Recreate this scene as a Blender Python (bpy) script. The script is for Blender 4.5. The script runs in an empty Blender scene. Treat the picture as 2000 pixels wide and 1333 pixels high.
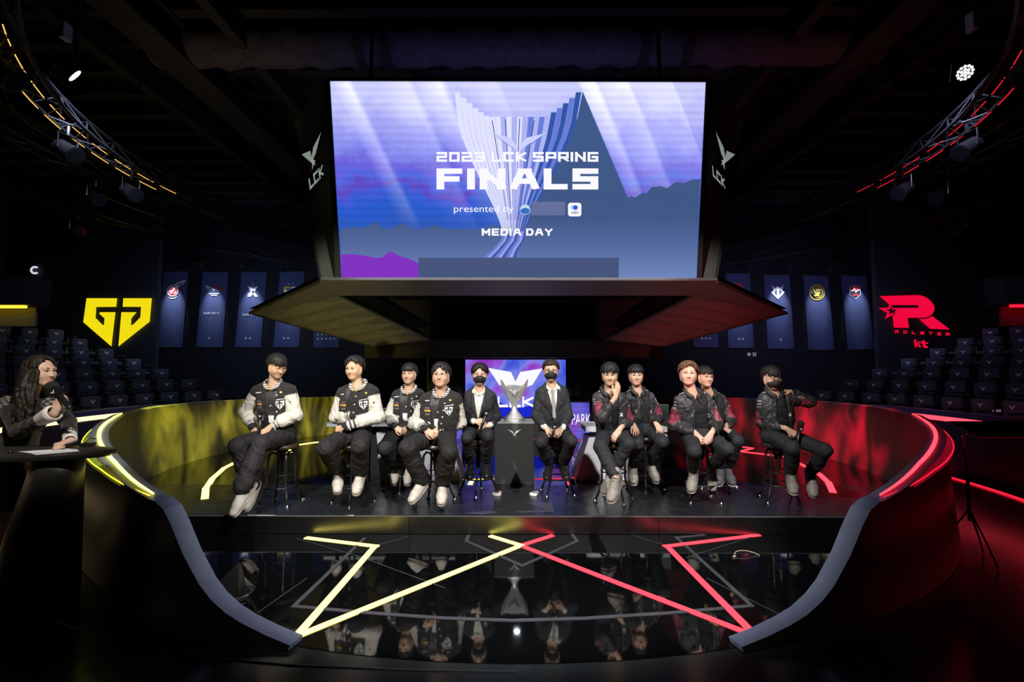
import bpy, bmesh, math, random
import numpy as np
from mathutils import Vector, Matrix
from mathutils.bvhtree import BVHTree
random.seed(7); rng = np.random.default_rng(7)
S = bpy.context.scene; COL = S.collection
PI = math.pi
# ---------------------------------------------------------------- camera
F = 950.0; CAMZ = 1.65
PITCH = math.atan(53/950); YAW = math.atan(6/950)
cd = bpy.data.cameras.new('camera'); cam = bpy.data.objects.new('camera', cd); COL.objects.link(cam)
cd.sensor_width = 36; cd.lens = F/2000*36; cd.clip_start = .05; cd.clip_end = 100
cam.location = (0, 0, CAMZ); cam.rotation_euler = (PI/2+PITCH, 0, YAW); S.camera = cam
# ---------------------------------------------------------------- world, exposure
w = bpy.data.worlds.new('world'); S.world = w; w.use_nodes = True
w.node_tree.nodes['Background'].inputs[0].default_value = (.35, .42, .8, 1)
w.node_tree.nodes['Background'].inputs[1].default_value = .006
S.view_settings.view_transform = 'Standard'; S.view_settings.look = 'None'
S.view_settings.exposure = 0; S.view_settings.gamma = 1; S.view_settings.use_curve_mapping = False
S.cycles.use_denoising = True
S.cycles.max_bounces = 6; S.cycles.diffuse_bounces = 2; S.cycles.glossy_bounces = 4; S.cycles.transmission_bounces = 4
S.cycles.caustics_reflective = False; S.cycles.caustics_refractive = False
# ---------------------------------------------------------------- lights
def aim(o, target):
    o.rotation_euler = (Vector(target)-Vector(o.location)).to_track_quat('-Z', 'Y').to_euler()
def spot(name, loc, target, power, color=(1, 1, 1), size=40, blend=.6, rad=.12):
    l = bpy.data.lights.new(name, 'SPOT'); l.energy = power; l.color = color
    l.spot_size = math.radians(size); l.spot_blend = blend; l.shadow_soft_size = rad
    o = bpy.data.objects.new(name, l); COL.objects.link(o); o.location = loc; aim(o, target); return o
def area(name, loc, target, power, color, sx, sy):
    l = bpy.data.lights.new(name, 'AREA'); l.shape = 'RECTANGLE'; l.size = sx; l.size_y = sy; l.energy = power; l.color = color
    o = bpy.data.objects.new(name, l); COL.objects.link(o); o.location = loc; aim(o, target); return o
# front-of-house stage keys (hang above and beside the camera)
spot('key_light_left', (-2.3, .1, 5.6), (.25, 5.75, .95), 2350, (1, .95, .88), 50, .25, .12)
spot('key_light_right', (2.3, .1, 5.6), (-.25, 5.75, .95), 2350, (1, .96, .91), 50, .25, .12)
spot('host_light', (-.6, .6, 4.6), (-3.55, 3.75, 1.5), 1250, (1, .92, .80), 18, .5, .15)
# yellow and red spots added to colour the barrier walls and the hood
def reflection_streaks(o, seed):                               # noise put into an added lamp, imitating streaky reflections
    l = o.data; l.use_nodes = True; n = l.node_tree.nodes; L = l.node_tree.links; e = n['Emission']
    tc = n.new('ShaderNodeTexCoord'); mp = n.new('ShaderNodeMapping'); mp.inputs['Location'].default_value = (seed, seed*2.3, 0); mp.inputs['Scale'].default_value = (26, 11, 8)
    nz = n.new('ShaderNodeTexNoise'); nz.inputs['Scale'].default_value = 1; nz.inputs['Detail'].default_value = 3; nz.inputs['Distortion'].default_value = .8
    mr = n.new('ShaderNodeMapRange'); mr.inputs[1].default_value = .42; mr.inputs[2].default_value = .68; mr.inputs[3].default_value = .06; mr.inputs[4].default_value = 1.5
    L.new(tc.outputs['Normal'], mp.inputs[0]); L.new(mp.outputs[0], nz.inputs['Vector']); L.new(nz.outputs[0], mr.inputs[0]); L.new(mr.outputs[0], e.inputs['Strength'])
for k, (x, y, z, p) in enumerate(((5.05, 7.3, .62, 44000), (5.0, 9.0, .62, 32000), (4.3, 10.8, .55, 50000))):
    reflection_streaks(spot('added_yellow_beam', (1.2, 2.0, (5.2, 4.65, 3.9)[k]), (-x, y, z), p, (1, .88, .05), 10, 1, .03), 3.1+k)
    reflection_streaks(spot('added_red_beam', (-1.2, 2.0, (5.2, 4.65, 3.9)[k]), (x, y, z), p*1.5, (1, .004, .035), 10, 1, .03), 9.7+k)
spot('added_yellow_hood_light', (-.5, -1.0, 1.2), (-2.75, 8.0, 2.52), 680, (1, .82, .24), 18, 1, .06)  # this pair is added low behind the camera to bring out the hood folds
spot('added_red_hood_light', (.5, -1.0, 1.2), (2.75, 8.0, 2.52), 680, (1, .16, .13), 18, 1, .06)
# faint blue house light over the stands
spot('house_light_left', (-5.0, 5.5, 5.2), (-9.3, 9.8, 1.2), 400, (.62, .72, 1), 60, .8, .3)
spot('house_light_right', (5.0, 5.5, 5.2), (9.3, 9.8, 1.2), 330, (.62, .68, 1), 60, .8, .3)
spot('added_roof_wash_left', (-4.6, 6.2, 3.4), (-4.4, 8.5, 7), 26, (1, .8, .5), 100, .9, .2)  # this pair is added in mid-air to tint the roof beams
spot('added_roof_wash_right', (4.6, 6.2, 3.4), (4.4, 8.5, 7), 20, (1, .3, .25), 100, .9, .2)

# ---------------------------------------------------------------- pixel rays (2000 x 1333 frame)
def ray(px, py):
    u = (px-1000)/F; v = (666.5-py)/F
    y = math.cos(PITCH)-v*math.sin(PITCH); z = math.sin(PITCH)+v*math.cos(PITCH); x = u
    return Vector((x*math.cos(YAW)-y*math.sin(YAW), x*math.sin(YAW)+y*math.cos(YAW), z))
EYE = Vector((0, 0, CAMZ))
def on_z(px, py, z):
    r = ray(px, py); return EYE+r*((z-CAMZ)/r.z)
def at_y(px, py, Y):
    r = ray(px, py); return EYE+r*(Y/r.y)
def on_plane(px, py, p, n):
    r = ray(px, py); return EYE+r*((p-EYE).dot(n)/r.dot(n))
def on_cyl(px, py, R, cy, far=True):
    r = ray(px, py); a = r.x**2+r.y**2; b = -2*cy*r.y; c = cy*cy-R*R
    D = max(0, b*b-4*a*c); return EYE+r*((-b+(1 if far else -1)*math.sqrt(D))/2/a)

# ---------------------------------------------------------------- materials
def mat(name, color, rough=.5, metal=0, spec=.5, emit=None, es=1, bump=0, bscale=40, vary=.12, vscale=6, coat=0, sheen=0, attr=None, rvary=0):
    m = bpy.data.materials.new(name); m.use_nodes = True; N = m.node_tree; n = N.nodes; L = N.links
    b = n['Principled BSDF']
    b.inputs['Roughness'].default_value = rough; b.inputs['Metallic'].default_value = metal
    b.inputs['Specular IOR Level'].default_value = spec
    if coat: b.inputs['Coat Weight'].default_value = coat; b.inputs['Coat Roughness'].default_value = .05
    if sheen: b.inputs['Sheen Weight'].default_value = sheen
    tc = n.new('ShaderNodeTexCoord')
    nz = n.new('ShaderNodeTexNoise'); nz.inputs['Scale'].default_value = vscale; nz.inputs['Detail'].default_value = 4
    L.new(tc.outputs['Object'], nz.inputs['Vector'])
    hsv = n.new('ShaderNodeHueSaturation')
    mp = n.new('ShaderNodeMapRange'); mp.inputs[3].default_value = 1-vary*2; mp.inputs[4].default_value = 1+vary*2
    L.new(nz.outputs[0], mp.inputs[0]); L.new(mp.outputs[0], hsv.inputs['Value'])
    if attr:
        at = n.new('ShaderNodeAttribute'); at.attribute_name = attr; L.new(at.outputs['Color'], hsv.inputs['Color'])
    else: hsv.inputs['Color'].default_value = (*color, 1)
    L.new(hsv.outputs[0], b.inputs['Base Color'])
    if rvary:
        m2 = n.new('ShaderNodeMapRange'); m2.inputs[3].default_value = max(0, rough-rvary); m2.inputs[4].default_value = rough+rvary
        L.new(nz.outputs[0], m2.inputs[0]); L.new(m2.outputs[0], b.inputs['Roughness'])
    if bump:
        z2 = n.new('ShaderNodeTexNoise'); z2.inputs['Scale'].default_value = bscale; z2.inputs['Detail'].default_value = 3
        L.new(tc.outputs['Object'], z2.inputs['Vector'])
        bp = n.new('ShaderNodeBump'); bp.inputs['Strength'].default_value = bump; bp.inputs['Distance'].default_value = .01
        L.new(z2.outputs[0], bp.inputs['Height']); L.new(bp.outputs[0], b.inputs['Normal'])
    if emit:
        b.inputs['Emission Color'].default_value = (*emit, 1); b.inputs['Emission Strength'].default_value = es
    return m
def srgb(r, g, b):
    f = lambda c: (c/255/12.92) if c/255 <= .04045 else ((c/255+.055)/1.055)**2.4
    return (f(r), f(g), f(b))
def emat(name, rgb, s=1.0):                     # something that gives off light (screen pixels, LED strips, lit signs)
    m = bpy.data.materials.new(name); m.use_nodes = True; N = m.node_tree; n = N.nodes; L = N.links
    n.remove(n['Principled BSDF']); e = n.new('ShaderNodeEmission'); e.inputs[0].default_value = (*srgb(*rgb), 1); e.inputs[1].default_value = s
    L.new(e.outputs[0], n['Material Output'].inputs[0]); return m
M = {}
M['black'] = mat('matte_black', (.010, .010, .012), .6)
M['satin_black'] = mat('satin_black', (.012, .012, .014), .3)
M['black_metal'] = mat('black_metal', (.012, .012, .014), .28, 0, .6)
M['chrome'] = mat('chrome', (.75, .75, .77), .18, 1)
M['white_print'] = mat('white_print', (.8, .8, .8), .6, vary=.04)
M['gold_print'] = mat('gold_print', (.65, .42, .06), .5, vary=.08)

# ---------------------------------------------------------------- objects
WL = {}                                          # world location of every root / parent
def props(o, label=None, cat=None, group=None, kind=None):
    if label: o['label'] = label
    if cat: o['category'] = cat
    if group: o['group'] = group
    if kind: o['kind'] = kind
    return o
def thing(name, label, cat, loc=(0, 0, 0), group=None, kind=None):
    o = bpy.data.objects.new(name, None); COL.objects.link(o); o.location = loc; o.empty_display_size = .1
    WL[o.name] = Vector(loc); return props(o, label, cat, group, kind)
def put(name, me, m, parent=None, origin=None, label=None, cat=None, group=None, kind=None):
    """mesh whose vertices are world coordinates -> object; origin is the parent's (or its own) world location"""
    o = bpy.data.objects.new(name, me); COL.objects.link(o)
    if m is not None:
        for mm in (m if isinstance(m, (list, tuple)) else [m]): me.materials.append(mm)
    if parent is not None:
        org = WL[parent.name]; o.parent = parent; WL[o.name] = org
    else:
        org = Vector(origin) if origin is not None else Vector((0, 0, 0)); o.location = org; WL[o.name] = org
    if org.length: me.transform(Matrix.Translation(-org))
    return props(o, label, cat, group, kind)
def pydata(name, v, f, smooth=False):
    me = bpy.data.meshes.new(name); me.from_pydata([tuple(p) for p in v], [], f); me.update()
    if smooth: me.shade_smooth()
    return me
class MB:
    """collects boxes, tubes, lathes into one mesh"""
    def __init__(s): s.v = []; s.f = []; s.mi = []
    def add(s, v, f, mi=0):
        o = len(s.v); s.v += [Vector(p) for p in v]; s.f += [tuple(i+o for i in q) for q in f]; s.mi += [mi]*len(f); return s
    def box(s, x0, x1, y0, y1, z0, z1, mi=0, bev=0):
        if bev:
            bm = bmesh.new(); bmesh.ops.create_cube(bm, size=1)
            for q in bm.verts: q.co = Vector(((x0+x1)/2+q.co.x*(x1-x0), (y0+y1)/2+q.co.y*(y1-y0), (z0+z1)/2+q.co.z*(z1-z0)))
            bmesh.ops.bevel(bm, geom=bm.edges[:], offset=bev, segments=2, affect='EDGES', profile=.5)
            bm.verts.index_update(); s.add([q.co.copy() for q in bm.verts], [[q.index for q in fc.verts] for fc in bm.faces], mi); bm.free(); return s
        v = [(x, y, z) for z in (z0, z1) for y in (y0, y1) for x in (x0, x1)]
        return s.add(v, [(0, 2, 3, 1), (4, 5, 7, 6), (0, 1, 5, 4), (2, 6, 7, 3), (0, 4, 6, 2), (1, 3, 7, 5)], mi)
    def tube(s, pts, r, n=8, mi=0, closed=False):
        pts = [Vector(p) for p in pts]; rr = r if isinstance(r, (list, tuple)) else [r]*len(pts)
        o = len(s.v); k = len(pts); prev = None
        for i, p in enumerate(pts):
            a = pts[(i-1) % k] if (closed or i > 0) else p; b = pts[(i+1) % k] if (closed or i < k-1) else p
            t = (b-a).normalized()
            if prev is None: u = t.orthogonal().normalized()
            else: u = (prev-t*prev.dot(t)).normalized()
            prev = u; w_ = t.cross(u)
            for j in range(n):
                a_ = 2*PI*j/n; s.v.append(p+(u*math.cos(a_)+w_*math.sin(a_))*rr[i])
        for i in range(k if closed else k-1):
            for j in range(n):
                A = o+i*n; B = o+((i+1) % k)*n; s.f.append((A+j, A+(j+1) % n, B+(j+1) % n, B+j)); s.mi.append(mi)
        if not closed:
            s.f.append(tuple(o+j for j in reversed(range(n)))); s.f.append(tuple(o+(k-1)*n+j for j in range(n))); s.mi += [mi, mi]
        return s
    def lathe(s, prof, c=(0, 0, 0), n=24, mi=0, sx=1, sy=1):
        o = len(s.v); c = Vector(c)
        for r, z in prof:
            for j in range(n): a = 2*PI*j/n; s.v.append(c+Vector((r*math.cos(a)*sx, r*math.sin(a)*sy, z)))
        for i in range(len(prof)-1):
            for j in range(n): A = o+i*n; B = A+n; s.f.append((A+j, A+(j+1) % n, B+(j+1) % n, B+j)); s.mi.append(mi)
        s.f.append(tuple(o+j for j in reversed(range(n)))); s.f.append(tuple(o+(len(prof)-1)*n+j for j in range(n))); s.mi += [mi, mi]
        return s
    def prism(s, poly, mapf, d0, d1, mi=0):
        """2D polygon pushed through mapf(u, v, depth) between two depths"""
        k = len(poly); o = len(s.v)
        s.v += [Vector(mapf(u, v, d0)) for u, v in poly]+[Vector(mapf(u, v, d1)) for u, v in poly]
        s.f.append(tuple(o+i for i in range(k))); s.f.append(tuple(o+k+i for i in reversed(range(k)))); s.mi += [mi, mi]
        for i in range(k): j = (i+1) % k; s.f.append((o+i, o+k+i, o+k+j, o+j)); s.mi.append(mi)
        return s
    def quad(s, a, b, c, d, mi=0): return s.add([a, b, c, d], [(0, 1, 2, 3)], mi)
    def mesh(s, name, smooth=False):
        me = pydata(name, s.v, s.f, smooth)
        if any(s.mi): me.polygons.foreach_set('material_index', s.mi)
        return me
    def build(s, name, m, parent=None, smooth=False, **k):
        me = s.mesh(name, smooth)
        if smooth == 'auto':
            bm = bmesh.new(); bm.from_mesh(me)
            for e in bm.edges:
                if len(e.link_faces) == 2 and e.calc_face_angle(0) > .6: e.smooth = False
            bm.to_mesh(me); bm.free(); me.shade_smooth()
            for e in me.edges: pass
        return put(name, me, m, parent, **k)
def copy_tree(o, parent=None, name=None):
    c = o.copy(); COL.objects.link(c)
    if parent is not None: c.parent = parent
    for ch in list(o.children): copy_tree(ch, c)
    return c

# ---------------------------------------------------------------- stroke lettering (wide block letters)
GL = {'F': ([[(0, 0), (0, 1), (1, 1)], [(0, .5), (.85, .5)]], 1), 'I': ([[(0, 0), (0, 1)]], 0), 'N': ([[(0, 0), (0, 1), (1, 0), (1, 1)]], 1),
 'A': ([[(0, 0), (.34, 1), (.66, 1), (1, 0)], [(.14, .36), (.86, .36)]], 1.15), 'L': ([[(0, 1), (0, 0), (1, 0)]], .9),
 'S': ([[(1, 1), (0, 1), (0, .5), (1, .5), (1, 0), (0, 0)]], 1), '2': ([[(0, 1), (1, 1), (1, .5), (0, .5), (0, 0), (1, 0)]], 1),
 '0': ([[(0, 0), (0, 1), (1, 1), (1, 0), (0, 0)]], 1), '3': ([[(0, 1), (1, 1), (1, 0), (0, 0)], [(.25, .5), (1, .5)]], 1),
 '8': ([[(0, 0), (0, 1), (1, 1), (1, 0), (0, 0)], [(0, .5), (1, .5)]], 1), '1': ([[(0, 0), (0, 1)]], .15), '6': ([[(1, 1), (0, 1), (0, 0), (1, 0), (1, .5), (0, .5)]], 1),
 'C': ([[(1, 1), (0, 1), (0, 0), (1, 0)]], 1), 'K': ([[(0, 0), (0, 1)], [(1, 1), (.12, .5), (1, 0)]], 1), 'P': ([[(0, 0), (0, 1), (1, 1), (1, .42), (0, .42)]], 1),
 'R': ([[(0, 0), (0, 1), (1, 1), (1, .42), (0, .42)], [(.45, .42), (1, 0)]], 1), 'G': ([[(1, 1), (0, 1), (0, 0), (1, 0), (1, .48), (.5, .48)]], 1),
 'M': ([[(0, 0), (0, 1), (.5, .35), (1, 1), (1, 0)]], 1.2), 'E': ([[(1, 1), (0, 1), (0, 0), (1, 0)], [(0, .5), (.9, .5)]], .95), 'D': ([[(0, 0), (0, 1), (.75, 1), (1, .7), (1, .3), (.75, 0), (0, 0)]], 1),
 'Y': ([[(0, 1), (.5, .45), (1, 1)], [(.5, .45), (.5, 0)]], 1.05), 'W': ([[(0, 1), (.25, 0), (.5, .8), (.75, 0), (1, 1)]], 1.3), 'O': ([[(0, 0), (0, 1), (1, 1), (1, 0), (0, 0)]], 1), 'T': ([[(0, 1), (1, 1)], [(.5, 1), (.5, 0)]], 1)}
def stroke_text(txt, wide=1.0, th=.22, gap=.22):
    """list of convex quads in a box of height 1; returns quads and total width"""
    out = []; x = 0
    for ch in txt:
        if ch == ' ': x += .6*wide; continue
        pl, wd = GL[ch]; W_ = wd*wide
        for p in pl:
            for (a, b), (c, d) in zip(p, p[1:]):
                A = Vector((x+th/2+a*W_, th/2+b*(1-th))); B = Vector((x+th/2+c*W_, th/2+d*(1-th)))
                dv = (B-A).normalized(); nv = Vector((-dv.y, dv.x))*th/2; e = dv*th/2
                q = [A-e+nv, A-e-nv, B+e-nv, B+e+nv]
                out.append([(k.x, min(1, max(0, k.y))) for k in q])
        x += W_+th+gap
    return out, x-gap
def fit(polys, w0, x0, x1, y0, y1):              # text box -> rectangle (pixel coords, y down)
    return [[(x0+u/w0*(x1-x0), y1+v*(y0-y1)) for u, v in q] for q in polys]
def star(cx, cy, r, k=.42, rot=-PI/2, n=5):
    return [(cx+(r if i % 2 == 0 else r*k)*math.cos(rot+PI*i/n), cy+(r if i % 2 == 0 else r*k)*math.sin(rot+PI*i/n)) for i in range(2*n)]
def disc(cx, cy, r, n=20, ry=None): return [(cx+r*math.cos(2*PI*i/n), cy+(ry or r)*math.sin(2*PI*i/n)) for i in range(n)]
def flat(name, polys, mapf, m, parent, **k):
    v = []; f = []
    for q in polys: f.append(tuple(range(len(v), len(v)+len(q)))); v += [mapf(a, b) for a, b in q]
    return put(name, pydata(name, v, f), m, parent, **k)
# winged emblem in a unit box (u right, v up), used on stage sign, plinth, seats
VL = [(0, 1), (.40, .83), (.5, .28), (.445, .40), (.36, .40)]
WING_L = [[(0, 1), (.40, .80), (.49, .36), (.43, .18), (.33, .44)], [(.43, .18), (.49, .36), (.62, .02)]]
def wings(u0, v0, w_, h):
    out = []
    for q in WING_L:
        out.append([(u0+a*w_, v0+b*h) for a, b in q]); out.append([(u0+(1-a)*w_, v0+b*h) for a, b in reversed(q)])
    return out
ONLY = None
# ================================================================ the room
CY = 8.0                                          # ring centre (0, CY)
def polar(a, r, z): a = math.radians(a); return Vector((r*math.sin(a), CY-r*math.cos(a), z))
M['floor'] = mat('polished_black_floor', (.0022, .0026, .003), .035, 0, .62, vary=.2, vscale=.8, coat=.12, rvary=.012)
M['floor_out'] = mat('worn_black_floor', (.045, .058, .062), .19, .7, .5, vary=.3, vscale=2.5, rvary=.07, bump=.05, bscale=14)
M['stage'] = mat('scuffed_stage_black', (.014, .016, .019), .26, 0, .55, vary=.35, vscale=5, rvary=.12)
M['stage_rear'] = mat('gloss_stage_black', (.003, .0035, .004), .06, 0, .8, vary=.2)
M['wall'] = mat('dark_wall', (.005, .0055, .010), .8, bump=.2, bscale=12)
M['ceil'] = mat('dark_ceiling', (.020, .019, .021), .75, bump=.2, bscale=15)
M['beam'] = mat('dark_beam', (.030, .027, .026), .7, bump=.3, bscale=20)
M['duct'] = mat('sprayed_insulation', (.10, .085, .11), .95, bump=1, bscale=9, vary=.3, vscale=10)
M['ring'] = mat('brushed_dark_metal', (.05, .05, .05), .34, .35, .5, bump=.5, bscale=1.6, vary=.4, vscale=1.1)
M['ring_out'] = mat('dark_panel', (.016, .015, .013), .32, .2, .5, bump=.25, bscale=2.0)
M['cap'] = mat('edge_bluish_reflection', (.14, .17, .26), .45, bump=.1, bscale=60)  # bluish reflection on the cap put into its base colour
YEL = (255, 244, 150); RED = (255, 70, 84)
def led(name, rgb, s):
    m = emat(name, rgb, s); return m
M['led_y'] = emat('yellow_led', (255, 236, 112), 4.4)
M['led_r'] = emat('red_led', (255, 58, 72), 3.0)
M['led_y2'] = emat('yellow_led_soft', (255, 226, 60), 1.7)
M['led_r2'] = emat('red_led_soft', (255, 30, 56), 1.3)
M['led_w'] = emat('warm_led', (255, 225, 165), 1.8)
M['inlay'] = mat('grey_inlay', (.05, .05, .06), .35, vary=.2)

# floor: polished disc inside the ring, worn floor outside
mb = MB(); mb.box(-14, 14, -4, 19, -.2, -.004); mb.build('floor', M['floor_out'], kind='structure')
mb = MB(); mb.lathe([(5.185, -.003), (5.185, 0)], (0, CY, 0), 128); fl = mb.build('floor', M['floor'], kind='structure')
mb = MB(); mb.box(-14, 14, 15.63, 15.8, 0, 7.2); mb.build('wall_back', M['wall'], kind='structure')
for sx in (-1, 1):
    mb = MB(); mb.box(*sorted((sx*13.9, sx*9.64)), 12.96, 13.1, 0, 7.1); mb.build('wall_side', M['wall'], kind='structure')
for sx, nm in ((-1, 'wall_left'), (1, 'wall_right')):
    mb = MB(); mb.box(min(sx*13.8, sx*14), max(sx*13.8, sx*14), -4, 15.7, 0, 7.2); mb.build(nm, M['wall'], kind='structure')
mb = MB(); mb.box(-14, 14, -4.2, -4, 0, 7.2); mb.build('wall_front', M['wall'], kind='structure')
mb = MB(); mb.box(-14, 14, -4, 15.7, 7.0, 7.2); ceiling = mb.build('ceiling', M['ceil'], kind='structure')
for i in range(13):                               # corrugated roof ribs / purlins
    y = 6.0+i*.72
    b = MB(); b.box(-13.8, 13.8, y, y+.12, 6.82, 7.0); b.box(-13.8, 13.8, y-.03, y+.15, 6.80, 6.83); b.build('purlin', M['beam'], ceiling)
for x, w_, z in ((-5.2, .5, 6.3), (5.2, .5, 6.3), (-4.1, .16, 6.45), (4.1, .16, 6.45), (-6.3, .16, 6.4), (6.3, .16, 6.4), (-9.2, .4, 6.3), (9.2, .4, 6.3), (-1.75, .09, 6.45), (1.75, .09, 6.45)):
    b = MB(); b.box(x-w_/2, x+w_/2, 5.2 if abs(x) > 2 else 7.7, 15.6 if abs(x) > 2 else 9.4, z, z+.05); b.box(x-.03, x+.03, 5.2 if abs(x) > 2 else 7.7, 15.6 if abs(x) > 2 else 9.4, z+.05, 6.8); b.box(x-w_/2, x+w_/2, 5.2 if abs(x) > 2 else 7.7, 15.6 if abs(x) > 2 else 9.4, 6.76, 6.8)
    b.build('beam', M['beam'], ceiling)
# insulated duct across the roof
duct = thing('air_duct', 'long sprayed grey duct crossing the roof above the big screen', 'duct', (0, 7.25, 6.55))
b = MB(); n = 60; pts = [(-5.6+11.2*i/n, 7.25, 6.62+.02*math.sin(i*1.7)) for i in range(n+1)]
b.tube(pts, [.29+.02*math.sin(i*2.3)+.01*math.cos(i*5.1) for i in range(n+1)], 14); b.build('duct_body', M['duct'], duct, True)
for x in (-2.35, -1.95, 1.95, 2.6):
    b = MB(); b.lathe([(.34, -.06), (.34, .06)], (0, 0, 0), 20)
    for q in b.v: q.xyz = (x+q.z, 7.25+q.x, 6.62+q.y)
    b.build('duct_strap', M['beam'], duct)

# ---------------------------------------------------------------- stage platform
def chord_poly(r, y0, y1, n=40):
    """part of the disc of radius r between two straight lines y0 < y1"""
    a0 = math.degrees(math.acos((CY-y0)/r)) if abs(CY-y0) < r else 0
    a1 = math.degrees(math.acos(max(-1, (CY-y1)/r)))
    A = [a0+(a1-a0)*i/n for i in range(n+1)]
    R = [(r*math.sin(math.radians(a)), CY-r*math.cos(math.radians(a))) for a in A]
    L_ = [(-x, y) for x, y in reversed(R)]
    if a1 >= 179: L_ = L_[1:]
    return R+L_
stage = thing('stage_platform', 'low round black stage with a straight front riser', 'stage', (0, 6, 0), kind='structure')
b = MB(); b.prism(chord_poly(5.12, 4.945, 6.215), lambda u, v, d: (u, v, d), .02, .18); b.build('deck', M['stage'], stage)
b = MB(); b.prism(chord_poly(5.12, 6.216, 13.119), lambda u, v, d: (u, v, d), .02, .172); b.build('rear_deck', M['stage_rear'], stage)
M['riser'] = mat('gloss_riser', (.16, .16, .16), .30, 1.0, .5, vary=.15)
for x0, x1 in ((-4.08, -1.06), (-1.055, 1.42), (1.425, 4.08)):
    b = MB(); b.box(x0, x1, 4.93, 4.945, .004, .178); b.build('riser_panel', M['riser'], stage)
b = MB(); pp = [on_z(x, y, .182) for x, y in ((480, 1009), (520, 1009), (570, 1013), (620, 1012.5), (660, 1011), (690, 1007.5))]
b.tube([(p.x, 4.934, .181-.012*k) for p, k in zip(pp, (0, .1, 1, .9, .6, 0))], .005, 5); b.build('loose_edge_tape', mat('pale_tape', (.6, .6, .55), .5), stage)
b = MB(); b.box(-3.9, 3.9, 4.927, 4.932, .171, .181); b.build('edge_trim', mat('edge_trim_grey', (.16, .16, .17), .3, .4), stage)
# faint inlay on the deck in front of the plinth
b = MB()
for q in ([(1000, 955), (1060, 955), (1062, 958), (1000, 958)], [(1028, 982), (1078, 982), (1082, 1000), (1010, 1002), (1010, 999), (1068, 997)], [(905, 1002), (960, 998), (975, 1002), (940, 1006)]):
    b.add([on_z(x, y, .1815) for x, y in q], [tuple(range(len(q)))])
b.build('deck_marking', M['inlay'], stage)

# ---------------------------------------------------------------- LED star lines and inlays in the floor
def strip(bld, p, q, wd, z, ext=0):
    p = Vector((p[0], p[1], 0)); q = Vector((q[0], q[1], 0)); d = (q-p).normalized(); n_ = Vector((-d.y, d.x, 0))*wd/2
    p = p-d*ext; q = q+d*ext
    zt = Vector((0, 0, z)); zb = Vector((0, 0, z-.006))
    v = [p+n_+zt, p-n_+zt, q-n_+zt, q+n_+zt, p+n_+zb, p-n_+zb, q-n_+zb, q+n_+zb]
    bld.add(v, [(0, 1, 2, 3), (4, 7, 6, 5), (0, 4, 5, 1), (1, 5, 6, 2), (2, 6, 7, 3), (3, 7, 4, 0)])
X_ = on_z(1018, 1066, 0); SY = lambda *q: on_z(*q, 0)
yl = thing('floor_light_line', 'yellow glowing zigzag line set into the floor', 'floor light', (-1.2, 4, 0), 'zigzag light lines in the floor')
rl = thing('floor_light_line', 'red glowing zigzag line set into the floor', 'floor light', (1.2, 4, 0), 'zigzag light lines in the floor')
for p, q, par, m, ext in (((600, 1051.5), (735, 1068), yl, 'led_y', .02), ((732, 1068), (583, 1239), yl, 'led_y', .03), ((590, 1240), (1018, 1066), yl, 'led_y', .02), ((1014, 1065), (957, 1047.5), yl, 'led_y', 0),
                          ((1480, 1046), (1300, 1068), rl, 'led_r', .02), ((1303, 1068), (1472, 1239), rl, 'led_r', .03), ((1466, 1240), (1021, 1068), rl, 'led_r', .02), ((1022, 1065), (1080, 1046.5), rl, 'led_r', 0)):
    b = MB(); A_ = SY(*p); B_ = SY(*q); B_ = Vector((B_.x, min(B_.y, 4.925), 0)); A_ = Vector((A_.x, min(A_.y, 4.925), 0))
    strip(b, A_, B_, .052, .005+.001*random.random(), ext); b.build('light_segment', M[m], par)
inl = thing('floor_inlay', 'dull grey unlit outline lines set into the polished floor', 'floor inlay', (0, 4, 0))
for p, q in (((712, 1052), (573, 1186)), ((573, 1185), (720, 1198)), ((720, 1198), (860, 1208)), ((860, 1208), (1000, 1213)), ((1000, 1213), (1140, 1209)), ((1140, 1209), (1300, 1199)), ((1300, 1199), (1468, 1184)),
             ((1468, 1184), (1320, 1050)), ((1320, 1051), (1375, 1045.5)), ((915, 1047), (911, 1058)), ((911, 1058), (1020, 1106)), ((1020, 1106), (1127, 1058)), ((1127, 1058), (1118, 1046))):
    b = MB(); A_ = SY(*p); B_ = SY(*q); strip(b, (A_.x, min(A_.y, 4.92)), (B_.x, min(B_.y, 4.92)), .034, .0035+.0006*random.random(), .01); b.build('inlay_line', M['inlay'], inl)
seam = thing('floor_seam', 'thin joint lines between the floor panels', 'floor seam', (0, 3, 0))
for pts in (((580, 1053), (700, 1087), (870, 1150)), ((600, 1130), (500, 1200)), ((735, 1066), (800, 1048)), ((1232, 1045), (1300, 1066)), ((1470, 1049), (1340, 1090)), ((1380, 1130), (1530, 1205)), ((80, 1200), (200, 1248), (330, 1277), (560, 1299), (800, 1309), (1010, 1313))):
    for p, q in zip(pts, pts[1:]):
        b = MB(); A_ = SY(*p); B_ = SY(*q); strip(b, A_, B_, .006, .003); b.build('seam', M['inlay'], seam)
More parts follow.
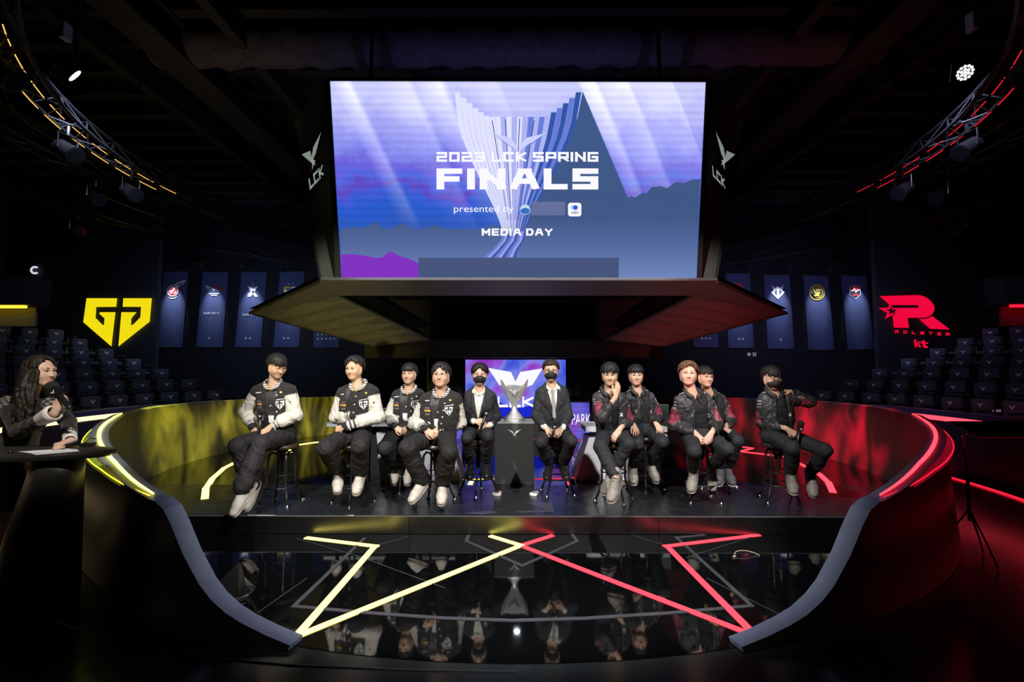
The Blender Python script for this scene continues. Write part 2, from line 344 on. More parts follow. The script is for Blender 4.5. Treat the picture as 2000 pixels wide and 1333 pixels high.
# stage arcs of light (r about 4.3) with their zigzag ends
for sx, lab, m, outer in ((-1, 'yellow', 'led_y', [(400, 975), (402, 955), (415, 935), (437, 915), (458, 904)]), (1, 'red', 'led_r', [(1627, 963), (1618, 943), (1600, 926), (1580, 915), (1552, 901)])):
    t = thing('stage_light_arc', f'{lab} glowing arc of light on the stage deck beside the outermost player', 'floor light', (sx*4, 7, .17), 'curved light lines on the stage')
    b = MB(); P = [on_z(x, y, .176) for x, y in outer]
    for i, (p, q) in enumerate(zip(P, P[1:])): strip(b, p, q, .075-.012*i, .1835+i*.0003, .02)
    b.build('arc_segment', M[m], t)
    zz = [(545, 887), (572, 882), (550, 874), (612, 865), (690, 858)] if sx < 0 else [(1530, 892), (1445, 882), (1470, 876), (1430, 870)]
    P = [on_z(x, y, .176) for x, y in zz]
    for p, q in zip(P, P[1:]):
        b = MB(); strip(b, p, q, .04, .181, .015); b.build('zigzag_segment', M[m], t)

# ---------------------------------------------------------------- the two curved barriers round the stage
RIM = [(14.6, .028), (16.5, .06), (18.5, .10), (20, .14), (21.4, .20), (22.6, .275), (24.4, .436), (26, .614), (27.0, .70), (28.2, .738), (29.3, .745), (33, .80), (38, .89), (44, .96), (50, 1.01), (55, 1.04), (61, 1.07), (65, 1.095), (77, 1.11), (92, 1.09), (103, 1.06), (125, 1.0), (141, .96)]
def rim(a): return float(np.interp(a, [q[0] for q in RIM], [q[1] for q in RIM]))
M['fin_y'] = mat('edge_lit_acrylic_yellow', (.30, .42, .07), .12, emit=(.22, .30, .02), es=.25)
M['fin_r'] = mat('edge_lit_acrylic_red', (.6, .03, .08), .12, emit=(.6, .008, .04), es=.28)
for sx, col in ((-1, 'yellow'), (1, 'red')):
    t = thing('curved_barrier', f'tall curved dark barrier with {col} light along its rim, round the stage', 'barrier', tuple(polar(sx*80, 5.2, 0)), 'curved barriers round the stage')
    A = sorted(set([q[0] for q in RIM]+[30+2.5*i for i in range(45)]))
    A = [a for a in A if a <= 141]
    def rout(a): return 5.235+.03*min(1, max(0, (a-20)/30))
    def base(a): return 5.25+.10*min(1, max(0, (a-25)/30))
    R = {k: [] for k in 'abcd'}
    for a in A:
        h = rim(a)
        R['a'].append(polar(sx*a, 5.135, .004)); R['b'].append(polar(sx*a, 5.12, h)); R['c'].append(polar(sx*a, rout(a), h)); R['d'].append([polar(sx*a, base(a)+(rout(a)-base(a))*(k/4)**.8, .004+(h-.004)*k/4) for k in range(5)])
    b = MB()
    for i in range(len(A)-1): b.quad(R['a'][i], R['a'][i+1], R['b'][i+1], R['b'][i])
    me_in = b.build('inner_face', M['ring'], t); bm = bmesh.new(); bm.from_mesh(me_in.data); bmesh.ops.remove_doubles(bm, verts=bm.verts, dist=1e-4); bm.to_mesh(me_in.data); bm.free(); me_in.data.shade_smooth()
    b = MB()
    for i in range(len(A)-1): b.quad(R['b'][i], R['b'][i+1], R['c'][i+1], R['c'][i])
    b.quad(R['a'][0], R['b'][0], R['c'][0], R['d'][0][0]); b.quad(R['a'][-1], R['d'][-1][0], R['c'][-1], R['b'][-1])
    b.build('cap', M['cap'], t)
    b = MB()
    for i in range(len(A)-1):
        for k in range(4): b.quad(R['d'][i][k], R['d'][i+1][k], R['d'][i+1][k+1], R['d'][i][k+1])
    o_ = b.build('outer_face', M['ring_out'], t); bm = bmesh.new(); bm.from_mesh(o_.data); bmesh.ops.remove_doubles(bm, verts=bm.verts, dist=1e-4); bm.to_mesh(o_.data); bm.free(); o_.data.shade_smooth()
    # light along the rim and the crescent of clear acrylic outside it
    AA = [29.6+i*1.2 for i in range(31)]
    b = MB(); b.tube([polar(sx*a, 5.19, rim(a)+.012) for a in AA], [.006+.010*math.sin(PI*min(1, max(0, (a-29.6)/36))) for a in AA], 6)
    b.build('rim_light', M['led_y' if sx < 0 else 'led_r'], t, True)
    b = MB(); o0 = []; o1 = []
    for a in AA:
        k = math.sin(PI*(a-29.6)/36); o0.append((polar(sx*a, 5.205, rim(a)+.004), polar(sx*a, 5.205, rim(a)-.02))); o1.append((polar(sx*a, 5.215+.095*k, rim(a)+.004-.05*k), polar(sx*a, 5.215+.095*k, rim(a)-.025-.05*k)))
    for i in range(len(AA)-1):
        b.quad(o0[i][0], o0[i+1][0], o1[i+1][0], o1[i][0]); b.quad(o0[i][1], o1[i][1], o1[i+1][1], o0[i+1][1]); b.quad(o1[i][0], o1[i+1][0], o1[i+1][1], o1[i][1])
    b.build('acrylic_fin', M['fin_y' if sx < 0 else 'fin_r'], t)
    b = MB(); b.tube([q[0] for q in o1], .005, 5); b.build('fin_edge_light', M['led_y2' if sx < 0 else 'led_r2'], t)

# ---------------------------------------------------------------- audience barrier with light strip
M['navy'] = mat('navy_barrier', (.035, .034, .10), .5, vary=.1)
M['lilac_trim'] = mat('lilac_trim', (.10, .085, .22), .4)
for sx, col in ((-1, 'warm white'), (1, 'red')):
    t = thing('audience_barrier', f'low dark blue wall with a {col} light strip in front of the seats', 'barrier', tuple(polar(sx*80, 7, 0)), 'low walls in front of the stands')
    A = [sx*(42+3*i) for i in range(21)]
    def arc(name, r0, r1, z0, z1, m):
        b = MB()
        for a, c in zip(A, A[1:]):
            P = [polar(a, r0, z0), polar(c, r0, z0), polar(c, r0, z1), polar(a, r0, z1), polar(a, r1, z0), polar(c, r1, z0), polar(c, r1, z1), polar(a, r1, z1)]
            b.add(P, [(0, 1, 2, 3), (4, 7, 6, 5), (3, 2, 6, 7), (0, 4, 5, 1)])
        b.build(name, m, t)
    arc('panel', 7.0, 7.1, 0, .79, M['navy']); arc('light_strip', 6.985, 7.08, .79, .865, M['led_w' if sx < 0 else 'led_r']); arc('top_rail', 6.97, 7.13, .865, .95, M['lilac_trim'])
    arc('floor_light', 6.55, 6.62, .001, .008, M['led_w' if sx < 0 else 'led_r2'])

# ---------------------------------------------------------------- stands and seats
M['seat'] = mat('navy_seat_fabric', (.033, .037, .052), .8, vary=.2, vscale=25, sheen=.1)
M['seat_dark'] = mat('seat_shell', (.010, .011, .014), .5)
M['seat_print'] = mat('seat_print', (.62, .65, .78), .6)
M['tier'] = mat('tier_carpet', (.012, .012, .015), .95)
rows = [(7.9+.75*i, .98+.25*i) for i in range(7)]
for sx, nm in ((-1, 'left'), (1, 'right')):
    b = MB()
    for i, (r, z) in enumerate(rows):
        A = [35+4*k for k in range(21)]
        for a, c in zip(A, A[1:]):
            if (CY-(r+.3)*math.cos(math.radians(c))) > 12.6: continue
            zt = z-.62
            P = [polar(sx*q, rr, zz) for q in (a, c) for rr, zz in ((r-.42, 0), (r-.42, zt), (r+.33, zt))]
            b.quad(P[0], P[3], P[4], P[1]); b.quad(P[1], P[4], P[5], P[2])
    b.build('tier_steps', M['tier'], kind='structure')
proto = thing('stand_seat', 'dark padded stand seat', 'seat', (0, 0, 0), 'tiered seats')
b = MB(); b.box(-.170, .170, -.02, .05, -.13, .15, bev=.03); b.build('backrest', M['seat'], proto, 'auto')
b = MB(); b.box(-.185, .185, .03, .09, -.21, .14, bev=.02); b.build('shell', M['seat_dark'], proto)
b = MB(); b.box(-.20, .20, -.36, -.03, -.27, -.18, bev=.03); b.box(-.05, .05, -.2, 0, -.62, -.26); b.build('seat', M['seat_dark'], proto)
b = MB()
for s_ in (1,): b.box(s_*.235-.025, s_*.235+.025, -.34, .05, -.06, -.02, bev=.01); b.box(s_*.235-.015, s_*.235+.015, -.05, .04, -.4, -.055)
b.build('armrest', M['seat_dark'], proto)
flat('print', wings(-.058, .005, .116, .075), lambda u, v: (u, -.0225, v), M['seat_print'], proto)
first = True; words = ['front', 'second', 'third', 'fourth', 'fifth', 'sixth', 'seventh']
ordw = ['first', 'second', 'third', 'fourth', 'fifth', 'sixth', 'seventh', 'eighth', 'ninth', 'tenth', 'eleventh', 'twelfth']
ends = [116.5, 115.2, 113.8, 112.6, 111.5, 110.6, 110]
for sx, nm, lg in ((-1, 'left', 'yellow'), (1, 'right', 'red')):
    for i, (r, z) in enumerate(rows):
        k = 0; step = math.degrees(.53/r); a = ends[i]
        if sx > 0: a -= 1.0
        while True:
            p = polar(sx*a, r, z)
            d = Vector((p.x, p.y, 0)); px = 1000+(p.x/p.y)*F
            if px < -45 or px > 2045 or k > 14 or p.y < 5: break
            o = proto if first else copy_tree(proto); first = False
            o.location = p; o.rotation_euler = (0, 0, math.atan2(p.y-CY, p.x)-PI/2+0)
            # seat faces the ring centre: local -Y towards (0, CY)
            o['label'] = f'{ordw[min(k,11)]} seat from inner end of {words[i]} row, stand below {lg} wall sign'
            o['group'] = f'seats of the stand on the {nm}'
            a -= step; k += 1

# ---------------------------------------------------------------- banners
M['banner'] = mat('navy_banner_cloth', (.060, .078, .18), .85, vary=.15, vscale=3, bump=.2, bscale=60)
M['pr_red'] = mat('red_print', (.65, .02, .03), .6); M['pr_yel'] = mat('yellow_print', (.75, .55, .05), .6); M['pr_dk'] = mat('dark_print', (.01, .012, .03), .7)
YB = 15.6
def bp(x, y, d=0.0): return at_y(x, y, YB-d)
BAN = [([(320, 531), (368, 530), (355.5, 679), (303.4, 679)], 'ball'), ([(396, 531), (446, 532), (434, 679), (382.7, 679)], 'swoosh'), ([(472, 531), (521, 531), (509, 679), (459, 679)], 'cross'),
       ([(547, 531), (594.5, 530.5), (583.7, 679), (533.7, 679)], 'shield_g'), ([(622, 531), (669, 531), (662, 680), (611.6, 680)], 'none'),
       ([(1346, 535), (1393, 535), (1403.6, 679.6), (1354.8, 679)], 'none2'), ([(1417, 534), (1464.5, 534), (1472.6, 680.5), (1422.6, 680.5)], 'redr'), ([(1492, 537), (1542, 537), (1551, 682), (1499.6, 681.5)], 'arrow'),
       ([(1569, 537), (1617, 539), (1629.7, 684), (1579, 684)], 'coin'), ([(1643, 537), (1691.5, 539), (1707.6, 682.5), (1656, 684)], 'shield_r')]
BLAB = {'ball': 'navy banner with a red and white flaming ball emblem', 'swoosh': 'navy banner with a white and orange swoosh emblem', 'cross': 'navy banner with a white crossed X emblem', 'shield_g': 'navy banner with a gold and white letter shield',
        'none': 'navy banner with two star rows half behind hood', 'none2': 'navy banner with star and two chevrons half behind hood', 'redr': 'navy banner with a red letter emblem', 'arrow': 'navy banner with a white arrow shaped emblem',
        'coin': 'navy banner with a round gold coin emblem', 'shield_r': 'navy banner with a red and white heartbeat shield'}
for q, kind in BAN:
    c = bp(*q[0]); t = thing('hanging_banner', BLAB[kind]+' hanging on the dark back wall', 'banner', tuple((bp(*q[0])+bp(*q[1]))/2), 'banners on the back wall')
    b = MB(); n = 10; grid = []
    for j in range(n+1):
        row = []
        for i in range(7):
            u = i/6; v = j/n; x = (q[0][0]*(1-u)+q[1][0]*u)*(1-v)+(q[3][0]*(1-u)+q[2][0]*u)*v; y = (q[0][1]*(1-u)+q[1][1]*u)*(1-v)+(q[3][1]*(1-u)+q[2][1]*u)*v
            row.append(bp(x, y, .012*math.sin(u*7+v*2)*v))
        grid.append(row)
    vs = [p for r_ in grid for p in r_]; o = len(vs); vs = vs+[p+Vector((0, .012, 0)) for p in vs]; fs = []
    for j in range(n):
        for i in range(6): a = j*7+i; fs.append((a, a+7, a+8, a+1)); fs.append((o+a, o+a+1, o+a+8, o+a+7))
    put('cloth', pydata('cloth', vs, fs, True), M['banner'], t)
    for e_, k_, dd in ((3, 2, .01), (0, 1, 0)):
        b = MB(); b.tube([bp(q[e_][0]-.7, q[e_][1], dd), bp(q[k_][0]+.7, q[k_][1], dd)], .018, 6); b.build('batten', M['beam'], t)
    P = lambda u, v: bp(u, v, .02); P2 = lambda u, v: bp(u, v, .026); P3 = lambda u, v: bp(u, v, .032)
    W_ = M['white_print']
    if kind == 'ball':
        flat('emblem', [disc(337, 568, 11.5)], P, W_, t); flat('emblem', [disc(337, 568, 9.5)], P2, M['pr_red'], t)
        flat('emblem', [disc(337, 568, 7.5), ], P3, W_, t); P4 = lambda u, v: bp(u, v, .038)
        flat('emblem', [[(330, 565), (338, 562), (337, 566), (331, 568)], [(334, 575), (343, 563), (344, 567), (338, 575)], [(331, 570), (335, 571), (334, 574)]], P4, M['pr_red'], t)
        flat('emblem', [[(341, 557), (345, 552), (352, 550), (358, 548), (362, 547), (362, 551), (356, 556), (350, 559), (347, 564), (345, 560)], [(329, 579), (333, 582), (341, 582), (345, 578), (345, 580), (341, 584), (333, 584)]], P, W_, t)
        flat('emblem', [[(345, 556), (349, 553.5), (354, 553), (359, 550), (355, 555), (349, 557.5)]], P2, M['pr_red'], t)
    elif kind == 'swoosh':
        flat('emblem', [[(400, 557), (407, 560), (415, 563), (420, 567), (416, 568), (408, 564), (403, 562)], [(400, 566), (410, 562), (419, 567), (414, 567), (407, 565)]], P, W_, t)
        flat('emblem', [[(412, 556), (421, 558), (430, 562), (437, 569), (432, 569), (425, 563), (417, 559)]], P, M['pr_red'], t)
        flat('lettering', [[(408, 573), (428, 573), (428, 575), (408, 575)]], P, W_, t); flat('lettering', [[(412, 576.5), (424, 576.5), (424, 578), (412, 578)]], P, W_, t)
    elif kind == 'cross':
        flat('emblem', [[(483, 560), (489, 560), (504, 580), (498, 580)], [(489, 560.2), (492, 560), (495, 564), (493, 566)], [(498, 560), (504, 560), (490, 580), (483, 580)], [(484, 575), (489, 570), (490, 573), (483, 580)], star(494, 555.5, 2.2)], P, W_, t)
    elif kind == 'shield_g':
        flat('emblem', [[(555, 560), (567, 560), (567, 563), (559, 563), (559, 569), (563, 572), (563, 568), (567, 568), (566, 578), (554, 569)]], P, M['pr_yel'], t)
        flat('emblem', [[(569, 560), (581, 560), (580, 568), (569, 578), (569, 567), (576, 567), (577, 564), (569, 563)], star(564, 555, 1.8), star(572, 555, 1.8)], P, W_, t)
    elif kind == 'redr':
        flat('emblem', [[(1429, 554), (1445, 552), (1451, 556), (1452, 563), (1448, 567), (1454, 575), (1447, 573), (1440, 566), (1428, 562)]], P, M['pr_red'], t)
        flat('emblem', [[(1432, 560), (1446, 559), (1446, 561), (1432, 562)]], P2, W_, t)
    elif kind == 'arrow':
        flat('emblem', [[(1507, 557), (1513, 563), (1519, 559), (1525, 563), (1530, 556), (1528, 568), (1533, 571), (1519.5, 585), (1505, 571), (1510, 568)]], P, W_, t)
        flat('emblem', [[(1513, 571), (1516, 566), (1517.5, 567), (1517.5, 578), (1514, 575)], [(1522, 567), (1524, 566), (1527, 571), (1522, 577)]], P2, M['banner'], t)
    elif kind == 'coin':
        flat('emblem', [disc(1596, 571.5, 15.5)], P, M['pr_yel'], t); flat('emblem', [disc(1596, 571.5, 13)], P2, M['pr_dk'], t); flat('emblem', [disc(1596, 571.5, 12.3)], P2, M['pr_yel'], t)
        flat('emblem', [disc(1596, 571.5, 9.8)], P3, M['pr_dk'], t); P4 = lambda u, v: bp(u, v, .04)
        q_, w0 = stroke_text('LIV', 1, .3) if 'V' in GL else stroke_text('LIY', 1, .3)
        flat('lettering', fit(q_, w0, 1589, 1603, 565, 570)+[[(1591, 571.5), (1602, 571.5), (1602, 573.5), (1597, 576.5), (1601, 576.5), (1601, 579), (1590, 579), (1590, 577), (1596, 573.6), (1591, 573.6)]], P4, M['pr_yel'], t)
    elif kind == 'shield_r':
        flat('emblem', [[(1659, 560), (1670, 557), (1681, 560), (1681, 576), (1671, 585), (1660, 577)]], P, W_, t); flat('emblem', [[(1660, 561), (1670, 558), (1680, 561), (1680, 575.5), (1671, 583.5), (1661, 576.5)]], P2, M['pr_dk'], t)
        flat('emblem', [[(1660, 561), (1670, 558), (1680, 561), (1680, 567), (1660, 567)], [(1665, 575), (1677, 575), (1677, 578), (1665, 578)]], P3, M['pr_red'], t)
        P4 = lambda u, v: bp(u, v, .04); flat('emblem', [[(1660, 567), (1666, 567), (1668.5, 561), (1672, 569), (1674, 566), (1680, 566), (1680, 568), (1675, 568), (1671.5, 573), (1668.5, 566), (1667, 569), (1660, 569)]], P4, W_, t)
    cx = (q[2][0]+q[3][0])/2; yy = (q[2][1]+q[3][1])/2-18; st = []
    ns = {'swoosh': ['*'], 'cross': ['*', '*'], 'shield_g': ['*', 'v'], 'none': ['*', '*', '*', '*', 'v'], 'none2': ['*', 'v', 'v'], 'redr': ['*', '*'], 'arrow': ['*']}.get(kind, [])
    for i, g in enumerate(ns):
        x = cx+(i-(len(ns)-1)/2)*8
        st.append(star(x, yy, 3) if g == '*' else [(x-3.5, yy-2), (x-1, yy-1), (x, yy), (x+1, yy-1), (x+3.5, yy-2), (x, yy+2.2)])
        if kind == 'none': st.append(star(x, yy-8, 2.6))
    if st: flat('stars', st, P, W_, t)
    if kind in ('swoosh', 'cross', 'arrow'):
        q_, w0 = stroke_text('2016' if kind != 'cross' else '2018', 1.1, .24); ty = (610, 614) if kind != 'cross' else (613, 617)
        x0 = (q[0][0]+q[3][0])/2+8; flat('lettering', fit(q_, w0, x0, x0+13, *ty), P, W_, t)
        q_, w0 = stroke_text('SPRING' if kind != 'swoosh' else 'SIDE', 1.1, .16); flat('lettering', fit(q_, w0, x0+16, x0+31, ty[0]+.4, ty[1]), P, W_, t)
    top = (bp(*q[0])+bp(*q[1]))/2
    lamp = thing('banner_spotlight', 'small black spotlight clipped above the '+BLAB[kind].split(',')[0], 'spotlight', (top.x, top.y-.75, top.z+.06), 'small spotlights over the banners')
    b = MB(); b.tube([(top.x, top.y-.86, top.z+.14), (top.x, top.y-.68, top.z+.0)], [.04, .055], 10); b.build('lamp_body', M['black'], lamp)
    b = MB(); b.tube([(top.x, top.y-.8, top.z+.1), (top.x, top.y-.8, top.z+.22), (top.x, 15.63, top.z+.22)], .012, 5); b.build('bracket', M['black'], lamp)
    if kind not in ('none', 'none2'):
        em = at_y((q[0][0]*.7+q[3][0]*.3+q[1][0]*.7+q[2][0]*.3)/2, 583, YB); spot('banner_beam', (em.x, YB-.62, em.z+.85), em+Vector((0, 0, -.20)), 170, (.72, .8, 1), 40, 1, .02)
# cool wash on the banners
area('banner_wash_left', (-7.5, 12.2, 3.2), (-9.5, 15.6, 2.6), 42, (.5, .62, 1), 3, .6)
area('banner_wash_right', (7.5, 12.2, 3.2), (9.5, 15.6, 2.6), 42, (.55, .52, 1), 3, .6)

# ---------------------------------------------------------------- lit wall signs
YS = 12.905
t = thing('wall_sign', 'glowing yellow split shield emblem mounted high on the dark wall', 'sign', tuple(at_y(230, 628, YS)))
c_ = lambda pts: [(x/2.941, 480+y/2.941) for x, y in pts]
Gl = c_([(497, 303), (673, 303), (668, 352), (553, 353), (549, 415), (588, 455), (598, 457), (600, 418), (570, 392), (575, 383), (663, 383), (640, 580), (478, 440)])
Gr = c_([(708, 303), (872, 303), (860, 437), (680, 580), (697, 383), (785, 383), (755, 418), (752, 457), (764, 455), (806, 412), (810, 352), (705, 352)])
M['sign_y'] = emat('sign_yellow', (242, 222, 18), 1.0); M['sign_r'] = emat('sign_red', (240, 8, 62), 1.0); M['sign_w'] = emat('sign_white', (225, 220, 240), .9)
for g in (Gl, Gr):
    b = MB(); b.prism(g, lambda u, v, d: at_y(u, v, YS+d), 0, .05); b.build('emblem_half', M['sign_y'], t)
t = thing('wall_sign', 'glowing red letter R emblem with star and lettering on the dark wall', 'sign', tuple(at_y(1790, 628, YS)))
c_ = lambda pts: [(1700+x/9.522, 560+y/9.522) for x, y in pts]
Rp = c_([(175, 180), (850, 160), (930, 165), (1000, 185), (1075, 225), (1135, 280), (1180, 345), (1195, 410), (1180, 475), (1140, 525), (1080, 560), (1030, 575), (980, 582), (690, 582), (722, 770), (440, 765), (412, 545), (490, 525), (462, 460), (530, 400), (885, 397), (905, 372), (885, 345), (425, 345), (335, 325)])
Rl = c_([(905, 605), (1010, 605), (1080, 585), (1150, 550), (1480, 800), (1110, 785)])
for g in (Rp, Rl):
    b = MB(); b.prism(g, lambda u, v, d: at_y(u, v, YS+d), 0, .05); b.build('emblem_letter', M['sign_r'], t)
so = [(150, 400), (330, 398), (365, 315), (425, 402), (545, 402), (462, 462), (500, 545), (410, 525), (275, 607), (315, 490)]
si = [(285, 432), (355, 428), (388, 362), (412, 425), (530, 432), (440, 475), (485, 528), (400, 490), (340, 528), (360, 465)]
b = MB()
for i in range(10):
    j = (i+1) % 10; b.prism(c_([so[i], so[j], si[j], si[i]]), lambda u, v, d: at_y(u, v, YS+d), -.01, .04)
b.build('emblem_star', M['sign_r'], t)
for i, ch in enumerate('ROLSTER'):
    q_, w0 = stroke_text(ch, 1, .3); x0 = 455+i*158; y0 = 812+i*8
    flat('letter', [c_(p) for p in fit(q_, w0, x0, x0+70, y0, y0+58)], lambda u, v: at_y(u, v, YS), M['sign_r'], t)
kt = [[(810, 990), (850, 985), (870, 1130), (825, 1125)], [(850, 1070), (905, 1020), (945, 1025), (880, 1075)], [(868, 1070), (900, 1060), (950, 1130), (905, 1130)], [(960, 1000), (1010, 1000), (1030, 1100), (1075, 1120), (1060, 1145), (1010, 1145), (985, 1120)], [(935, 1035), (1080, 1040), (1070, 1065), (935, 1060)]]
flat('letter', [c_(p) for p in kt], lambda u, v: at_y(u, v, YS), M['sign_r'], t)
t = thing('letter_sign', 'small glowing white letter C high above the stand', 'sign', tuple(at_y(68, 528, 12.9)))
ang = [math.radians(45+270*i/16) for i in range(17)]
b = MB()
for a, c in zip(ang, ang[1:]): b.prism([(68+r*1.0*math.cos(k), 528-r*.85*math.sin(k)) for r, k in ((9.5, a), (9.5, c), (5, c), (5, a))], lambda u, v, d: at_y(u, v, 12.9+d), 0, .05)
b.build('letter', M['sign_w'], t)
t = thing('small_wall_sign', 'tiny pale round and square symbols lit on the dark wall', 'sign', tuple(at_y(1468, 692, 15.62)))
M['sign_p'] = emat('sign_pale', (140, 112, 150), .8)
flat('symbol', [disc(1463, 692.5, 3.6)], lambda u, v: at_y(u, v, 15.62), M['sign_p'], t)
flat('symbol', [[(1470+i*4, 689+j*4), (1473.2+i*4, 689+j*4), (1473.2+i*4, 692.2+j*4), (1470+i*4, 692.2+j*4)] for i in (0, 1) for j in (0, 1)], lambda u, v: at_y(u, v, 15.62), M['sign_p'], t)
t = thing('row_sign', 'tiny pale row marking on the low wall in front of the stand', 'sign', tuple(at_y(1945, 803, 7.2)))
q_, w0 = stroke_text('C02', 1, .25); flat('lettering', fit(q_, w0, 1945, 1955, 800.5, 805), lambda u, v: at_y(u, v, 7.2), M['sign_p'], t)
flat('lettering', [[(1937, 803), (1941, 800.5), (1941, 801.7), (1938.5, 803), (1941, 804.3), (1941, 805.5)]], lambda u, v: at_y(u, v, 7.2), M['sign_p'], t)
# side rooms high at the ends of the stands
for sx, col, m in ((-1, 'yellow', 'led_y2'), (1, 'red', 'led_r2')):
    xr = -10.1 if sx < 0 else 10.1
    t = thing('viewing_box', f'boxed-in balcony above the stand with a strip of {col} light', 'balcony', (sx*11.5, 10.4, 2), 'balconies at the ends of the stands')
    b = MB(); x0, x1 = sorted((xr, sx*13.7)); xi0, xi1 = sorted((xr+sx*.25, sx*13.6))
    b.box(x0, x1, 10, 10.45, 2.98, 3.56);  b.build('surround', mat('balcony_panel', (.02, .022, .03), .7), t)
    b = MB(); b.box(xi0, xi1, 10.14, 10.2, 2.92, 2.975); b.build('light_strip', M[m], t)
    b = MB(); b.box(xi0, xi1, 10.38, 10.43, 2.55, 2.96); b.build('back_panel', mat('balcony_back', (.25, .22, .12) if sx < 0 else (.3, .02, .03), .6), t)
# ================================================================ hanging screen
sc_bl = at_y(667, 548, 6.4); sc_br = at_y(1360, 548, 6.4)
sc_tl = at_y(645, 159, 6.06); sc_tr = at_y(1378, 161, 6.06)
N_ = (sc_br-sc_bl).cross(sc_tl-sc_bl).normalized()
if N_.y > 0: N_ = -N_
def scr(x, y, lift=0.0): return on_plane(x, y, sc_bl, N_)+N_*lift
js = thing('hanging_screen', 'huge hanging video screen with folded hood above the stage', 'screen', (0, 7.5, 2.8))
# screen picture
m = bpy.data.materials.new('screen_picture'); m.use_nodes = True; n = m.node_tree.nodes; L = m.node_tree.links
n.remove(n['Principled BSDF']); em = n.new('ShaderNodeEmission'); L.new(em.outputs[0], n['Material Output'].inputs[0])
tc = n.new('ShaderNodeTexCoord'); sp = n.new('ShaderNodeSeparateXYZ'); L.new(tc.outputs['UV'], sp.inputs[0])
def math_(op, a, b=None, c=None):
    q = n.new('ShaderNodeMath'); q.operation = op
    for i, k in enumerate((a, b, c)):
        if k is None: continue
        if isinstance(k, (int, float)): q.inputs[i].default_value = k
        else: L.new(k, q.inputs[i])
    return q.outputs[0]
def ramp(fac, stops, interp='LINEAR'):
    r = n.new('ShaderNodeValToRGB'); r.color_ramp.interpolation = interp; e = r.color_ramp.elements
    while len(e) < len(stops): e.new(.5)
    for k, (p, c) in zip(e, stops): k.position = p; k.color = (*srgb(*c), 1)
    L.new(fac, r.inputs[0]); return r.outputs[0]
U, V = sp.outputs[0], sp.outputs[1]
nz = n.new('ShaderNodeTexNoise'); nz.inputs['Scale'].default_value = 4.5; nz.inputs['Detail'].default_value = 6; nz.inputs['Roughness'].default_value = .6
mpg = n.new('ShaderNodeMapping'); mpg.inputs['Scale'].default_value = (1.5, .8, 1); L.new(tc.outputs['UV'], mpg.inputs[0]); L.new(mpg.outputs[0], nz.inputs['Vector'])
vv = math_('ADD', V, math_('MULTIPLY', math_('SUBTRACT', nz.outputs[0], .5), .42))
base = ramp(vv, [(.22, (52, 88, 176)), (.36, (40, 92, 205)), (.44, (66, 92, 216)), (.47, (98, 74, 196)), (.52, (82, 106, 226)), (.58, (110, 98, 222)), (.66, (130, 136, 238)), (.78, (164, 166, 246)), (.92, (204, 206, 255))])
# light shafts slanting down to the right
s_ = math_('SUBTRACT', U, math_('MULTIPLY', math_('SUBTRACT', 1.0, V), .235))
sh = ramp(s_, [(0, (0, 0, 0)), (.045, (190, 190, 190)), (.06, (40, 40, 40)), (.12, (0, 0, 0)), (.205, (150, 150, 150)), (.222, (10, 10, 10)), (.29, (190, 190, 190)), (.31, (30, 30, 30)), (.44, (120, 120, 120)), (.455, (0, 0, 0)), (.66, (0, 0, 0)), (.665, (150, 150, 150)), (.70, (215, 215, 215)), (.715, (120, 120, 120)), (.79, (200, 200, 200)), (.80, (120, 120, 120)), (.912, (140, 140, 140)), (.914, (0, 0, 0))])
fade = ramp(V, [(.25, (0, 0, 0)), (.5, (150, 150, 150)), (1, (215, 215, 215))])
mx = n.new('ShaderNodeMix'); mx.data_type = 'RGBA'; mx.blend_type = 'ADD'; mx.inputs[0].default_value = 1.0
ml = n.new('ShaderNodeMix'); ml.data_type = 'RGBA'; ml.blend_type = 'MULTIPLY'; ml.inputs[0].default_value = 1
L.new(sh, ml.inputs[6]); L.new(fade, ml.inputs[7]); L.new(base, mx.inputs[6]); L.new(ml.outputs[2], mx.inputs[7])
wv = n.new('ShaderNodeTexWave'); wv.bands_direction = 'Y'; wv.inputs['Scale'].default_value = 8.5; wv.inputs['Distortion'].default_value = .6; L.new(tc.outputs['UV'], wv.inputs['Vector'])
mr = n.new('ShaderNodeMapRange'); mr.inputs[3].default_value = .93; mr.inputs[4].default_value = 1.04; L.new(wv.outputs[1], mr.inputs[0])
m3 = n.new('ShaderNodeMix'); m3.data_type = 'RGBA'; m3.blend_type = 'MULTIPLY'; m3.inputs[0].default_value = 1; L.new(mx.outputs[2], m3.inputs[6]); L.new(mr.outputs[0], m3.inputs[7])
L.new(m3.outputs[2], em.inputs[0]); em.inputs[1].default_value = 1
me = pydata('screen', [sc_bl, sc_br, sc_tr, sc_tl], [(0, 1, 2, 3)]); uv = me.uv_layers.new(name='UVMap')
for i, q in enumerate(((0, 0), (1, 0), (1, 1), (0, 1))): uv.data[i].uv = q
screen = put('screen', me, m, js)
def spart(name, polys, col, lift, s=1.0): return flat(name, polys, lambda u, v: scr(u, v, lift), col if not isinstance(col, tuple) else emat(name, col, s), screen)
def jag(x0, y0, x1, y1, n, amp): return [(x0+(x1-x0)*i/n, y0+(y1-y0)*i/n+random.uniform(-amp, amp)) for i in range(1, n)]
random.seed(11)
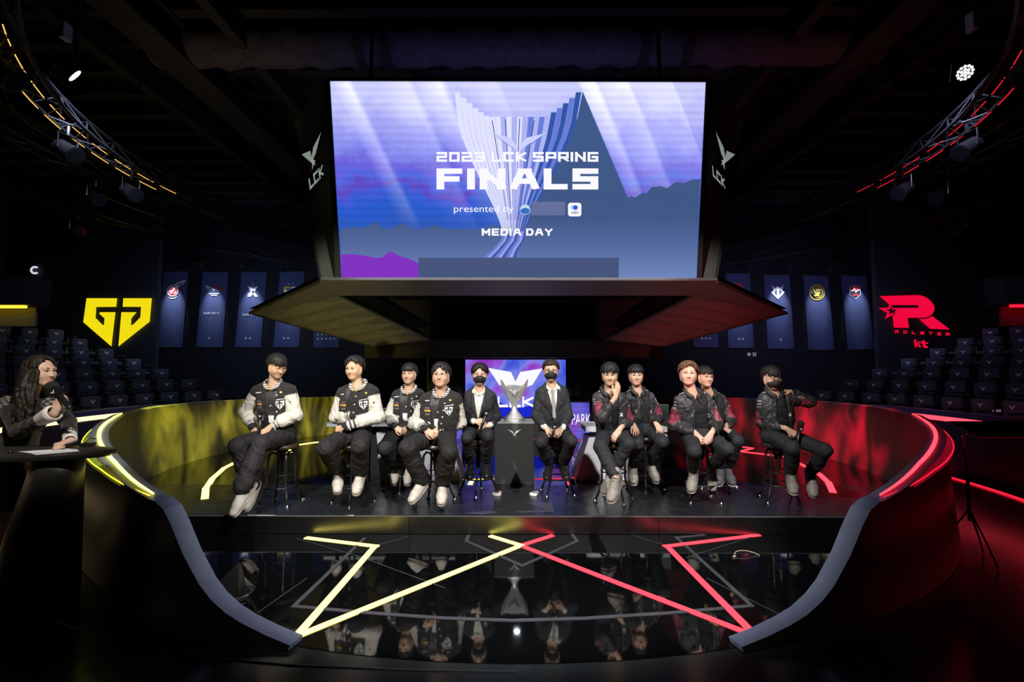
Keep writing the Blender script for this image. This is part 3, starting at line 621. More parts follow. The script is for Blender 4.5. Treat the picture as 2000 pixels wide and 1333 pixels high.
# slate lower field with torn upper edge, gradient from dark to paler blue
ms = bpy.data.materials.new('screen_slate'); ms.use_nodes = True; n2 = ms.node_tree.nodes; L2 = ms.node_tree.links; n2.remove(n2['Principled BSDF'])
e2 = n2.new('ShaderNodeEmission'); L2.new(e2.outputs[0], n2['Material Output'].inputs[0]); g2 = n2.new('ShaderNodeNewGeometry'); s2 = n2.new('ShaderNodeSeparateXYZ'); L2.new(g2.outputs['Position'], s2.inputs[0])
m2 = n2.new('ShaderNodeMapRange'); m2.inputs[1].default_value = sc_bl.z; m2.inputs[2].default_value = sc_tl.z; L2.new(s2.outputs[2], m2.inputs[0])
r2 = n2.new('ShaderNodeValToRGB'); L2.new(m2.outputs[0], r2.inputs[0]); e_ = r2.color_ramp.elements; e_.new(.3); e_.new(.55)
for k, (p, c) in zip(e_, ((0, (112, 136, 190)), (.18, (84, 106, 158)), (.32, (66, 88, 134)), (.9, (62, 90, 138)))): k.position = p; k.color = (*srgb(*c), 1)
L2.new(r2.outputs[0], e2.inputs[0])
left = [(664.5, 449)]+[(690, 443), (710, 446), (735, 433), (748, 446), (765, 447), (788, 435), (798, 446), (820, 449), (850, 440), (870, 447), (905, 448), (945, 446), (962, 439), (985, 446), (1010, 430)]
right = [(1138, 179), (1226, 387), (1232, 383), (1240, 386), (1255, 377), (1262, 379), (1272, 366), (1290, 364), (1303, 368), (1320, 356), (1335, 358), (1352, 351), (1368, 350)]
spart('slate_field', [[(667, 548), (1360, 548)]+right[::-1]+[(1128, 230), (1100, 300), (1060, 370)]+left[::-1]], ms, .004)
mp_ = emat('violet_patch', (128, 52, 192), 1); spart('violet_patch', [[(667, 548), (666.5, 497), (690, 497), (715, 500), (735, 504), (748, 503), (757, 494), (763, 491), (772, 496), (785, 502), (800, 506), (818, 515), (818, 548)]], mp_, .007)
# trophy on the screen: tapering slats
ys = [(180, 1.0), (225, .965), (270, .86), (320, .68), (360, .52), (400, .35), (430, .24), (455, .17)]
def tw(y): return float(np.interp(y, [a for a, _ in ys], [b for _, b in ys]))
sl = {'a': [], 'b': [], 'c': [], 'd': []}
for i in range(-11, 11):
    top = 229-(max(0, abs(i+.5)-5)/5.5)**1.3*48
    L_, R_ = [], []
    yy = [top]+[y for y in (240, 270, 320, 360, 400, 430, 455) if y > top+4]
    for y in yy:
        cx = 1012-(y-180)*.03; W_ = 124*tw(y); L_.append((cx+i/11*W_, y)); R_.append((cx+(i+1)/11*W_-.6, y))
    k = ('a' if i < -4 else ('b' if i % 2 else 'a') if i < 1 else ('b' if i % 2 else 'c') if i < 6 else ('c' if i % 2 else 'd'))
    sl[k].append(L_+R_[::-1])
for k, c in (('a', (226, 228, 255)), ('b', (176, 182, 242)), ('c', (104, 126, 214)), ('d', (52, 86, 168))): spart('trophy_picture', sl[k], c, .010)
spart('trophy_picture', [[(1012+f*124*tw(y0)-(y0-180)*.03-.8, y0), (1012+f*124*tw(y0)-(y0-180)*.03+.8, y0), (1012+f*124*tw(430)-7.5+.5, 430), (1012+f*124*tw(430)-7.5-.5, 430)] for f, y0 in ((-.42, 236), (-.2, 234), (.04, 232), (.28, 236))], (36, 46, 150), .012)
st = {'e': [], 'f': [], 'g': []}
for i in range(9):
    P0 = (984+i*5.0, 452); P1 = (978+i*5.2, 470); P2 = (960+i*5.8, 490); P3 = (944+i*7.2, 503)
    st['efg'[i % 3]].append([P0, (P0[0]+4.6, 452), (P1[0]+4.8, 470), (P2[0]+5.4, 490), (P3[0]+6.8, 503.5), P3, P2, P1])
for k, c in (('e', (112, 128, 208)), ('f', (150, 162, 232)), ('g', (70, 88, 176))): spart('trophy_picture', st[k], c, .010)
spart('trophy_wings', [[(962, 261), (998, 270), (1011, 289), (1012, 297), (1000, 288)], [(1068, 260), (1028, 270), (1013, 288), (1013, 298), (1030, 284)]], (206, 210, 255), .014); spart('trophy_wings', [[(1068, 260), (1013, 298), (1040, 282)], [(962, 261), (1011, 297), (985, 280)]], (120, 132, 214), .016)
WHT = emat('screen_white', (250, 250, 255), 1.0)
for txt, x0, x1, y0, y1, wd, th in (('2023 LCK SPRING', 853, 1168, 298, 317, .70, .23), ('FINALS', 853, 1168, 330, 371, .60, .26), ('MEDIA DAY', 941, 1079, 447, 461, .60, .24)):
    q_, w0 = stroke_text(txt, wd, th, .16); spart('lettering', fit(q_, w0, x0, x1, y0, y1), WHT, .02)
def font_polys(txt):
    c = bpy.data.curves.new('t', 'FONT'); c.body = txt; c.size = 1; o = bpy.data.objects.new('t', c); COL.objects.link(o)
    me = bpy.data.meshes.new_from_object(o.evaluated_get(bpy.context.evaluated_depsgraph_get())); V_ = [tuple(q.co[:2]) for q in me.vertices]; P_ = [[V_[i] for i in p.vertices] for p in me.polygons]
    bpy.data.objects.remove(o); bpy.data.curves.remove(c); bpy.data.meshes.remove(me)
    xs = [q[0] for p in P_ for q in p]; yy_ = [q[1] for p in P_ for q in p]; x0, x1, y0, y1 = min(xs), max(xs), min(yy_), max(yy_)
    return [[((u-x0)/(x1-x0), (v-y0)/(y1-y0)) for u, v in p] for p in P_]
def font_fit(txt, x0, x1, y0, y1): return [[(x0+u*(x1-x0), y1-v*(y1-y0)) for u, v in p] for p in font_polys(txt)]
spart('lettering', font_fit('presented by', 887, 1003, 402, 419), WHT, .02)
spart('globe_symbol', [disc(1025.5, 410, 10.8)], (120, 170, 215), .019); spart('globe_symbol', [disc(1025.5, 410, 9.3)], (196, 222, 240), .021); spart('globe_symbol', [[(1016.5, 411), (1021, 408), (1026, 406.5), (1031, 408), (1034.6, 411), (1033.5, 415), (1029, 418.5), (1022, 418.5), (1017.5, 415)]], (60, 110, 185), .023)
spart('plain_bar', [[(1038, 395), (1103, 395), (1103, 421.5), (1038, 421.5)]], (102, 112, 158), .022); spart('plain_bar', [[(818, 504), (1208, 504), (1208, 548.5), (818, 548.5)]], (72, 86, 126), .022)
rr = lambda x0, x1, y0, y1, r: [(cx+r*math.cos(a), cy+r*math.sin(a)) for cx, cy, a0 in ((x1-r, y1-r, 0), (x0+r, y1-r, 90), (x0+r, y0+r, 180), (x1-r, y0+r, 270)) for a in [math.radians(a0+30*k) for k in range(4)]]
spart('app_icon', [rr(1109, 1135, 397, 423.5, 5)], WHT, .022); spart('app_icon', [disc(1119, 406, 4.4)], (170, 200, 245), .024); spart('app_icon', [disc(1123.5, 406.5, 4.6)], (50, 90, 225), .026); q_, w0 = stroke_text('WON', 1.1, .24); spart('app_icon', fit(q_, w0, 1115, 1129, 414, 418.5), (20, 30, 90), .026)
# casing
M['hood'] = mat('hood_panel', (.32, .31, .30), .55, vary=.12, vscale=8)
M['case'] = mat('screen_case', (.020, .022, .022), .45, vary=.1)
M['wing'] = mat('side_panel_metal', (.075, .085, .082), .42, .2)
b = MB(); off = -N_*.03; ex = lambda x, y, l=0: scr(x, y, l)
for q in ([(641, 153), (1382, 155), (1378, 161), (645, 159)], [(645, 159), (650, 159), (671.5, 548), (657, 548), (636, 156)], [(1373, 161), (1378, 161), (1387, 156), (1369, 548), (1356, 548)]): pass
def frame_bar(q):
    f_ = [scr(x, y, .02) for x, y in q]; k_ = [p-N_*.25 for p in f_]; n_ = len(q); b.add(f_+k_, [tuple(range(n_)), tuple(range(2*n_-1, n_-1, -1))]+[(i, n_+i, n_+(i+1) % n_, (i+1) % n_) for i in range(n_)])
frame_bar([(638, 152), (1385, 154), (1378, 161), (645, 159)]); frame_bar([(638, 152), (645, 159), (667, 548), (656, 548)]); frame_bar([(1385, 154), (1369, 548), (1360, 548), (1378, 161)])
b.build('bezel', M['case'], js)
for x_ in ((652, 658, 662),):
    pass
wing_pts = {}
for sx in (-1, 1):
    mx_ = (lambda x: x) if sx < 0 else (lambda x: 2025-x)
    tl = at_y(mx_(572), 240, 6.95); bl = at_y(mx_(627), 549, 6.38); ti = scr(mx_(639), 153, -.02); bi = scr(mx_(658), 549, -.02); wing_pts[sx] = (tl, bl, ti, bi)
    b = MB(); nrm = (bi-tl).cross(ti-bl).normalized(); nrm = nrm if nrm.y < 0 else -nrm
    b.quad(tl, bl, bi, ti); b.quad(*[p-nrm*.08 for p in (tl, ti, bi, bl)]); b.quad(tl, tl-nrm*.08, bl-nrm*.08, bl); b.quad(ti, ti-nrm*.08, tl-nrm*.08, tl)
    sp_ = b.build('side_panel', M['wing'], js)
    b = MB(); b.tube([tl, bl], .022, 6); b.tube([ti+(bi-ti)*.02+Vector((sx*.03, 0, 0)), bi+Vector((sx*.02, 0, 0))], .012, 6); b.build('edge_strip', M['case'], sp_)
    wl = (lambda u, v, d=0: on_plane(mx_(u), v, bl, nrm)+nrm*(.012+d))
    # plane through three corners of the panel
    nr2 = (ti-bl).cross(bi-bl).normalized(); nr2 = nr2 if nr2.y < 0 else -nr2
    wm = lambda u, v, n__=nr2, m__=mx_, b__=bl: on_plane(m__(u), v, b__, n__)+n__*.05
    c_ = lambda pts: [(560+x/4.04, 230+y/4.04) for x, y in pts]
    mw = mat('glowing_side_print', (.62, .70, .66), .5, emit=(.36, .44, .40), es=.55)  # print given a weak glow of its own
    flat('emblem', [c_([(277, 122), (235, 290), (212, 345), (200, 335), (215, 245)]), c_([(125, 300), (192, 270), (208, 350), (200, 365)]), c_([(200, 335), (212, 345), (238, 385), (222, 375)]), c_([(208, 350), (222, 375), (206, 422)]), c_([(200, 335), (232, 345), (222, 378), (203, 368)])], wm, mw, sp_)
    q_, w0 = stroke_text('LCK', .62, .24, .12); o_, bx, uy = ((607, 373), (27, -29), (-3, -21)) if sx < 0 else ((1391, 346), (24, 26), (-1.5, -21))
    wt = lambda u, v, n__=nr2, b__=bl: on_plane(u, v, b__, n__)+n__*.05
    flat('lettering', [[(o_[0]+u/w0*bx[0]+v*uy[0], o_[1]+u/w0*bx[1]+v*uy[1]) for u, v in p] for p in q_], wt, mw, sp_)
# hood: flat front band and two drooping wings of folded panels
A = {-1: at_y(628, 549, 6.36), 1: at_y(1400, 550, 6.36)}; a_ = {-1: at_y(663, 578, 7.45), 1: at_y(1352, 578, 7.45)}
b = MB(); th = Vector((0, 0, .045)); b.add([A[-1], A[1], a_[1], a_[-1]]+[p+th for p in (A[-1], A[1], a_[1], a_[-1])], [(0, 3, 2, 1), (4, 5, 6, 7), (0, 1, 5, 4), (2, 3, 7, 6)]); b.build('hood_band', M['hood'], js)
b = MB(); b.tube([A[-1]+Vector((0, -.015, .02)), A[1]+Vector((0, -.015, .02))], .02, 6); b.build('edge_strip', mat('edge_strip_grey', (.16, .16, .18), .4, .3), js)
for sx in (-1, 1):
    mx_ = (lambda x: x) if sx < 0 else (lambda x: 2024-x)
    T = at_y(mx_(487), 612, 8.3); B = at_y(mx_(727), 677, 9.5); bb = at_y(mx_(841), 664, 9.5); A0 = A[sx]; a0 = a_[sx]
    # outer edge A -> T -> B, inner edge a -> b; folds run from the inner edge out to the outer edge
    inner = [a0.lerp(bb, k/6) for k in range(7)]
    outer = [A0.lerp(T, 1.0)]+[T.lerp(B, k/6) for k in range(1, 7)]
    b = MB(); b.add([A0, T, a0], [(0, 1, 2)]); b.build('hood_panel', M['hood'], js)
    for k in range(6):
        p0, p1, q0, q1 = inner[k], inner[k+1], outer[k], outer[k+1]
        i0, i1, o0, o1 = p0, p1, q0, q1; ri = p0.lerp(p1, .5); ro = q0.lerp(q1, .5)+Vector((0, 0, .012))
        m0 = p0.lerp(q0, .5); m1 = p1.lerp(q1, .5); rm = ri.lerp(ro, .5)+Vector((0, 0, .075))
        b = MB(); b.add([i0, ri, rm, m0, ro, o0], [(0, 1, 2, 3), (3, 2, 4, 5)]); b.build('hood_panel', M['hood'], js)
        b = MB(); b.add([ri, i1, m1, rm, o1, ro], [(0, 1, 2, 3), (3, 2, 4, 5)]); b.build('hood_panel', M['hood'], js)
    b = MB(); b.tube([A0, T], .022, 6); b.tube([T, B], .016, 6); b.tube([a0, bb], .02, 6); b.build('edge_strip', M['wing'], js)
    # top skin of the wing
    b = MB(); up = Vector((0, 0, .26)); b.add([A0+up*.3, T+up*.3, B+up, bb+up, a0+up], [(0, 1, 2, 3, 4)]); b.build('hood_top', M['case'], js)
b = MB(); b.box(-2.45, 2.45, 7.46, 10.4, 3.05, 5.3); b.build('core_box', M['black'], js)
b = MB(); b.lathe([(.001, -.012), (.045, -.012), (.05, 0)], (.03, 8.95, 3.045), 16); b.build('downlight', emat('downlight', (235, 245, 255), 60), js)
b = MB(); b.add([at_y(712, 664, 10.0), at_y(1300, 664, 10.0), at_y(1300, 699, 10.0), at_y(712, 699, 10.0)], [(3, 2, 1, 0)]); q = b.v[:]; b.add([p+Vector((0, .3, 0)) for p in q], [(0, 1, 2, 3)]); b.quad(q[3], q[2], q[2]+Vector((0, .3, 0)), q[3]+Vector((0, .3, 0))); b.build('rear_valance', mat('valance', (.05, .045, .04), .6), js)
for sx in (-1, 1):
    b = MB(); p = at_y(1006+sx*170, 664, 9.6); b.box(min(p.x, p.x+sx*1.3), max(p.x, p.x+sx*1.3), 9.9, 10.3, 2.1, 3.1); b.build('core_box', M['black'], js)
for x in (-2.0, 2.0):
    b = MB(); b.tube([(x, 6.5, 5.1), (x*1.05, 6.9, 6.9)], .03, 6); b.tube([(x, 9.5, 5.2), (x, 9.5, 6.9)], .03, 6); b.build('hanger', M['black_metal'], js)

# ================================================================ back of the stage
YL = 10.6
lk = thing('rear_screen', 'bright purple and blue video screen standing behind the trophy', 'screen', tuple(at_y(1006, 815, YL)))
m = bpy.data.materials.new('rear_picture'); m.use_nodes = True; n = m.node_tree.nodes; L = m.node_tree.links; n.remove(n['Principled BSDF']); em = n.new('ShaderNodeEmission'); L.new(em.outputs[0], n['Material Output'].inputs[0])
tc = n.new('ShaderNodeTexCoord'); nz = n.new('ShaderNodeTexNoise'); nz.inputs['Scale'].default_value = 1.25; nz.inputs['Detail'].default_value = 3; nz.inputs['Distortion'].default_value = .3; L.new(tc.outputs['Object'], nz.inputs['Vector'])
L.new(ramp(nz.outputs[0], [(.30, (40, 60, 215)), (.42, (92, 108, 225)), (.50, (130, 136, 240)), (.55, (150, 90, 215)), (.63, (140, 45, 190)), (.72, (95, 120, 228))]), em.inputs[0]); em.inputs[1].default_value = .95
b = MB(); P = [at_y(x, y, YL) for x, y in ((909, 815), (1105, 815), (1105, 703), (909, 703))]; b.quad(*P); rs = b.build('screen', m, lk)
b = MB(); b.box(P[0].x-.02, P[1].x+.02, YL+.01, YL+.12, .17, P[2].z+.02); b.build('casing', M['black'], lk)
RP = lambda u, v: at_y(u, v, YL-.02)
flat('picture_shape', [[(909, 790), (950, 770), (1000, 800), (1050, 790), (1105, 798), (1105, 815), (909, 815)]], lambda u, v: at_y(u, v, YL-.01), emat('deep_blue', (24, 40, 205), 1), rs)
flat('picture_shape', [[(1050, 815), (1060, 803), (1075, 806), (1085, 800), (1105, 799), (1105, 815)]], lambda u, v: at_y(u, v, YL-.015), emat('black_ink', (10, 12, 30), .5), rs)
flat('emblem', [[(953, 719), (998, 727), (1007, 746), (1007, 765), (975, 752)], [(1060, 720), (1016, 727), (1007, 746), (1007, 765), (1040, 752)]], RP, WHT, rs)
q_, w0 = stroke_text('LCK', 1.25, .24, .2); flat('lettering', fit(q_, w0, 972, 1042, 775, 796), RP, WHT, rs)
# low curved video wall with lettering
lw = thing('low_video_wall', 'low curved violet video wall with white lettering behind the suited men', 'screen', (0, 10.3, .17))
mv = bpy.data.materials.new('low_picture'); mv.use_nodes = True; n = mv.node_tree.nodes; L = mv.node_tree.links; n.remove(n['Principled BSDF']); em = n.new('ShaderNodeEmission'); L.new(em.outputs[0], n['Material Output'].inputs[0])
tc = n.new('ShaderNodeTexCoord'); nz = n.new('ShaderNodeTexNoise'); nz.inputs['Scale'].default_value = 1.6; L.new(tc.outputs['Object'], nz.inputs['Vector'])
L.new(ramp(nz.outputs[0], [(.35, (74, 70, 205)), (.5, (112, 106, 225)), (.62, (140, 80, 200))]), em.inputs[0]); em.inputs[1].default_value = .85
b = MB(); NX = 24; top = []
cur = lambda x: 10.32-.045*x*x
for i in range(NX):
    x0 = -1.35+2.9*i/NX; x1 = -1.35+2.9*(i+1)/NX; (b.quad((x0, cur(x0), .175), (x1, cur(x1), .175), (x1, cur(x1), .93), (x0, cur(x0), .93)) if abs((x0+x1)/2) > 1.1 else 0)
lws = b.build('screen', mv, lw)
b = MB()
for i in range(NX):
    x0 = -1.35+2.9*i/NX; x1 = -1.35+2.9*(i+1)/NX; (0 if abs((x0+x1)/2) < 1.1 else 1) and b.quad((x0, cur(x0)+.02, .175), (x0, cur(x0)+.02, .95), (x1, cur(x1)+.02, .95), (x1, cur(x1)+.02, .175)); (0 if abs((x0+x1)/2) < 1.1 else 1) and b.quad((x0, cur(x0)-.01, .935), (x1, cur(x1)-.01, .935), (x1, cur(x1)+.03, .955), (x0, cur(x0)+.03, .955))
b.build('casing', M['black'], lw)
SL = emat('scan_line', (64, 62, 170), .8)
for k in range(7):
    for xa in (-1.35, 1.12):
        b = MB(); z = .24+k*.1; n_ = 8; x_e = -1.12 if xa < 0 else 1.55; b.tube([(xa+(x_e-xa)*i/n_, cur(xa+(x_e-xa)*i/n_)-.004, z) for i in range(n_+1)], .004, 4); b.build('scan_line', SL, lws)
for tx, x0, x1 in (('PARK', 1117, 1153),):
    pl = font_fit(tx, x0, x1, 809, 830); flat('lettering', pl, lambda u, v: (lambda p: Vector((p.x, cur(p.x)-.012, p.z)))(at_y(u, v, 10.24)), WHT, lws)
# light lines in the rear deck
t = thing('rear_light_line', 'pink and yellow light lines in the deck behind the plinth', 'floor light', (0, 7.2, .17))
for p, q, m_ in (((905, 938), (965, 936), 'led_y2'), ((915, 955), (922, 938), 'led_y'), ((1045, 937), (1150, 933), 'led_r2'), ((1105, 934), (1114, 955), 'led_r'), ((1040, 858), (1160, 861), 'led_r2')):
    b = MB(); strip(b, on_z(*p, .172), on_z(*q, .172), .06 if abs(p[0]-q[0]) < 20 else .03, .177); b.build('light_segment', M[m_], t)
# glass booths beside the screen
M['booth'] = mat('dark_booth_glass', (.012, .018, .02), .12, 0, .6)
for x0, x1, col in ((836, 905, 'left'), (1110, 1182, 'right')):
    t = thing('glass_booth', f'dark glazed booth to the {col} of the rear screen', 'booth', tuple(at_y((x0+x1)/2, 790, 11.2)), 'dark glazed booths')
    A1 = at_y(x0, 700, 11.2); B1 = at_y(x1, 790, 11.2)
    b = MB(); b.box(A1.x, B1.x, 11.2, 12, .0, A1.z+.3); b.build('glass_front', M['booth'], t)
    xe = A1.x if x0 < 1000 else B1.x
    b = MB(); b.box(xe-.012, xe+.012, 11.17, 11.2, B1.z, A1.z+.2); b.build('metal_edge', mat('booth_edge', (.35, .42, .42), .3, .6), t)
    if x0 > 1000:
        for k in range(6):
            b = MB(); z = at_y(1130, 762+k*4, 11.15).z; b.box(at_y(1115, 770, 11.15).x, at_y(1138, 770, 11.15).x, 11.14, 11.18, z-.012, z+.012); b.build('louvre', M['seat_dark'], t)
        b = MB(); p = at_y(1150, 775, 11.17); b.box(p.x-.12, p.x+.18, 11.15, 11.2, p.z-.1, p.z+.08); b.build('panel', mat('booth_panel', (.03, .05, .055), .4), t)
# player desks: faceted pale fronts
M['desk'] = mat('pale_desk_panel', (.56, .57, .64), .45, vary=.06); M['desk2'] = mat('lilac_desk_panel', (.42, .41, .52), .45, vary=.06); M['desk_top'] = mat('grey_desk_top', (.30, .36, .38), .35)
def dface(pts, Y): return [at_y(x, y, Y+dy) for x, y, dy in pts]
for sx, side in ((-1, 'left'), (1, 'right')):
    if sx < 0:
        front = [(745, 949, 0), (903, 948, 0), (886, 880, .15), (735, 846, .15)]; facets = [[(745, 949), (800, 949), (775, 905), (738, 890)], [(800, 949), (862, 948), (838, 905), (822, 930)], [(862, 948), (903, 948), (886, 890)]]
    else:
        front = [(1122, 945, 0), (1286, 945, 0), (1304, 850, .15), (1150, 856, .15)]; facets = [[(1122, 945), (1175, 945), (1160, 930), (1125, 932)], [(1286, 945), (1250, 945), (1262, 920)]]
    P = dface(front, 6.5); base = (P[0]+P[1])/2
    t = thing('player_desk', f'pale faceted player desk behind the seated men on the {side}', 'desk', (base.x, 6.5, .172), 'player desks')
    b = MB(); back = [p+Vector((0, .5, 0)) for p in P]; b.add(P+back, [(0, 1, 2, 3), (7, 6, 5, 4), (0, 3, 7, 4), (1, 5, 6, 2), (3, 2, 6, 7), (0, 4, 5, 1)]); b.build('front_panel', M['desk'], t)
    n_d = (P[1]-P[0]).cross(P[3]-P[0]).normalized(); n_d = n_d if n_d.y < 0 else -n_d
    for i, fq in enumerate(facets):
        b = MB(); b.prism(fq, lambda u, v, d: on_plane(u, v, P[0], n_d)+n_d*d, .012, .0); b.build('facet', M['desk2'], t)
    z = .86
    if sx < 0: b = MB(); b.prism([(-2.55, 6.62), (-2.62, 6.75), (-2.35, 7.35), (-.85, 7.35), (-.8, 6.62)], lambda u, v, d: (u, v, d), .86, .90); b.build('desk_top', M['desk_top'], t); b = MB(); b.box(-2.0, -1.85, 6.8, 7.2, .172, .86); b.build('leg', M['black'], t)
    else:
        b = MB(); b.prism([(.95, 6.62), (.95, 7.3), (2.0, 7.3), (2.05, 6.62)], lambda u, v, d: (u, v, d), .79, .86); b.build('desk_top', M['desk'], t)
M['monitor'] = mat('monitor_back', (.02, .034, .032), .35)
for (x0, x1, y0, y1), lab in (((739, 762, 797, 838), 'black monitor standing on the left player desk'), ((1286, 1306, 790, 838), 'dark green backed monitor standing on the right player desk')):
    p = at_y((x0+x1)/2, y1, 6.95); q = at_y(x1, y0, 6.95); t = thing('monitor', lab, 'monitor', (p.x, p.y, .9 if x0 < 1000 else .86))
    w_ = q.x-p.x; b = MB(); b.box(p.x-w_, p.x+w_, 6.93, 6.97, p.z, q.z, bev=.012); b.build('screen_back', M['monitor'], t)
    b = MB(); b.box(p.x-.03, p.x+.03, 6.97, 7.02, t.location.z, p.z+.15); b.box(p.x-.09, p.x+.09, 6.92, 7.06, t.location.z, t.location.z+.015); b.build('stand', M['black'], t)
p = at_y(655, 828, 7.0); t = thing('gaming_chair', 'black padded chair back behind the left end of the desk', 'chair', (p.x, 7.6, .172))
b = MB(); b.box(p.x-.16, p.x+.16, 7.5, 7.6, .7, 1.02, bev=.04); b.build('backrest', M['satin_black'], t, 'auto'); b = MB(); b.box(p.x-.24, p.x+.24, 7.35, 7.85, .58, .66, bev=.03); b.build('seat', M['satin_black'], t); b = MB(); b.tube([(p.x, 7.6, .2), (p.x, 7.6, .6)], .03); b.lathe([(.28, .174), (.26, .2)], (p.x, 7.6, 0), 12); b.build('base', M['black_metal'], t)

# ================================================================ plinth and trophy
M['plinth'] = mat('plinth_grey', (.045, .046, .046), .5, vary=.12, vscale=30)
PX0, PX1, PY0, PY1 = at_y(966, 900, 6.2).x, at_y(1043, 900, 6.2).x, 5.78, 6.2
PY0 = 6.22; PX0 = at_y(966, 900, PY0).x; PX1 = at_y(1043, 900, PY0).x; PY1 = PY0+.46; PZ = at_y(1005, 826, PY0).z; PXC = (PX0+PX1)/2
t = thing('plinth', 'dark grey square plinth with a white winged emblem, holding the trophy', 'plinth', (PXC, PY0+.23, .18))
b = MB(); b.box(PX0, PX1, PY0, PY1, .181, PZ-.012, bev=.004); pb = b.build('body', M['plinth'], t)
b = MB(); b.box(PX0-.004, PX1+.004, PY0-.004, PY1+.004, PZ-.012, PZ, bev=.003); b.build('top_plate', mat('plinth_top', (.42, .46, .45), .35), t)
flat('emblem', [[(991, 839), (1001, 842.5), (1004.3, 849.5), (1001.5, 847)], [(1018.5, 839), (1008.5, 842.5), (1004.3, 849.5), (1008, 847)], [(1001.5, 847), (1004.3, 849.5), (1007.5, 852), (1004.5, 850.8)], [(1008, 847), (1004.8, 850), (1002, 852.5), (1003, 849.8)]], lambda u, v: at_y(u, v, PY0-.006), M['white_print'], t)
TC = Vector((PXC, PY0+.2, PZ)); pxm = 1/ (F/TC.y)
M['silver'] = mat('polished_silver', (.92, .92, .93), .40, .72, vary=.03)
M['silver_d'] = mat('ridged_silver', (.88, .88, .90), .42, .72, vary=.04)
tr = thing('trophy', 'tall silver winged trophy cup standing on the grey plinth', 'trophy', tuple(TC))
b = MB(); b.lathe([(.001, .0), (.132, .0), (.134, .012), (.126, .022), (.126, .045), (.12, .052), (.001, .052)], TC, 40); b.build('base', M['silver'], tr, 'auto')
b = MB(); prof = [(.115, .052), (.105, .065), (.085, .085), (.062, .11), (.043, .14), (.034, .165), (.030, .185), (.034, .21)]; nn = 40; vs = []
for r, z in prof:
    for j in range(nn): a = 2*PI*j/nn; k = 1+.05*math.cos(a*14+z*20); vs.append(TC+Vector((r*k*math.cos(a), r*k*math.sin(a), z)))
b.add(vs, [(i*nn+j, i*nn+(j+1) % nn, (i+1)*nn+(j+1) % nn, (i+1)*nn+j) for i in range(len(prof)-1) for j in range(nn)]); b.build('stem', M['silver_d'], tr, True)
NS = 44
cupz = [(.205, .033), (.235, .046), (.27, .068), (.31, .093), (.35, .118), (.40, .143), (.44, .158), (.475, .168), (.52, .176), (.57, .182)]
def cupr(z): return float(np.interp(z, [a for a, _ in cupz], [c for _, c in cupz]))
for j in range(NS):                               # ribs of the cup, each its own slat, taller towards the two sides
    a = 2*PI*(j+.5)/NS; hw = PI/NS*.97; ht = .470+.072*max(0, (abs(math.cos(a))-.55)/.45)**1.8
    zs = [z for z, _ in cupz if z < ht-.005]+[ht]; v = []; 
    for z in zs:
        r = cupr(z); sc_ = 1.0 if j % 2 else .982
        for rr_, aa in ((r*sc_, a-hw), (r*sc_+.006, a), (r*sc_, a+hw), (r*sc_-.010, a)): v.append(TC+Vector((rr_*math.cos(aa), rr_*.86*math.sin(aa), z)))
    k = len(zs); f = [(i*4+c, i*4+(c+1) % 4, i*4+4+(c+1) % 4, i*4+4+c) for i in range(k-1) for c in range(4)]+[(k*4-4, k*4-3, k*4-2, k*4-1)]
    put('cup_slat', pydata('cup_slat', v, f), M['silver_d' if j % 3 else 'silver'], tr)
b = MB(); nn = 30; vs = []; 
for z, r in [(z, r-.012) for z, r in cupz if z < .46]: vs += [TC+Vector((r*math.cos(2*PI*j/nn), r*.86*math.sin(2*PI*j/nn), z)) for j in range(nn)]
b.add(vs, [(i*nn+j, i*nn+(j+1) % nn, (i+1)*nn+(j+1) % nn, (i+1)*nn+j) for i in range(7-1) for j in range(nn)]); b.build('cup_lining', M['silver'], tr, True)
b = MB(); b.prism([(-.07, .405), (-.025, .392), (0, .368), (.025, .392), (.07, .405), (.028, .365), (0, .335), (-.028, .365)], lambda u, v, d: TC+Vector((u, -cupr(v)*.86*math.sqrt(max(0, 1-(u/cupr(v))**2))-d, v)), .004, .02); b.build('wings', M['silver'], tr)
# white floor pucks
for x, lab in ((970, 'white round puck with a tab, on the deck left of the plinth'), (1043, 'white round puck with a tab, on the deck right of the plinth')):
    p = on_z(x, 968, .18); t = thing('white_puck', lab, 'puck', tuple(p), 'white pucks beside the plinth'); wm = M.setdefault('puck', mat('puck_plastic', (.8, .78, .74), .4))
    b = MB(); b.lathe([(.052, .002), (.055, .012), (.05, .026), (.028, .03)], p, 24); b.build('disc', wm, t, 'auto')
    b = MB(); b.box(p.x-.01, p.x+.055, p.y+.045, p.y+.11, .182, .202, bev=.004); b.build('tab', wm, t)
    b = MB(); b.lathe([(.02, .0305), (.018, .034)], p, 14); b.build('centre', mat('puck_centre', (.45, .05, .08) if x < 1000 else (.06, .04, .10), .5), t)
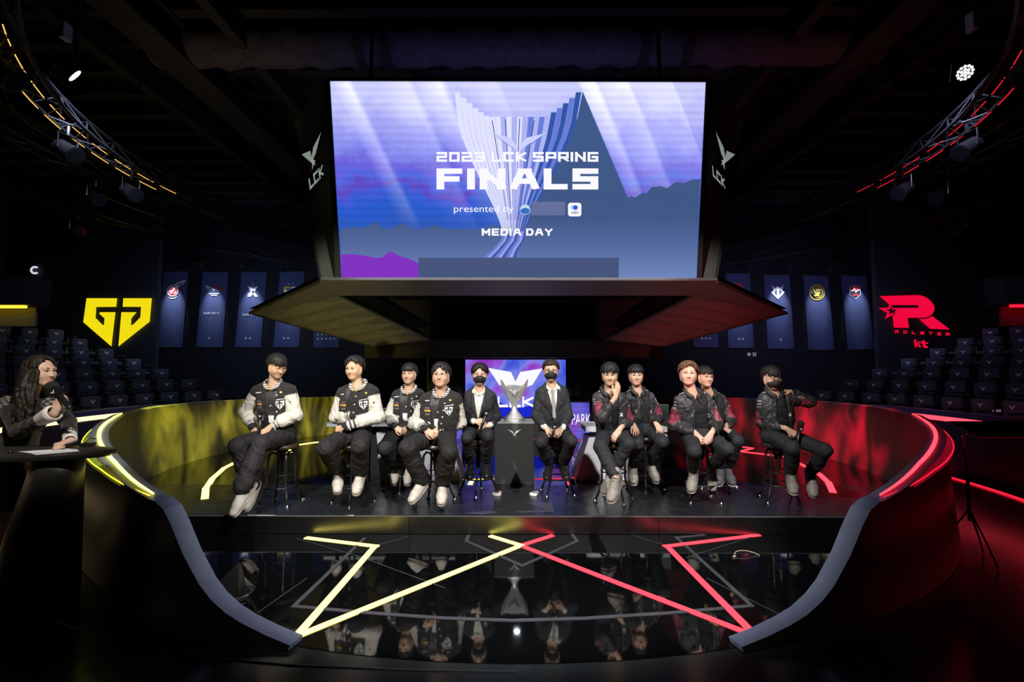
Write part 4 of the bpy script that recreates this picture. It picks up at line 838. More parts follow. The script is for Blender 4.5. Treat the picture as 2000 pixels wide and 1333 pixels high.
# ================================================================ figures: signed-distance bodies meshed on a grid
V3 = lambda p: np.array(p, np.float32)
class Prim:
    __slots__ = ('kind', 'a', 'b', 'ra', 'rb', 'col', 'k', 'ax', 'fl', 'R', 'sub', 'tag', 'lo', 'hi', 'fn')
class Sculpt:
    def __init__(s): s.P = []
    def _add(s, p, lo, hi): p.lo = lo; p.hi = hi; s.P.append(p); return p
    def cone(s, a, b, ra, rb=None, col=None, k=.012, ax=None, fl=1.0, sub=False, tag=None):
        """round cone a->b; flattened by fl (>1 thinner) along direction ax"""
        p = Prim(); p.kind = 0; p.a = V3(a); p.b = V3(b); p.ra = ra; p.rb = ra if rb is None else rb; p.col = col; p.k = k; p.sub = sub; p.tag = tag; p.fl = fl
        p.ax = None if ax is None or fl == 1 else V3(Vector(ax).normalized())
        r = max(p.ra, p.rb)*max(1, 1/fl); return s._add(p, np.minimum(p.a, p.b)-r, np.maximum(p.a, p.b)+r)
    def ell(s, c, r, R=None, col=None, k=.012, sub=False, tag=None):
        p = Prim(); p.kind = 1; p.a = V3(c); p.b = V3(r); p.R = None if R is None else np.array(R, np.float32); p.col = col; p.k = k; p.sub = sub; p.tag = tag
        m = max(r); return s._add(p, p.a-m, p.a+m)
    def func(s, fn, lo, hi, col=None, k=.006, sub=True, tag=None):
        p = Prim(); p.kind = 2; p.fn = fn; p.col = col; p.k = k; p.sub = sub; p.tag = tag; return s._add(p, V3(lo), V3(hi))
    @staticmethod
    def dist(p, Q):
        if p.kind == 2: return p.fn(Q)
        if p.kind == 0:
            a, b = p.a, p.b
            if p.ax is not None:
                h = ((Q-a)@p.ax); Q = Q+h[..., None]*(p.fl-1)*p.ax; hb = float((b-a)@p.ax); b = b+hb*(p.fl-1)*p.ax
            ba = b-a; l2 = float(ba@ba)
            if l2 < 1e-10: return np.linalg.norm(Q-a, axis=-1)-p.ra
            t = np.clip(((Q-a)@ba)/l2, 0, 1); d = Q-a-t[..., None]*ba
            return np.sqrt(np.einsum('...i,...i', d, d))-(p.ra+(p.rb-p.ra)*t)
        q = Q-p.a
        if p.R is not None: q = q@p.R
        k0 = np.sqrt((((q/p.b))**2).sum(-1)); k1 = np.sqrt(((q/(p.b*p.b))**2).sum(-1))+1e-9
        return k0*(k0-1)/k1
    def mesh(s, name, cell, disp=None, smooth=0):
        add = [p for p in s.P if not p.sub]
        lo = np.min([p.lo for p in add], 0)-3*cell; hi = np.max([p.hi for p in add], 0)+3*cell
        n = np.ceil((hi-lo)/cell).astype(int)+1
        D = np.full(n, .05, np.float32)
        for p in s.P:
            m = p.k+2.2*cell
            i0 = np.maximum(0, np.floor((p.lo-m-lo)/cell).astype(int)); i1 = np.minimum(n, np.ceil((p.hi+m-lo)/cell).astype(int)+1)
            if (i1 <= i0).any(): continue
            X = lo[0]+cell*np.arange(i0[0], i1[0], dtype=np.float32); Y = lo[1]+cell*np.arange(i0[1], i1[1], dtype=np.float32); Z = lo[2]+cell*np.arange(i0[2], i1[2], dtype=np.float32)
            Q = np.empty((len(X), len(Y), len(Z), 3), np.float32); Q[..., 0] = X[:, None, None]; Q[..., 1] = Y[None, :, None]; Q[..., 2] = Z[None, None, :]
            d = s.dist(p, Q); sl = (slice(i0[0], i1[0]), slice(i0[1], i1[1]), slice(i0[2], i1[2])); o = D[sl]; k = p.k
            if p.sub:
                h = np.maximum(k-np.abs(o+d), 0)/k; D[sl] = np.maximum(o, -d)+h*h*k*.25
            else:
                h = np.maximum(k-np.abs(o-d), 0)/k; D[sl] = np.minimum(o, d)-h*h*k*.25
        # surface nets
        N = (D < 0); c = np.zeros(n-1, np.uint8); off = [(i, j, k) for i in (0, 1) for j in (0, 1) for k in (0, 1)]
        for i, j, k in off: c += N[i:n[0]-1+i, j:n[1]-1+j, k:n[2]-1+k]
        act = np.argwhere((c > 0) & (c < 8)); idx = np.full(n-1, -1, np.int32); idx[tuple(act.T)] = np.arange(len(act))
        cv = np.stack([D[act[:, 0]+i, act[:, 1]+j, act[:, 2]+k] for i, j, k in off], 1); acc = np.zeros((len(act), 3), np.float32); cnt = np.zeros(len(act), np.float32); O = np.array(off, np.float32)
        for a in range(8):
            for b in range(a+1, 8):
                if np.abs(O[a]-O[b]).sum() != 1: continue
                m = (cv[:, a] < 0) != (cv[:, b] < 0); t = cv[:, a]/(cv[:, a]-cv[:, b]+1e-12); acc[m] += O[a]+t[m, None]*(O[b]-O[a]); cnt[m] += 1
        V = lo+cell*(act+acc/np.maximum(cnt, 1)[:, None])
        F = []
        for ax in range(3):
            u, v = [(1, 2), (2, 0), (0, 1)][ax]
            A = np.take(N, range(0, n[ax]-1), ax); B = np.take(N, range(1, n[ax]), ax); e = np.argwhere(A != B)
            e = e[(e[:, u] > 0) & (e[:, v] > 0) & (e[:, u] < n[u]-1) & (e[:, v] < n[v]-1)]
            inside = A[tuple(e.T)]; q = []
            for du, dv in ((1, 1), (0, 1), (0, 0), (1, 0)):
                g = e.copy(); g[:, u] -= du; g[:, v] -= dv; q.append(idx[tuple(g.T)])
            q = np.stack(q, 1); q[~inside] = q[~inside][:, ::-1]; F.append(q)
        F = np.concatenate(F); F = F[(F >= 0).all(1)]
        me = bpy.data.meshes.new(name); me.vertices.add(len(V)); me.loops.add(4*len(F)); me.polygons.add(len(F))
        me.vertices.foreach_set('co', V.astype(np.float32).ravel()); me.loops.foreach_set('vertex_index', F.ravel().astype(np.int32))
        me.polygons.foreach_set('loop_start', np.arange(0, 4*len(F), 4, dtype=np.int32)); me.polygons.foreach_set('loop_total', np.full(len(F), 4, np.int32)); me.update(calc_edges=True); me.shade_smooth()
        # relax the grid a little
        ed = np.empty(2*len(me.edges), np.int32); me.edges.foreach_get('vertices', ed); ed = ed.reshape(-1, 2)
        for _ in range(1+smooth):
            sm = np.zeros_like(V); dg = np.zeros(len(V), np.float32)
            np.add.at(sm, ed[:, 0], V[ed[:, 1]]); np.add.at(sm, ed[:, 1], V[ed[:, 0]]); np.add.at(dg, ed[:, 0], 1); np.add.at(dg, ed[:, 1], 1)
            V = V*.55+.45*sm/np.maximum(dg, 1)[:, None]
        V = V.astype(np.float32); me.vertices.foreach_set('co', V.ravel()); me.update()
        # colour by nearest piece
        best = np.full(len(V), 9., np.float32); C = np.zeros((len(V), 4), np.float32); C[:, 3] = 1
        for p in s.P:
            if p.sub and p.col is None: continue
            m = ((V > p.lo-.02) & (V < p.hi+.02)).all(1)
            if not m.any(): continue
            Q = V[m]; d = s.dist(p, Q)
            if p.sub: d = np.abs(d)
            w_ = d < best[m]
            if not w_.any(): continue
            ii = np.flatnonzero(m)[w_]; best[ii] = d[w_]
            C[ii, :3] = p.col(Q[w_], p) if callable(p.col) else p.col
        if disp is not None:
            nr = np.empty(3*len(V), np.float32); me.vertices.foreach_get('normal', nr); V = V+nr.reshape(-1, 3)*disp(V)[:, None]; me.vertices.foreach_set('co', V.astype(np.float32).ravel()); me.update()
        for _ in range(1):
            sm = np.zeros((len(V), 3), np.float32); np.add.at(sm, ed[:, 0], C[ed[:, 1], :3]); np.add.at(sm, ed[:, 1], C[ed[:, 0], :3]); C[:, :3] = .5*C[:, :3]+.5*sm/np.maximum(dg, 1)[:, None]
        ca = me.color_attributes.new('Col', 'FLOAT_COLOR', 'POINT'); ca.data.foreach_set('color', C.ravel())
        return me
def wrinkle(seed, amp, wl):
    f1 = wrinkle1(seed, amp, wl); f2 = wrinkle1(seed+50, amp*.5, wl*.42)
    return lambda V: f1(V)+f2(V)
def wrinkle1(seed, amp, wl):
    r = np.random.default_rng(seed); K = r.normal(size=(7, 3)); K /= np.linalg.norm(K, axis=1)[:, None]; K *= (2*PI/wl)*r.uniform(.5, 1.6, 7)[:, None]; ph = r.uniform(0, 6.3, 7)
    W = r.normal(size=(3, 3))*6
    def f(V):
        Q = V+.035*np.sin(V@W.T); o = np.zeros(len(V), np.float32)
        for k, p in zip(K, ph): o += np.sin(Q@k+p)
        o = o/2.6; return amp*(1-2*np.abs(np.tanh(o)))*.6+amp*.4*o
    return f
def along(p, Q): ba = p.b-p.a; return np.clip(((Q-p.a)@ba)/float(ba@ba), -.3, 1.3)

MP = {}
MP['skin'] = mat('skin', (.6, .4, .3), .5, spec=.35, attr='Col', vary=.05, vscale=30)
MP['cloth'] = mat('wool_cloth', (.1, .1, .1), .85, spec=.25, attr='Col', vary=.05, vscale=40, bump=.2, bscale=160, sheen=.1)
MP['nylon'] = mat('nylon_cloth', (.1, .1, .1), .52, spec=.4, attr='Col', vary=.12, vscale=16, bump=.15, bscale=60)
MP['suit'] = mat('suit_cloth', (.1, .1, .1), .75, spec=.3, attr='Col', vary=.10, vscale=60, bump=.12, bscale=200)
MP['hair'] = mat('hair', (.1, .1, .1), .58, spec=.32, attr='Col', vary=.25, vscale=70, bump=.22, bscale=120)
MP['shoe'] = mat('shoe_leather', (.1, .1, .1), .5, spec=.4, attr='Col', vary=.08, vscale=20)
MP['shine'] = mat('polished_leather', (.1, .1, .1), .2, spec=.6, attr='Col', vary=.05)
MP['mask'] = mat('face_mask', (.012, .012, .014), .7, bump=.15, bscale=90)
MP['lens_rim'] = mat('spectacle_rim', (.05, .045, .04), .35); MP['lens_rim2'] = mat('thin_spectacle_rim', (.45, .34, .26), .3, .7)
MP['eye'] = mat('eye', (.1, .1, .1), .25, attr='Col')
SK = (.60, .375, .265)

def bone(a, px, py, L, near=True):
    """point on the pixel's ray at distance L from a (nearer or farther crossing)"""
    r = ray(px, py); o = EYE-Vector(a); A_ = r.dot(r); B_ = 2*o.dot(r); C_ = o.dot(o)-L*L; D_ = B_*B_-4*A_*C_
    if D_ < 0: t = -B_/2/A_
    else: t = (-B_-(1 if near else -1)*math.sqrt(D_))/2/A_
    return EYE+r*t
def frame(fwd, up):
    f = Vector(fwd).normalized(); x = f.cross(Vector(up)).normalized(); return x, f, x.cross(f).normalized()

class Fig: pass
def head_frame(yaw, pitch, roll):
    """columns right, forward, up; yaw>0 turns to image right, pitch>0 looks down, faces -Y at rest"""
    R = Matrix.Rotation(math.radians(yaw), 3, 'Z') @ Matrix.Rotation(math.radians(pitch), 3, 'X') @ Matrix.Rotation(math.radians(roll), 3, 'Y')
    return R
def build_head(sk, c, R, s, skin, fat=0.0, female=False):
    """adds head pieces; local x right (image right), -y forward, z up"""
    T = lambda x, y, z: Vector(c)+R @ (Vector((x, y, z))*s)
    Rn = np.array(R, np.float32)
    lip = tuple(a*b for a, b in zip(skin, (.84, .62, .62))); chk = tuple(a*b for a, b in zip(skin, (1.03, .92, .9)))
    sk.ell(T(0, .014, .034), (.079*s, .092*s, .078*s), Rn, skin, .02)
    sk.ell(T(0, -.026, -.020), (.071*s, .064*s, .078*s), Rn, skin, .03)
    sk.cone(T(0, -.050, -.079), T(0, -.061, -.084), .024*s, .021*s, skin, .03)
    for e in (-1, 1):
        sk.cone(T(e*.056, .005, -.043), T(e*.016, -.054, -.084), (.025+fat)*s, .02*s, skin, .03)
        sk.ell(T(e*.036, -.056, -.022), ((.026+fat)*s, .024*s, .028*s), Rn, chk, .03)
        sk.ell(T(e*.077, .010, -.004), (.010*s, .020*s, .031*s), Rn, skin, .006)
        sk.ell(T(e*.031, -.104, .012), (.020*s, .018*s, .012*s), Rn, tuple(a*.82 for a in skin), .014, sub=True)
        sk.cone(T(e*.010, -.083, .030), T(e*.045, -.076, .031), .010*s, .009*s, skin, .016)
    sk.cone(T(0, -.086, .018), T(0, -.101, -.022), .007*s, .010*s, skin, .012); sk.ell(T(0, -.101, -.026), (.015*s, .011*s, .009*s), Rn, skin, .008)
    sk.ell(T(0, -.083, -.0545), (.0195*s, .0085*s, .0042*s), Rn, lip, .004); sk.ell(T(0, -.082, -.0625), (.015*s, .0085*s, .0045*s), Rn, lip, .004)
    return T
def face_bits(root, T, R, s, brow=(.02, .015, .012), sleepy=False, mask=False, glasses=None):
    for e in (-1, 1):
        sc_ = Sculpt(); cen = T(e*.031, -.0805, .010); hh = .0046 if sleepy else .0060
        x_ax = R @ Vector((1, 0, 0))
        def ecol(Q, p, cen=cen, x_ax=x_ax):
            d = np.abs((Q-np.array(cen, np.float32))@np.array(x_ax, np.float32)); return np.where((d < .0065*s)[:, None], np.array([[.010, .008, .007]]), np.array([[.50, .46, .44]])).astype(np.float32)
        sc_.ell(cen, (.0135*s, .008*s, hh*s), np.array(R, np.float32), ecol, .002); put('eye', sc_.mesh('eye', .0026), MP['eye'], root)
        b = MB(); P = [T(e*x, y, z) for x, y, z in ((.013, -.0905, .031), (.024, -.0905, .0355), (.036, -.084, .036), (.047, -.074, .030))]
        b.tube(P, [.0028, .0038, .0034, .0018], 5); b.build('eyebrow', M.setdefault('brow', mat('brow', brow, .8)), root)
        b = MB(); b.tube([T(e*x, y, z) for x, y, z in ((.016, -.087, .013), (.024, -.0895, .0185), (.034, -.0865, .0185), (.046, -.0765, .012))], .0016, 4); b.build('eyelid_line', M['brow'], root)
    if mask:
        sc_ = Sculpt(); Rn = np.array(R, np.float32)
        sc_.ell(T(0, -.046, -.044), (.074*s, .064*s, .056*s), Rn, (.012, .012, .014), .01); sc_.ell(T(0, -.088, -.030), (.032*s, .030*s, .030*s), Rn, (.012, .012, .014), .03)
        for e in (-1, 1): sc_.cone(T(e*.058, -.035, -.02), T(e*.076, .012, .006), .0035, .003, (.012, .012, .014), .003); sc_.cone(T(e*.055, -.035, -.065), T(e*.076, .012, -.02), .0035, .003, (.012, .012, .014), .003)
        put('face_mask', sc_.mesh('face_mask', .0045), MP['mask'], root)
    if glasses:
        b = MB(); thick = .0022 if glasses == 'dark' else .0011
        for e in (-1, 1):
            cx, cz = e*.034, .008; pts = [T(cx+(.027 if glasses == 'dark' else .025)*math.cos(a), -.098-.002*abs(math.cos(a))+(.010*max(0, e*math.cos(a))), cz+(.019 if glasses == 'dark' else .021)*math.sin(a)) for a in [2*PI*i/16 for i in range(16)]]
            b.tube(pts, thick, 5, closed=True); b.tube([T(e*.060, -.088, .012), T(e*.078, .0, .012)], thick, 5)
        b.tube([T(-.008, -.1, .012), T(0, -.103, .015), T(.008, -.1, .012)], thick, 5); b.build('spectacles', MP['lens_rim' if glasses == 'dark' else 'lens_rim2'], root)

def hand(sk, w, d, nrm, thumb, curl=.5, spread=.10, s=1.0, col=SK, curls=None):
    """palm and five fingers; w wrist, d towards knuckles, nrm out of the back of the hand, thumb = +1/-1 along d x nrm"""
    d = Vector(d).normalized(); nrm = (Vector(nrm)-d*Vector(nrm).dot(d)).normalized(); lat = d.cross(nrm)*thumb; w = Vector(w)
    fc = tuple(a*b for a, b in zip(col, (1.02, .93, .91)))
    sk.cone(w-d*.03*s, w+d*.012*s, .0245*s, .024*s, col, .02, nrm, 1.35)
    off = (.027, .0095, -.008, -.0245); ln = (.072, .080, .074, .058); rad = (.0088, .009, .0087, .0076); kn = (.086, .090, .086, .078)
    for i in range(4):
        base = w+lat*off[i]*.55*s+d*.012*s; k = w+lat*off[i]*s+d*kn[i]*s
        sk.cone(base, k, .0125*s, .0112*s, col, .016, nrm, 1.15)
        c_ = curls[i] if curls else curl; a0 = c_*.8+.12; dirn = (d+lat*(off[i]/.026*spread)).normalized(); p = k; ang = a0
        for j, (fr, fa) in enumerate(((.46, 0), (.31, c_*1.25+.1), (.23, c_*.9+.05))):
            ang = ang+fa if j else a0; v = (dirn*math.cos(ang)-nrm*math.sin(ang)); q = p+v*ln[i]*fr*s
            sk.cone(p, q, rad[i]*s*(1-.07*j), rad[i]*s*(1-.07*(j+1)), fc if j else col, .004); p = q
    t0 = w+lat*.020*s+d*.022*s; t1 = t0+(d*.75+lat*.62-nrm*.35).normalized()*.040*s; t2 = t1+(d*.92+lat*(.30-.3*curl)-nrm*(.25+.4*curl)).normalized()*.032*s; t3 = t2+(d*.95+lat*(.05-.4*curl)-nrm*(.3+.5*curl)).normalized()*.025*s
    sk.cone(t0, t1, .0145*s, .0115*s, col, .014); sk.cone(t1, t2, .0105*s, .0098*s, col, .005); sk.cone(t2, t3, .0096*s, .0078*s, fc, .004)

def hair(root, T, R, s, col, style, seed, cell=.0055):
    """locks draped from the crown over the skull"""
    r = random.Random(seed); sc_ = Sculpt(); C0 = Vector((0, .018, .036)); Rn = np.array(R, np.float32)
    c2 = tuple(min(1, a*1.9+.006) for a in col)
    E = Vector((.084, .099, .087))
    sc_.ell(T(0, .030, .048), (.082*s, .088*s, .079*s), Rn, col, .01)
    if style == 'bowl': fr, side, ear, puff = -.02, -.62, -.62, 1.13
    elif style == 'fringe': fr, side, ear, puff = .08, -.60, -.55, 1.12
    elif style == 'curtain': fr, side, ear, puff = .40, -.62, -.60, 1.14
    elif style == 'up': fr, side, ear, puff = .48, -.50, -.42, 1.13
    elif style == 'wavy': fr, side, ear, puff = .36, -.55, -.45, 1.18
    elif style == 'long': fr, side, ear, puff = .60, -.60, -.6, 1.08
    nl = 84
    for i in range(nl):
        az = 2*PI*i/nl+r.uniform(-.05, .05); ca = math.cos(az)         # az 0 = front, +pi/2 = image right
        front = max(0, ca); back = max(0, -ca); lat_ = abs(math.sin(az))
        if ca > .62:
            el_end = fr
            if style in ('curtain',): el_end = fr+.35-abs(math.sin(az))*1.15
            if style == 'wavy': el_end = fr+.1+.25*math.sin(az*3+1)
            if style == 'long': el_end = fr+.5-abs(math.sin(az))*.9
            el_end += r.uniform(-.05, .05)
        elif ca > .1: el_end = -.02+(ca-.1)*.5 if style != 'long' else -.2
        elif ca > -.35: el_end = ear+.25+r.uniform(-.06, .06)
        else: el_end = side-.25
        el0 = 1.42; pts = []; n_ = 6; sway = r.uniform(-.12, .12)
        for j in range(n_):
            f = j/(n_-1); el = el0+(el_end-el0)*f; a2 = az+sway*f+(.18*math.sin(f*5+i) if style == 'wavy' else 0)
            rad = puff*(1.0+.03*math.sin(f*PI)+(.022 if i % 2 else -.016)+r.uniform(-.012, .012))+(.05*front*math.sin(f*PI) if style in ('wavy', 'curtain', 'up') else .02*front*math.sin(f*PI))
            v = Vector((math.sin(a2)*math.cos(el)*E.x, -math.cos(a2)*math.cos(el)*E.y, math.sin(el)*E.z))*rad
            pts.append(T(*(C0+v)))
        cc = col if i % 3 else tuple((a+b)/2 for a, b in zip(col, c2))
        for j in range(n_-1):
            ra = (.0115-.0068*(j/(n_-1))**1.8)*s; rb = (.0115-.0068*((j+1)/(n_-1))**1.8)*s
            sc_.cone(pts[j], pts[j+1], ra, rb, cc, .0025)
    return sc_
def put_sc(name, sc_, cell, m, root, disp=None, smooth=0, **k): return put(name, sc_.mesh(name, cell, disp, smooth), m, root, **k)

def shoe(root, ankle, toe, col, sole, m, name='shoe', lace=None, s=1.0, up=None, cell=.006):
    a = Vector(ankle); t = Vector(toe); d = t-a; sport = lace is not None; s = s*(1.18 if sport else 1.05)
    upv = Vector(up) if up else Vector((0, 0, 1)); f = d.normalized(); x = f.cross(upv).normalized(); u = x.cross(f).normalized()
    heel = a-f*.050*s-u*.060*s; ball = heel+f*.180*s; tip = heel+f*.235*s
    sc_ = Sculpt(); H_ = np.array(heel, np.float32); un = np.array(u, np.float32); fn = np.array(f, np.float32); dk = tuple(c*.72 for c in col)
    def cols(Q, p):
        h = (Q-H_)@un; l = (Q-H_)@fn; o = np.tile(np.array([col], np.float32), (len(Q), 1)); o[(l < .03*s) | ((l > .05*s) & (l < .062*s)) | ((l > .165*s) & (l < .172*s))] = dk; o[h < -.022*s] = sole; return o
    sc_.cone(heel, ball, .038*s, .046*s, cols, .02, u, 1.15); sc_.cone(ball-u*.002, tip-u*.004*s, .046*s, .038*s, cols, .02, u, 1.35)
    sc_.cone(heel+u*.015*s, heel+u*.060*s+f*.010*s, .038*s, .036*s, cols, .02); sc_.cone(heel+f*.045*s+u*.046*s, ball+u*.014*s, .036*s, .030*s, cols, .02)
    sc_.cone(heel-u*.030*s-f*.004, ball-u*.030*s, .040*s, .047*s, sole, .004, u, 2.6); sc_.cone(ball-u*.030*s, tip-u*.028*s, .047*s, .040*s, sole, .004, u, 2.6)
    sc_.cone(heel+u*.070*s+f*.008*s, heel+u*.082*s+f*.004*s, .036*s, .036*s, col, .008)
    o = put_sc(name, sc_, cell, m, root)
    if sport:
        b = MB()
        for k in range(5):
            p = heel+f*(.062+.024*k)*s+u*(.089-.0115*k)*s; b.tube([p-x*.024*s-u*.010*s, p+u*.003, p+x*.024*s-u*.010*s], .0036*s, 5)
        b.build('lace', lace, o)
    return heel

def person(label, S_, group=None):
    """S_ holds pixel positions (image-left = a, image-right = b) of the joints; depths follow from bone lengths"""
    g = Fig(); st = Vector(S_['stool']); sc = S_.get('s', 1.0); sh = S_.get('wide', .185)*sc
    root = thing('person', label, 'person', tuple(st), group); g.root = root
    seat = st.z+.645
    pel = Vector((at_y(S_['pelx'], 850, st.y).x, st.y+.02, seat+.085)); dy = S_.get('lean', -.04)
    shA = at_y(*S_['sha'], st.y+dy+S_.get('twist', 0)); shB = at_y(*S_['shb'], st.y+dy-S_.get('twist', 0))
    mid = (shA+shB)/2; neck = mid+Vector((0, .01, .045)); hc = at_y(*S_['head'], st.y+dy-S_.get('headf', .04))
    hs = S_.get('hs', 1.0)
    L1, L2 = .285*sc, .255*sc
    elA = bone(shA, *S_['ela'], L1, S_.get('ela_n', False)); elB = bone(shB, *S_['elb'], L1, S_.get('elb_n', False))
    wrA = bone(elA, *S_['wra'], L2, True); wrB = bone(elB, *S_['wrb'], L2, True)
    hipA = pel+Vector((-.085, -.03, -.01)); hipB = pel+Vector((.085, -.03, -.01))
    TL, CL = .43*sc, .42*sc
    knA = bone(hipA, *S_['kna'], TL, True); knB = bone(hipB, *S_['knb'], TL, True)
    anA = bone(knA, *S_['ana'], CL, S_.get('ana_n', False)); anB = bone(knB, *S_['anb'], CL, S_.get('anb_n', False))
    for k_ in ('an',):
        pass
    # keep ankles above the deck
    anA.z = max(anA.z, .18+.085); anB.z = max(anB.z, .18+.085)
    g.__dict__.update(pel=pel, shA=shA, shB=shB, elA=elA, elB=elB, wrA=wrA, wrB=wrB, knA=knA, knB=knB, anA=anA, anB=anB, mid=mid, neck=neck, hc=hc)
    R = head_frame(*S_['face']); skin = S_.get('skin', SK); g.R = R
    # torso frame
    xt = (shB-shA).normalized(); upt = (mid-pel).normalized(); ft = xt.cross(upt).normalized()
    if ft.y > 0: ft = -ft
    g.ft = ft; g.xt = xt; g.upt = upt
    # ---- body: one continuous surface
    bd = Sculpt(); T = build_head(bd, hc, R, hs, skin, S_.get('fat', 0)); g.T = T; g.hs = hs
    nb = mid+upt*.02; bd.cone(T(0, .018, -.06), nb, (.050+S_.get('fat', 0))*hs, .062, skin, .03)
    bd.cone(nb, mid-upt*.10, .06, .085, skin, .03, ft, 1.5); bd.cone(mid-upt*.10, pel, .10, .11, skin, .04, ft, 1.6)
    bd.cone(shA+xt*.05-upt*.03, shB-xt*.05-upt*.03, .040, .040, skin, .03)
    for sa, ea, wa in ((shA, elA, wrA), (shB, elB, wrB)):
        bd.cone(sa.lerp(ea, .1), ea, .034, .034, skin, .02); bd.cone(ea, wa, .036, .024, skin, .02)
    for h_, k_, a_n in ((hipA, knA, anA), (hipB, knB, anB)):
        bd.cone(h_, k_.lerp(h_, .06), .06, .040, skin, .03); bd.cone(k_.lerp(h_, .06), a_n, .040, .032, skin, .02); bd.cone(a_n, a_n-Vector((0, 0, .03)), .032, .032, skin, .01)
    for side, wa, ea in (('A', wrA, elA), ('B', wrB, elB)):
        hd = S_['hand'+side]; d = (at_y(*hd['to'], wa.y+hd.get('dy', -.03))-wa); hand(bd, wa+d.normalized()*.012, d, hd.get('n', (0, -1, .5)), hd.get('th', 1 if side == 'A' else -1), hd.get('curl', .45), hd.get('spread', .10), sc*.98, skin, hd.get('curls'))
    put_sc('body', bd, S_.get('cell', .0052), MP['skin'], root)
    face_bits(root, T, R, hs, mask=S_.get('mask', False), glasses=S_.get('glasses'), sleepy=S_.get('sleepy', False))
    put_sc('hair', hair(root, T, R, hs, S_.get('hair_col', (.010, .009, .009)), S_['hair'], S_.get('seed', 1)), .0052, MP['hair'], root)
    # ---- trousers
    tc_ = S_.get('trouser', (.022, .021, .022)); lw_, cw_, hw_ = S_.get('legw', (.088, .078, .070)); tr_ = Sculpt()
    tr_.ell(pel+Vector((0, .0, -.005)), (.175*sc, .145*sc, .115*sc), None, tc_, .03)
    for h_, k_, a_n in ((hipA, knA, anA), (hipB, knB, anB)):
        tr_.cone(h_+Vector((0, .02, .005)), k_, lw_+.012, cw_-.006, tc_, .04); tr_.cone(k_+(k_-h_).normalized()*-.01, k_.lerp(a_n, .55), cw_-.004, (cw_+hw_)/2+.004, tc_, .03); e = k_.lerp(a_n, .9); tr_.cone(k_.lerp(a_n, .55), e, (cw_+hw_)/2, hw_, tc_, .02)
        if S_.get('bunch'): tr_.cone(e, k_.lerp(a_n, .99), hw_*1.04, hw_*.98, tc_, .012)
    put_sc('trousers', tr_, .0075, MP['suit'], root, wrinkle(S_.get('seed', 1)*3+1, .007 if S_.get('bunch') else .005, .13))
    # ---- shoes
    for side, a_n, k_ in (('A', anA, knA), ('B', anB, knB)):
        q = S_['toe'+side]; toe = bone(a_n, q[0], q[1], .20, True); kind = S_['shoe']
        if kind == 'white': shoe(root, a_n, toe, (.50, .465, .42), (.40, .36, .31), MP['shoe'], lace=M.setdefault('lace_w', mat('cream_lace', (.36, .33, .29), .8)))
        elif kind == 'grey': shoe(root, a_n, toe, (.22, .205, .18), (.34, .325, .29), MP['shoe'], lace=M.setdefault('lace_g', mat('grey_lace', (.10, .095, .085), .8)))
        elif kind == 'dark': shoe(root, a_n, toe, (.10, .10, .11), (.45, .45, .45), MP['shoe'], lace=M.setdefault('lace_g', mat('grey_lace', (.10, .095, .085), .8)))
        else: shoe(root, a_n, toe, (.012, .011, .011), (.02, .018, .016), MP['shine'])
        if S_.get('ankle_sock'): pass
    S_['outfit'](g, S_)
    return g

# ---------------------------------------------------------------- outfits
def decal(g, polys, c, right, up, tgt, m, name, n_=None, lift=.004, root=None):
    """flat print laid on the cloth: polys (metres) in the right/up frame at c, dropped on to the mesh tgt"""
    right = Vector(right).normalized(); up = (Vector(up)-right*Vector(up).dot(right)).normalized(); nrm = Vector(n_) if n_ is not None else right.cross(up); nrm = nrm.normalized()
    if n_ is None and nrm.y > 0: nrm = -nrm
    org = WL[g.root.name]; dg = bpy.context.evaluated_depsgraph_get()
    bvh = getattr(tgt, '_b', None); key = tgt.name
    if key not in BV: BV[key] = BVHTree.FromPolygons([v.co for v in tgt.data.vertices], [tuple(p.vertices) for p in tgt.data.polygons])
    bvh = BV[key]; bm = bmesh.new()
    for q in polys:
        vs = [bm.verts.new(Vector(c)+right*u+up*v) for u, v in q]
        try: bm.faces.new(vs)
        except ValueError: pass
    bmesh.ops.triangulate(bm, faces=bm.faces[:]); 
    for _ in range(2): 
        ed = [e for e in bm.edges if e.calc_length() > .014]
        if ed: bmesh.ops.subdivide_edges(bm, edges=ed, cuts=1)
    bmesh.ops.triangulate(bm, faces=bm.faces[:])
    for v in bm.verts:
        o = v.co+nrm*.12-org; h = bvh.ray_cast(o, -nrm, .3)
        v.co = (h[0]+org+nrm*lift) if h[0] is not None else v.co
    me = bpy.data.meshes.new(name); bm.to_mesh(me); bm.free(); return put(name, me, m, g.root)
BV = {}
def sc_polys(polys, w_, h): return [[(u*w_, v*h) for u, v in q] for q in polys]
SHIELD = [[(-.5, .5), (.5, .5), (.46, .0), (0, -.6), (-.46, 0)]]
SHIELD_CUT = [[(-.06, .5), (.06, .5), (.05, -.5), (-.05, -.5)], [(-.34, .30), (.36, .30), (.36, .20), (-.34, .20)], [(-.36, .30), (-.24, .30), (-.26, .02), (-.36, .02)], [(.26, .22), (.36, .22), (.36, .02), (.26, .02)], [(-.36, .04), (-.14, .02), (-.18, -.14), (-.28, -.06)], [(.36, .04), (.14, .02), (.18, -.14), (.28, -.06)]]
CREAM = (.62, .59, .53)
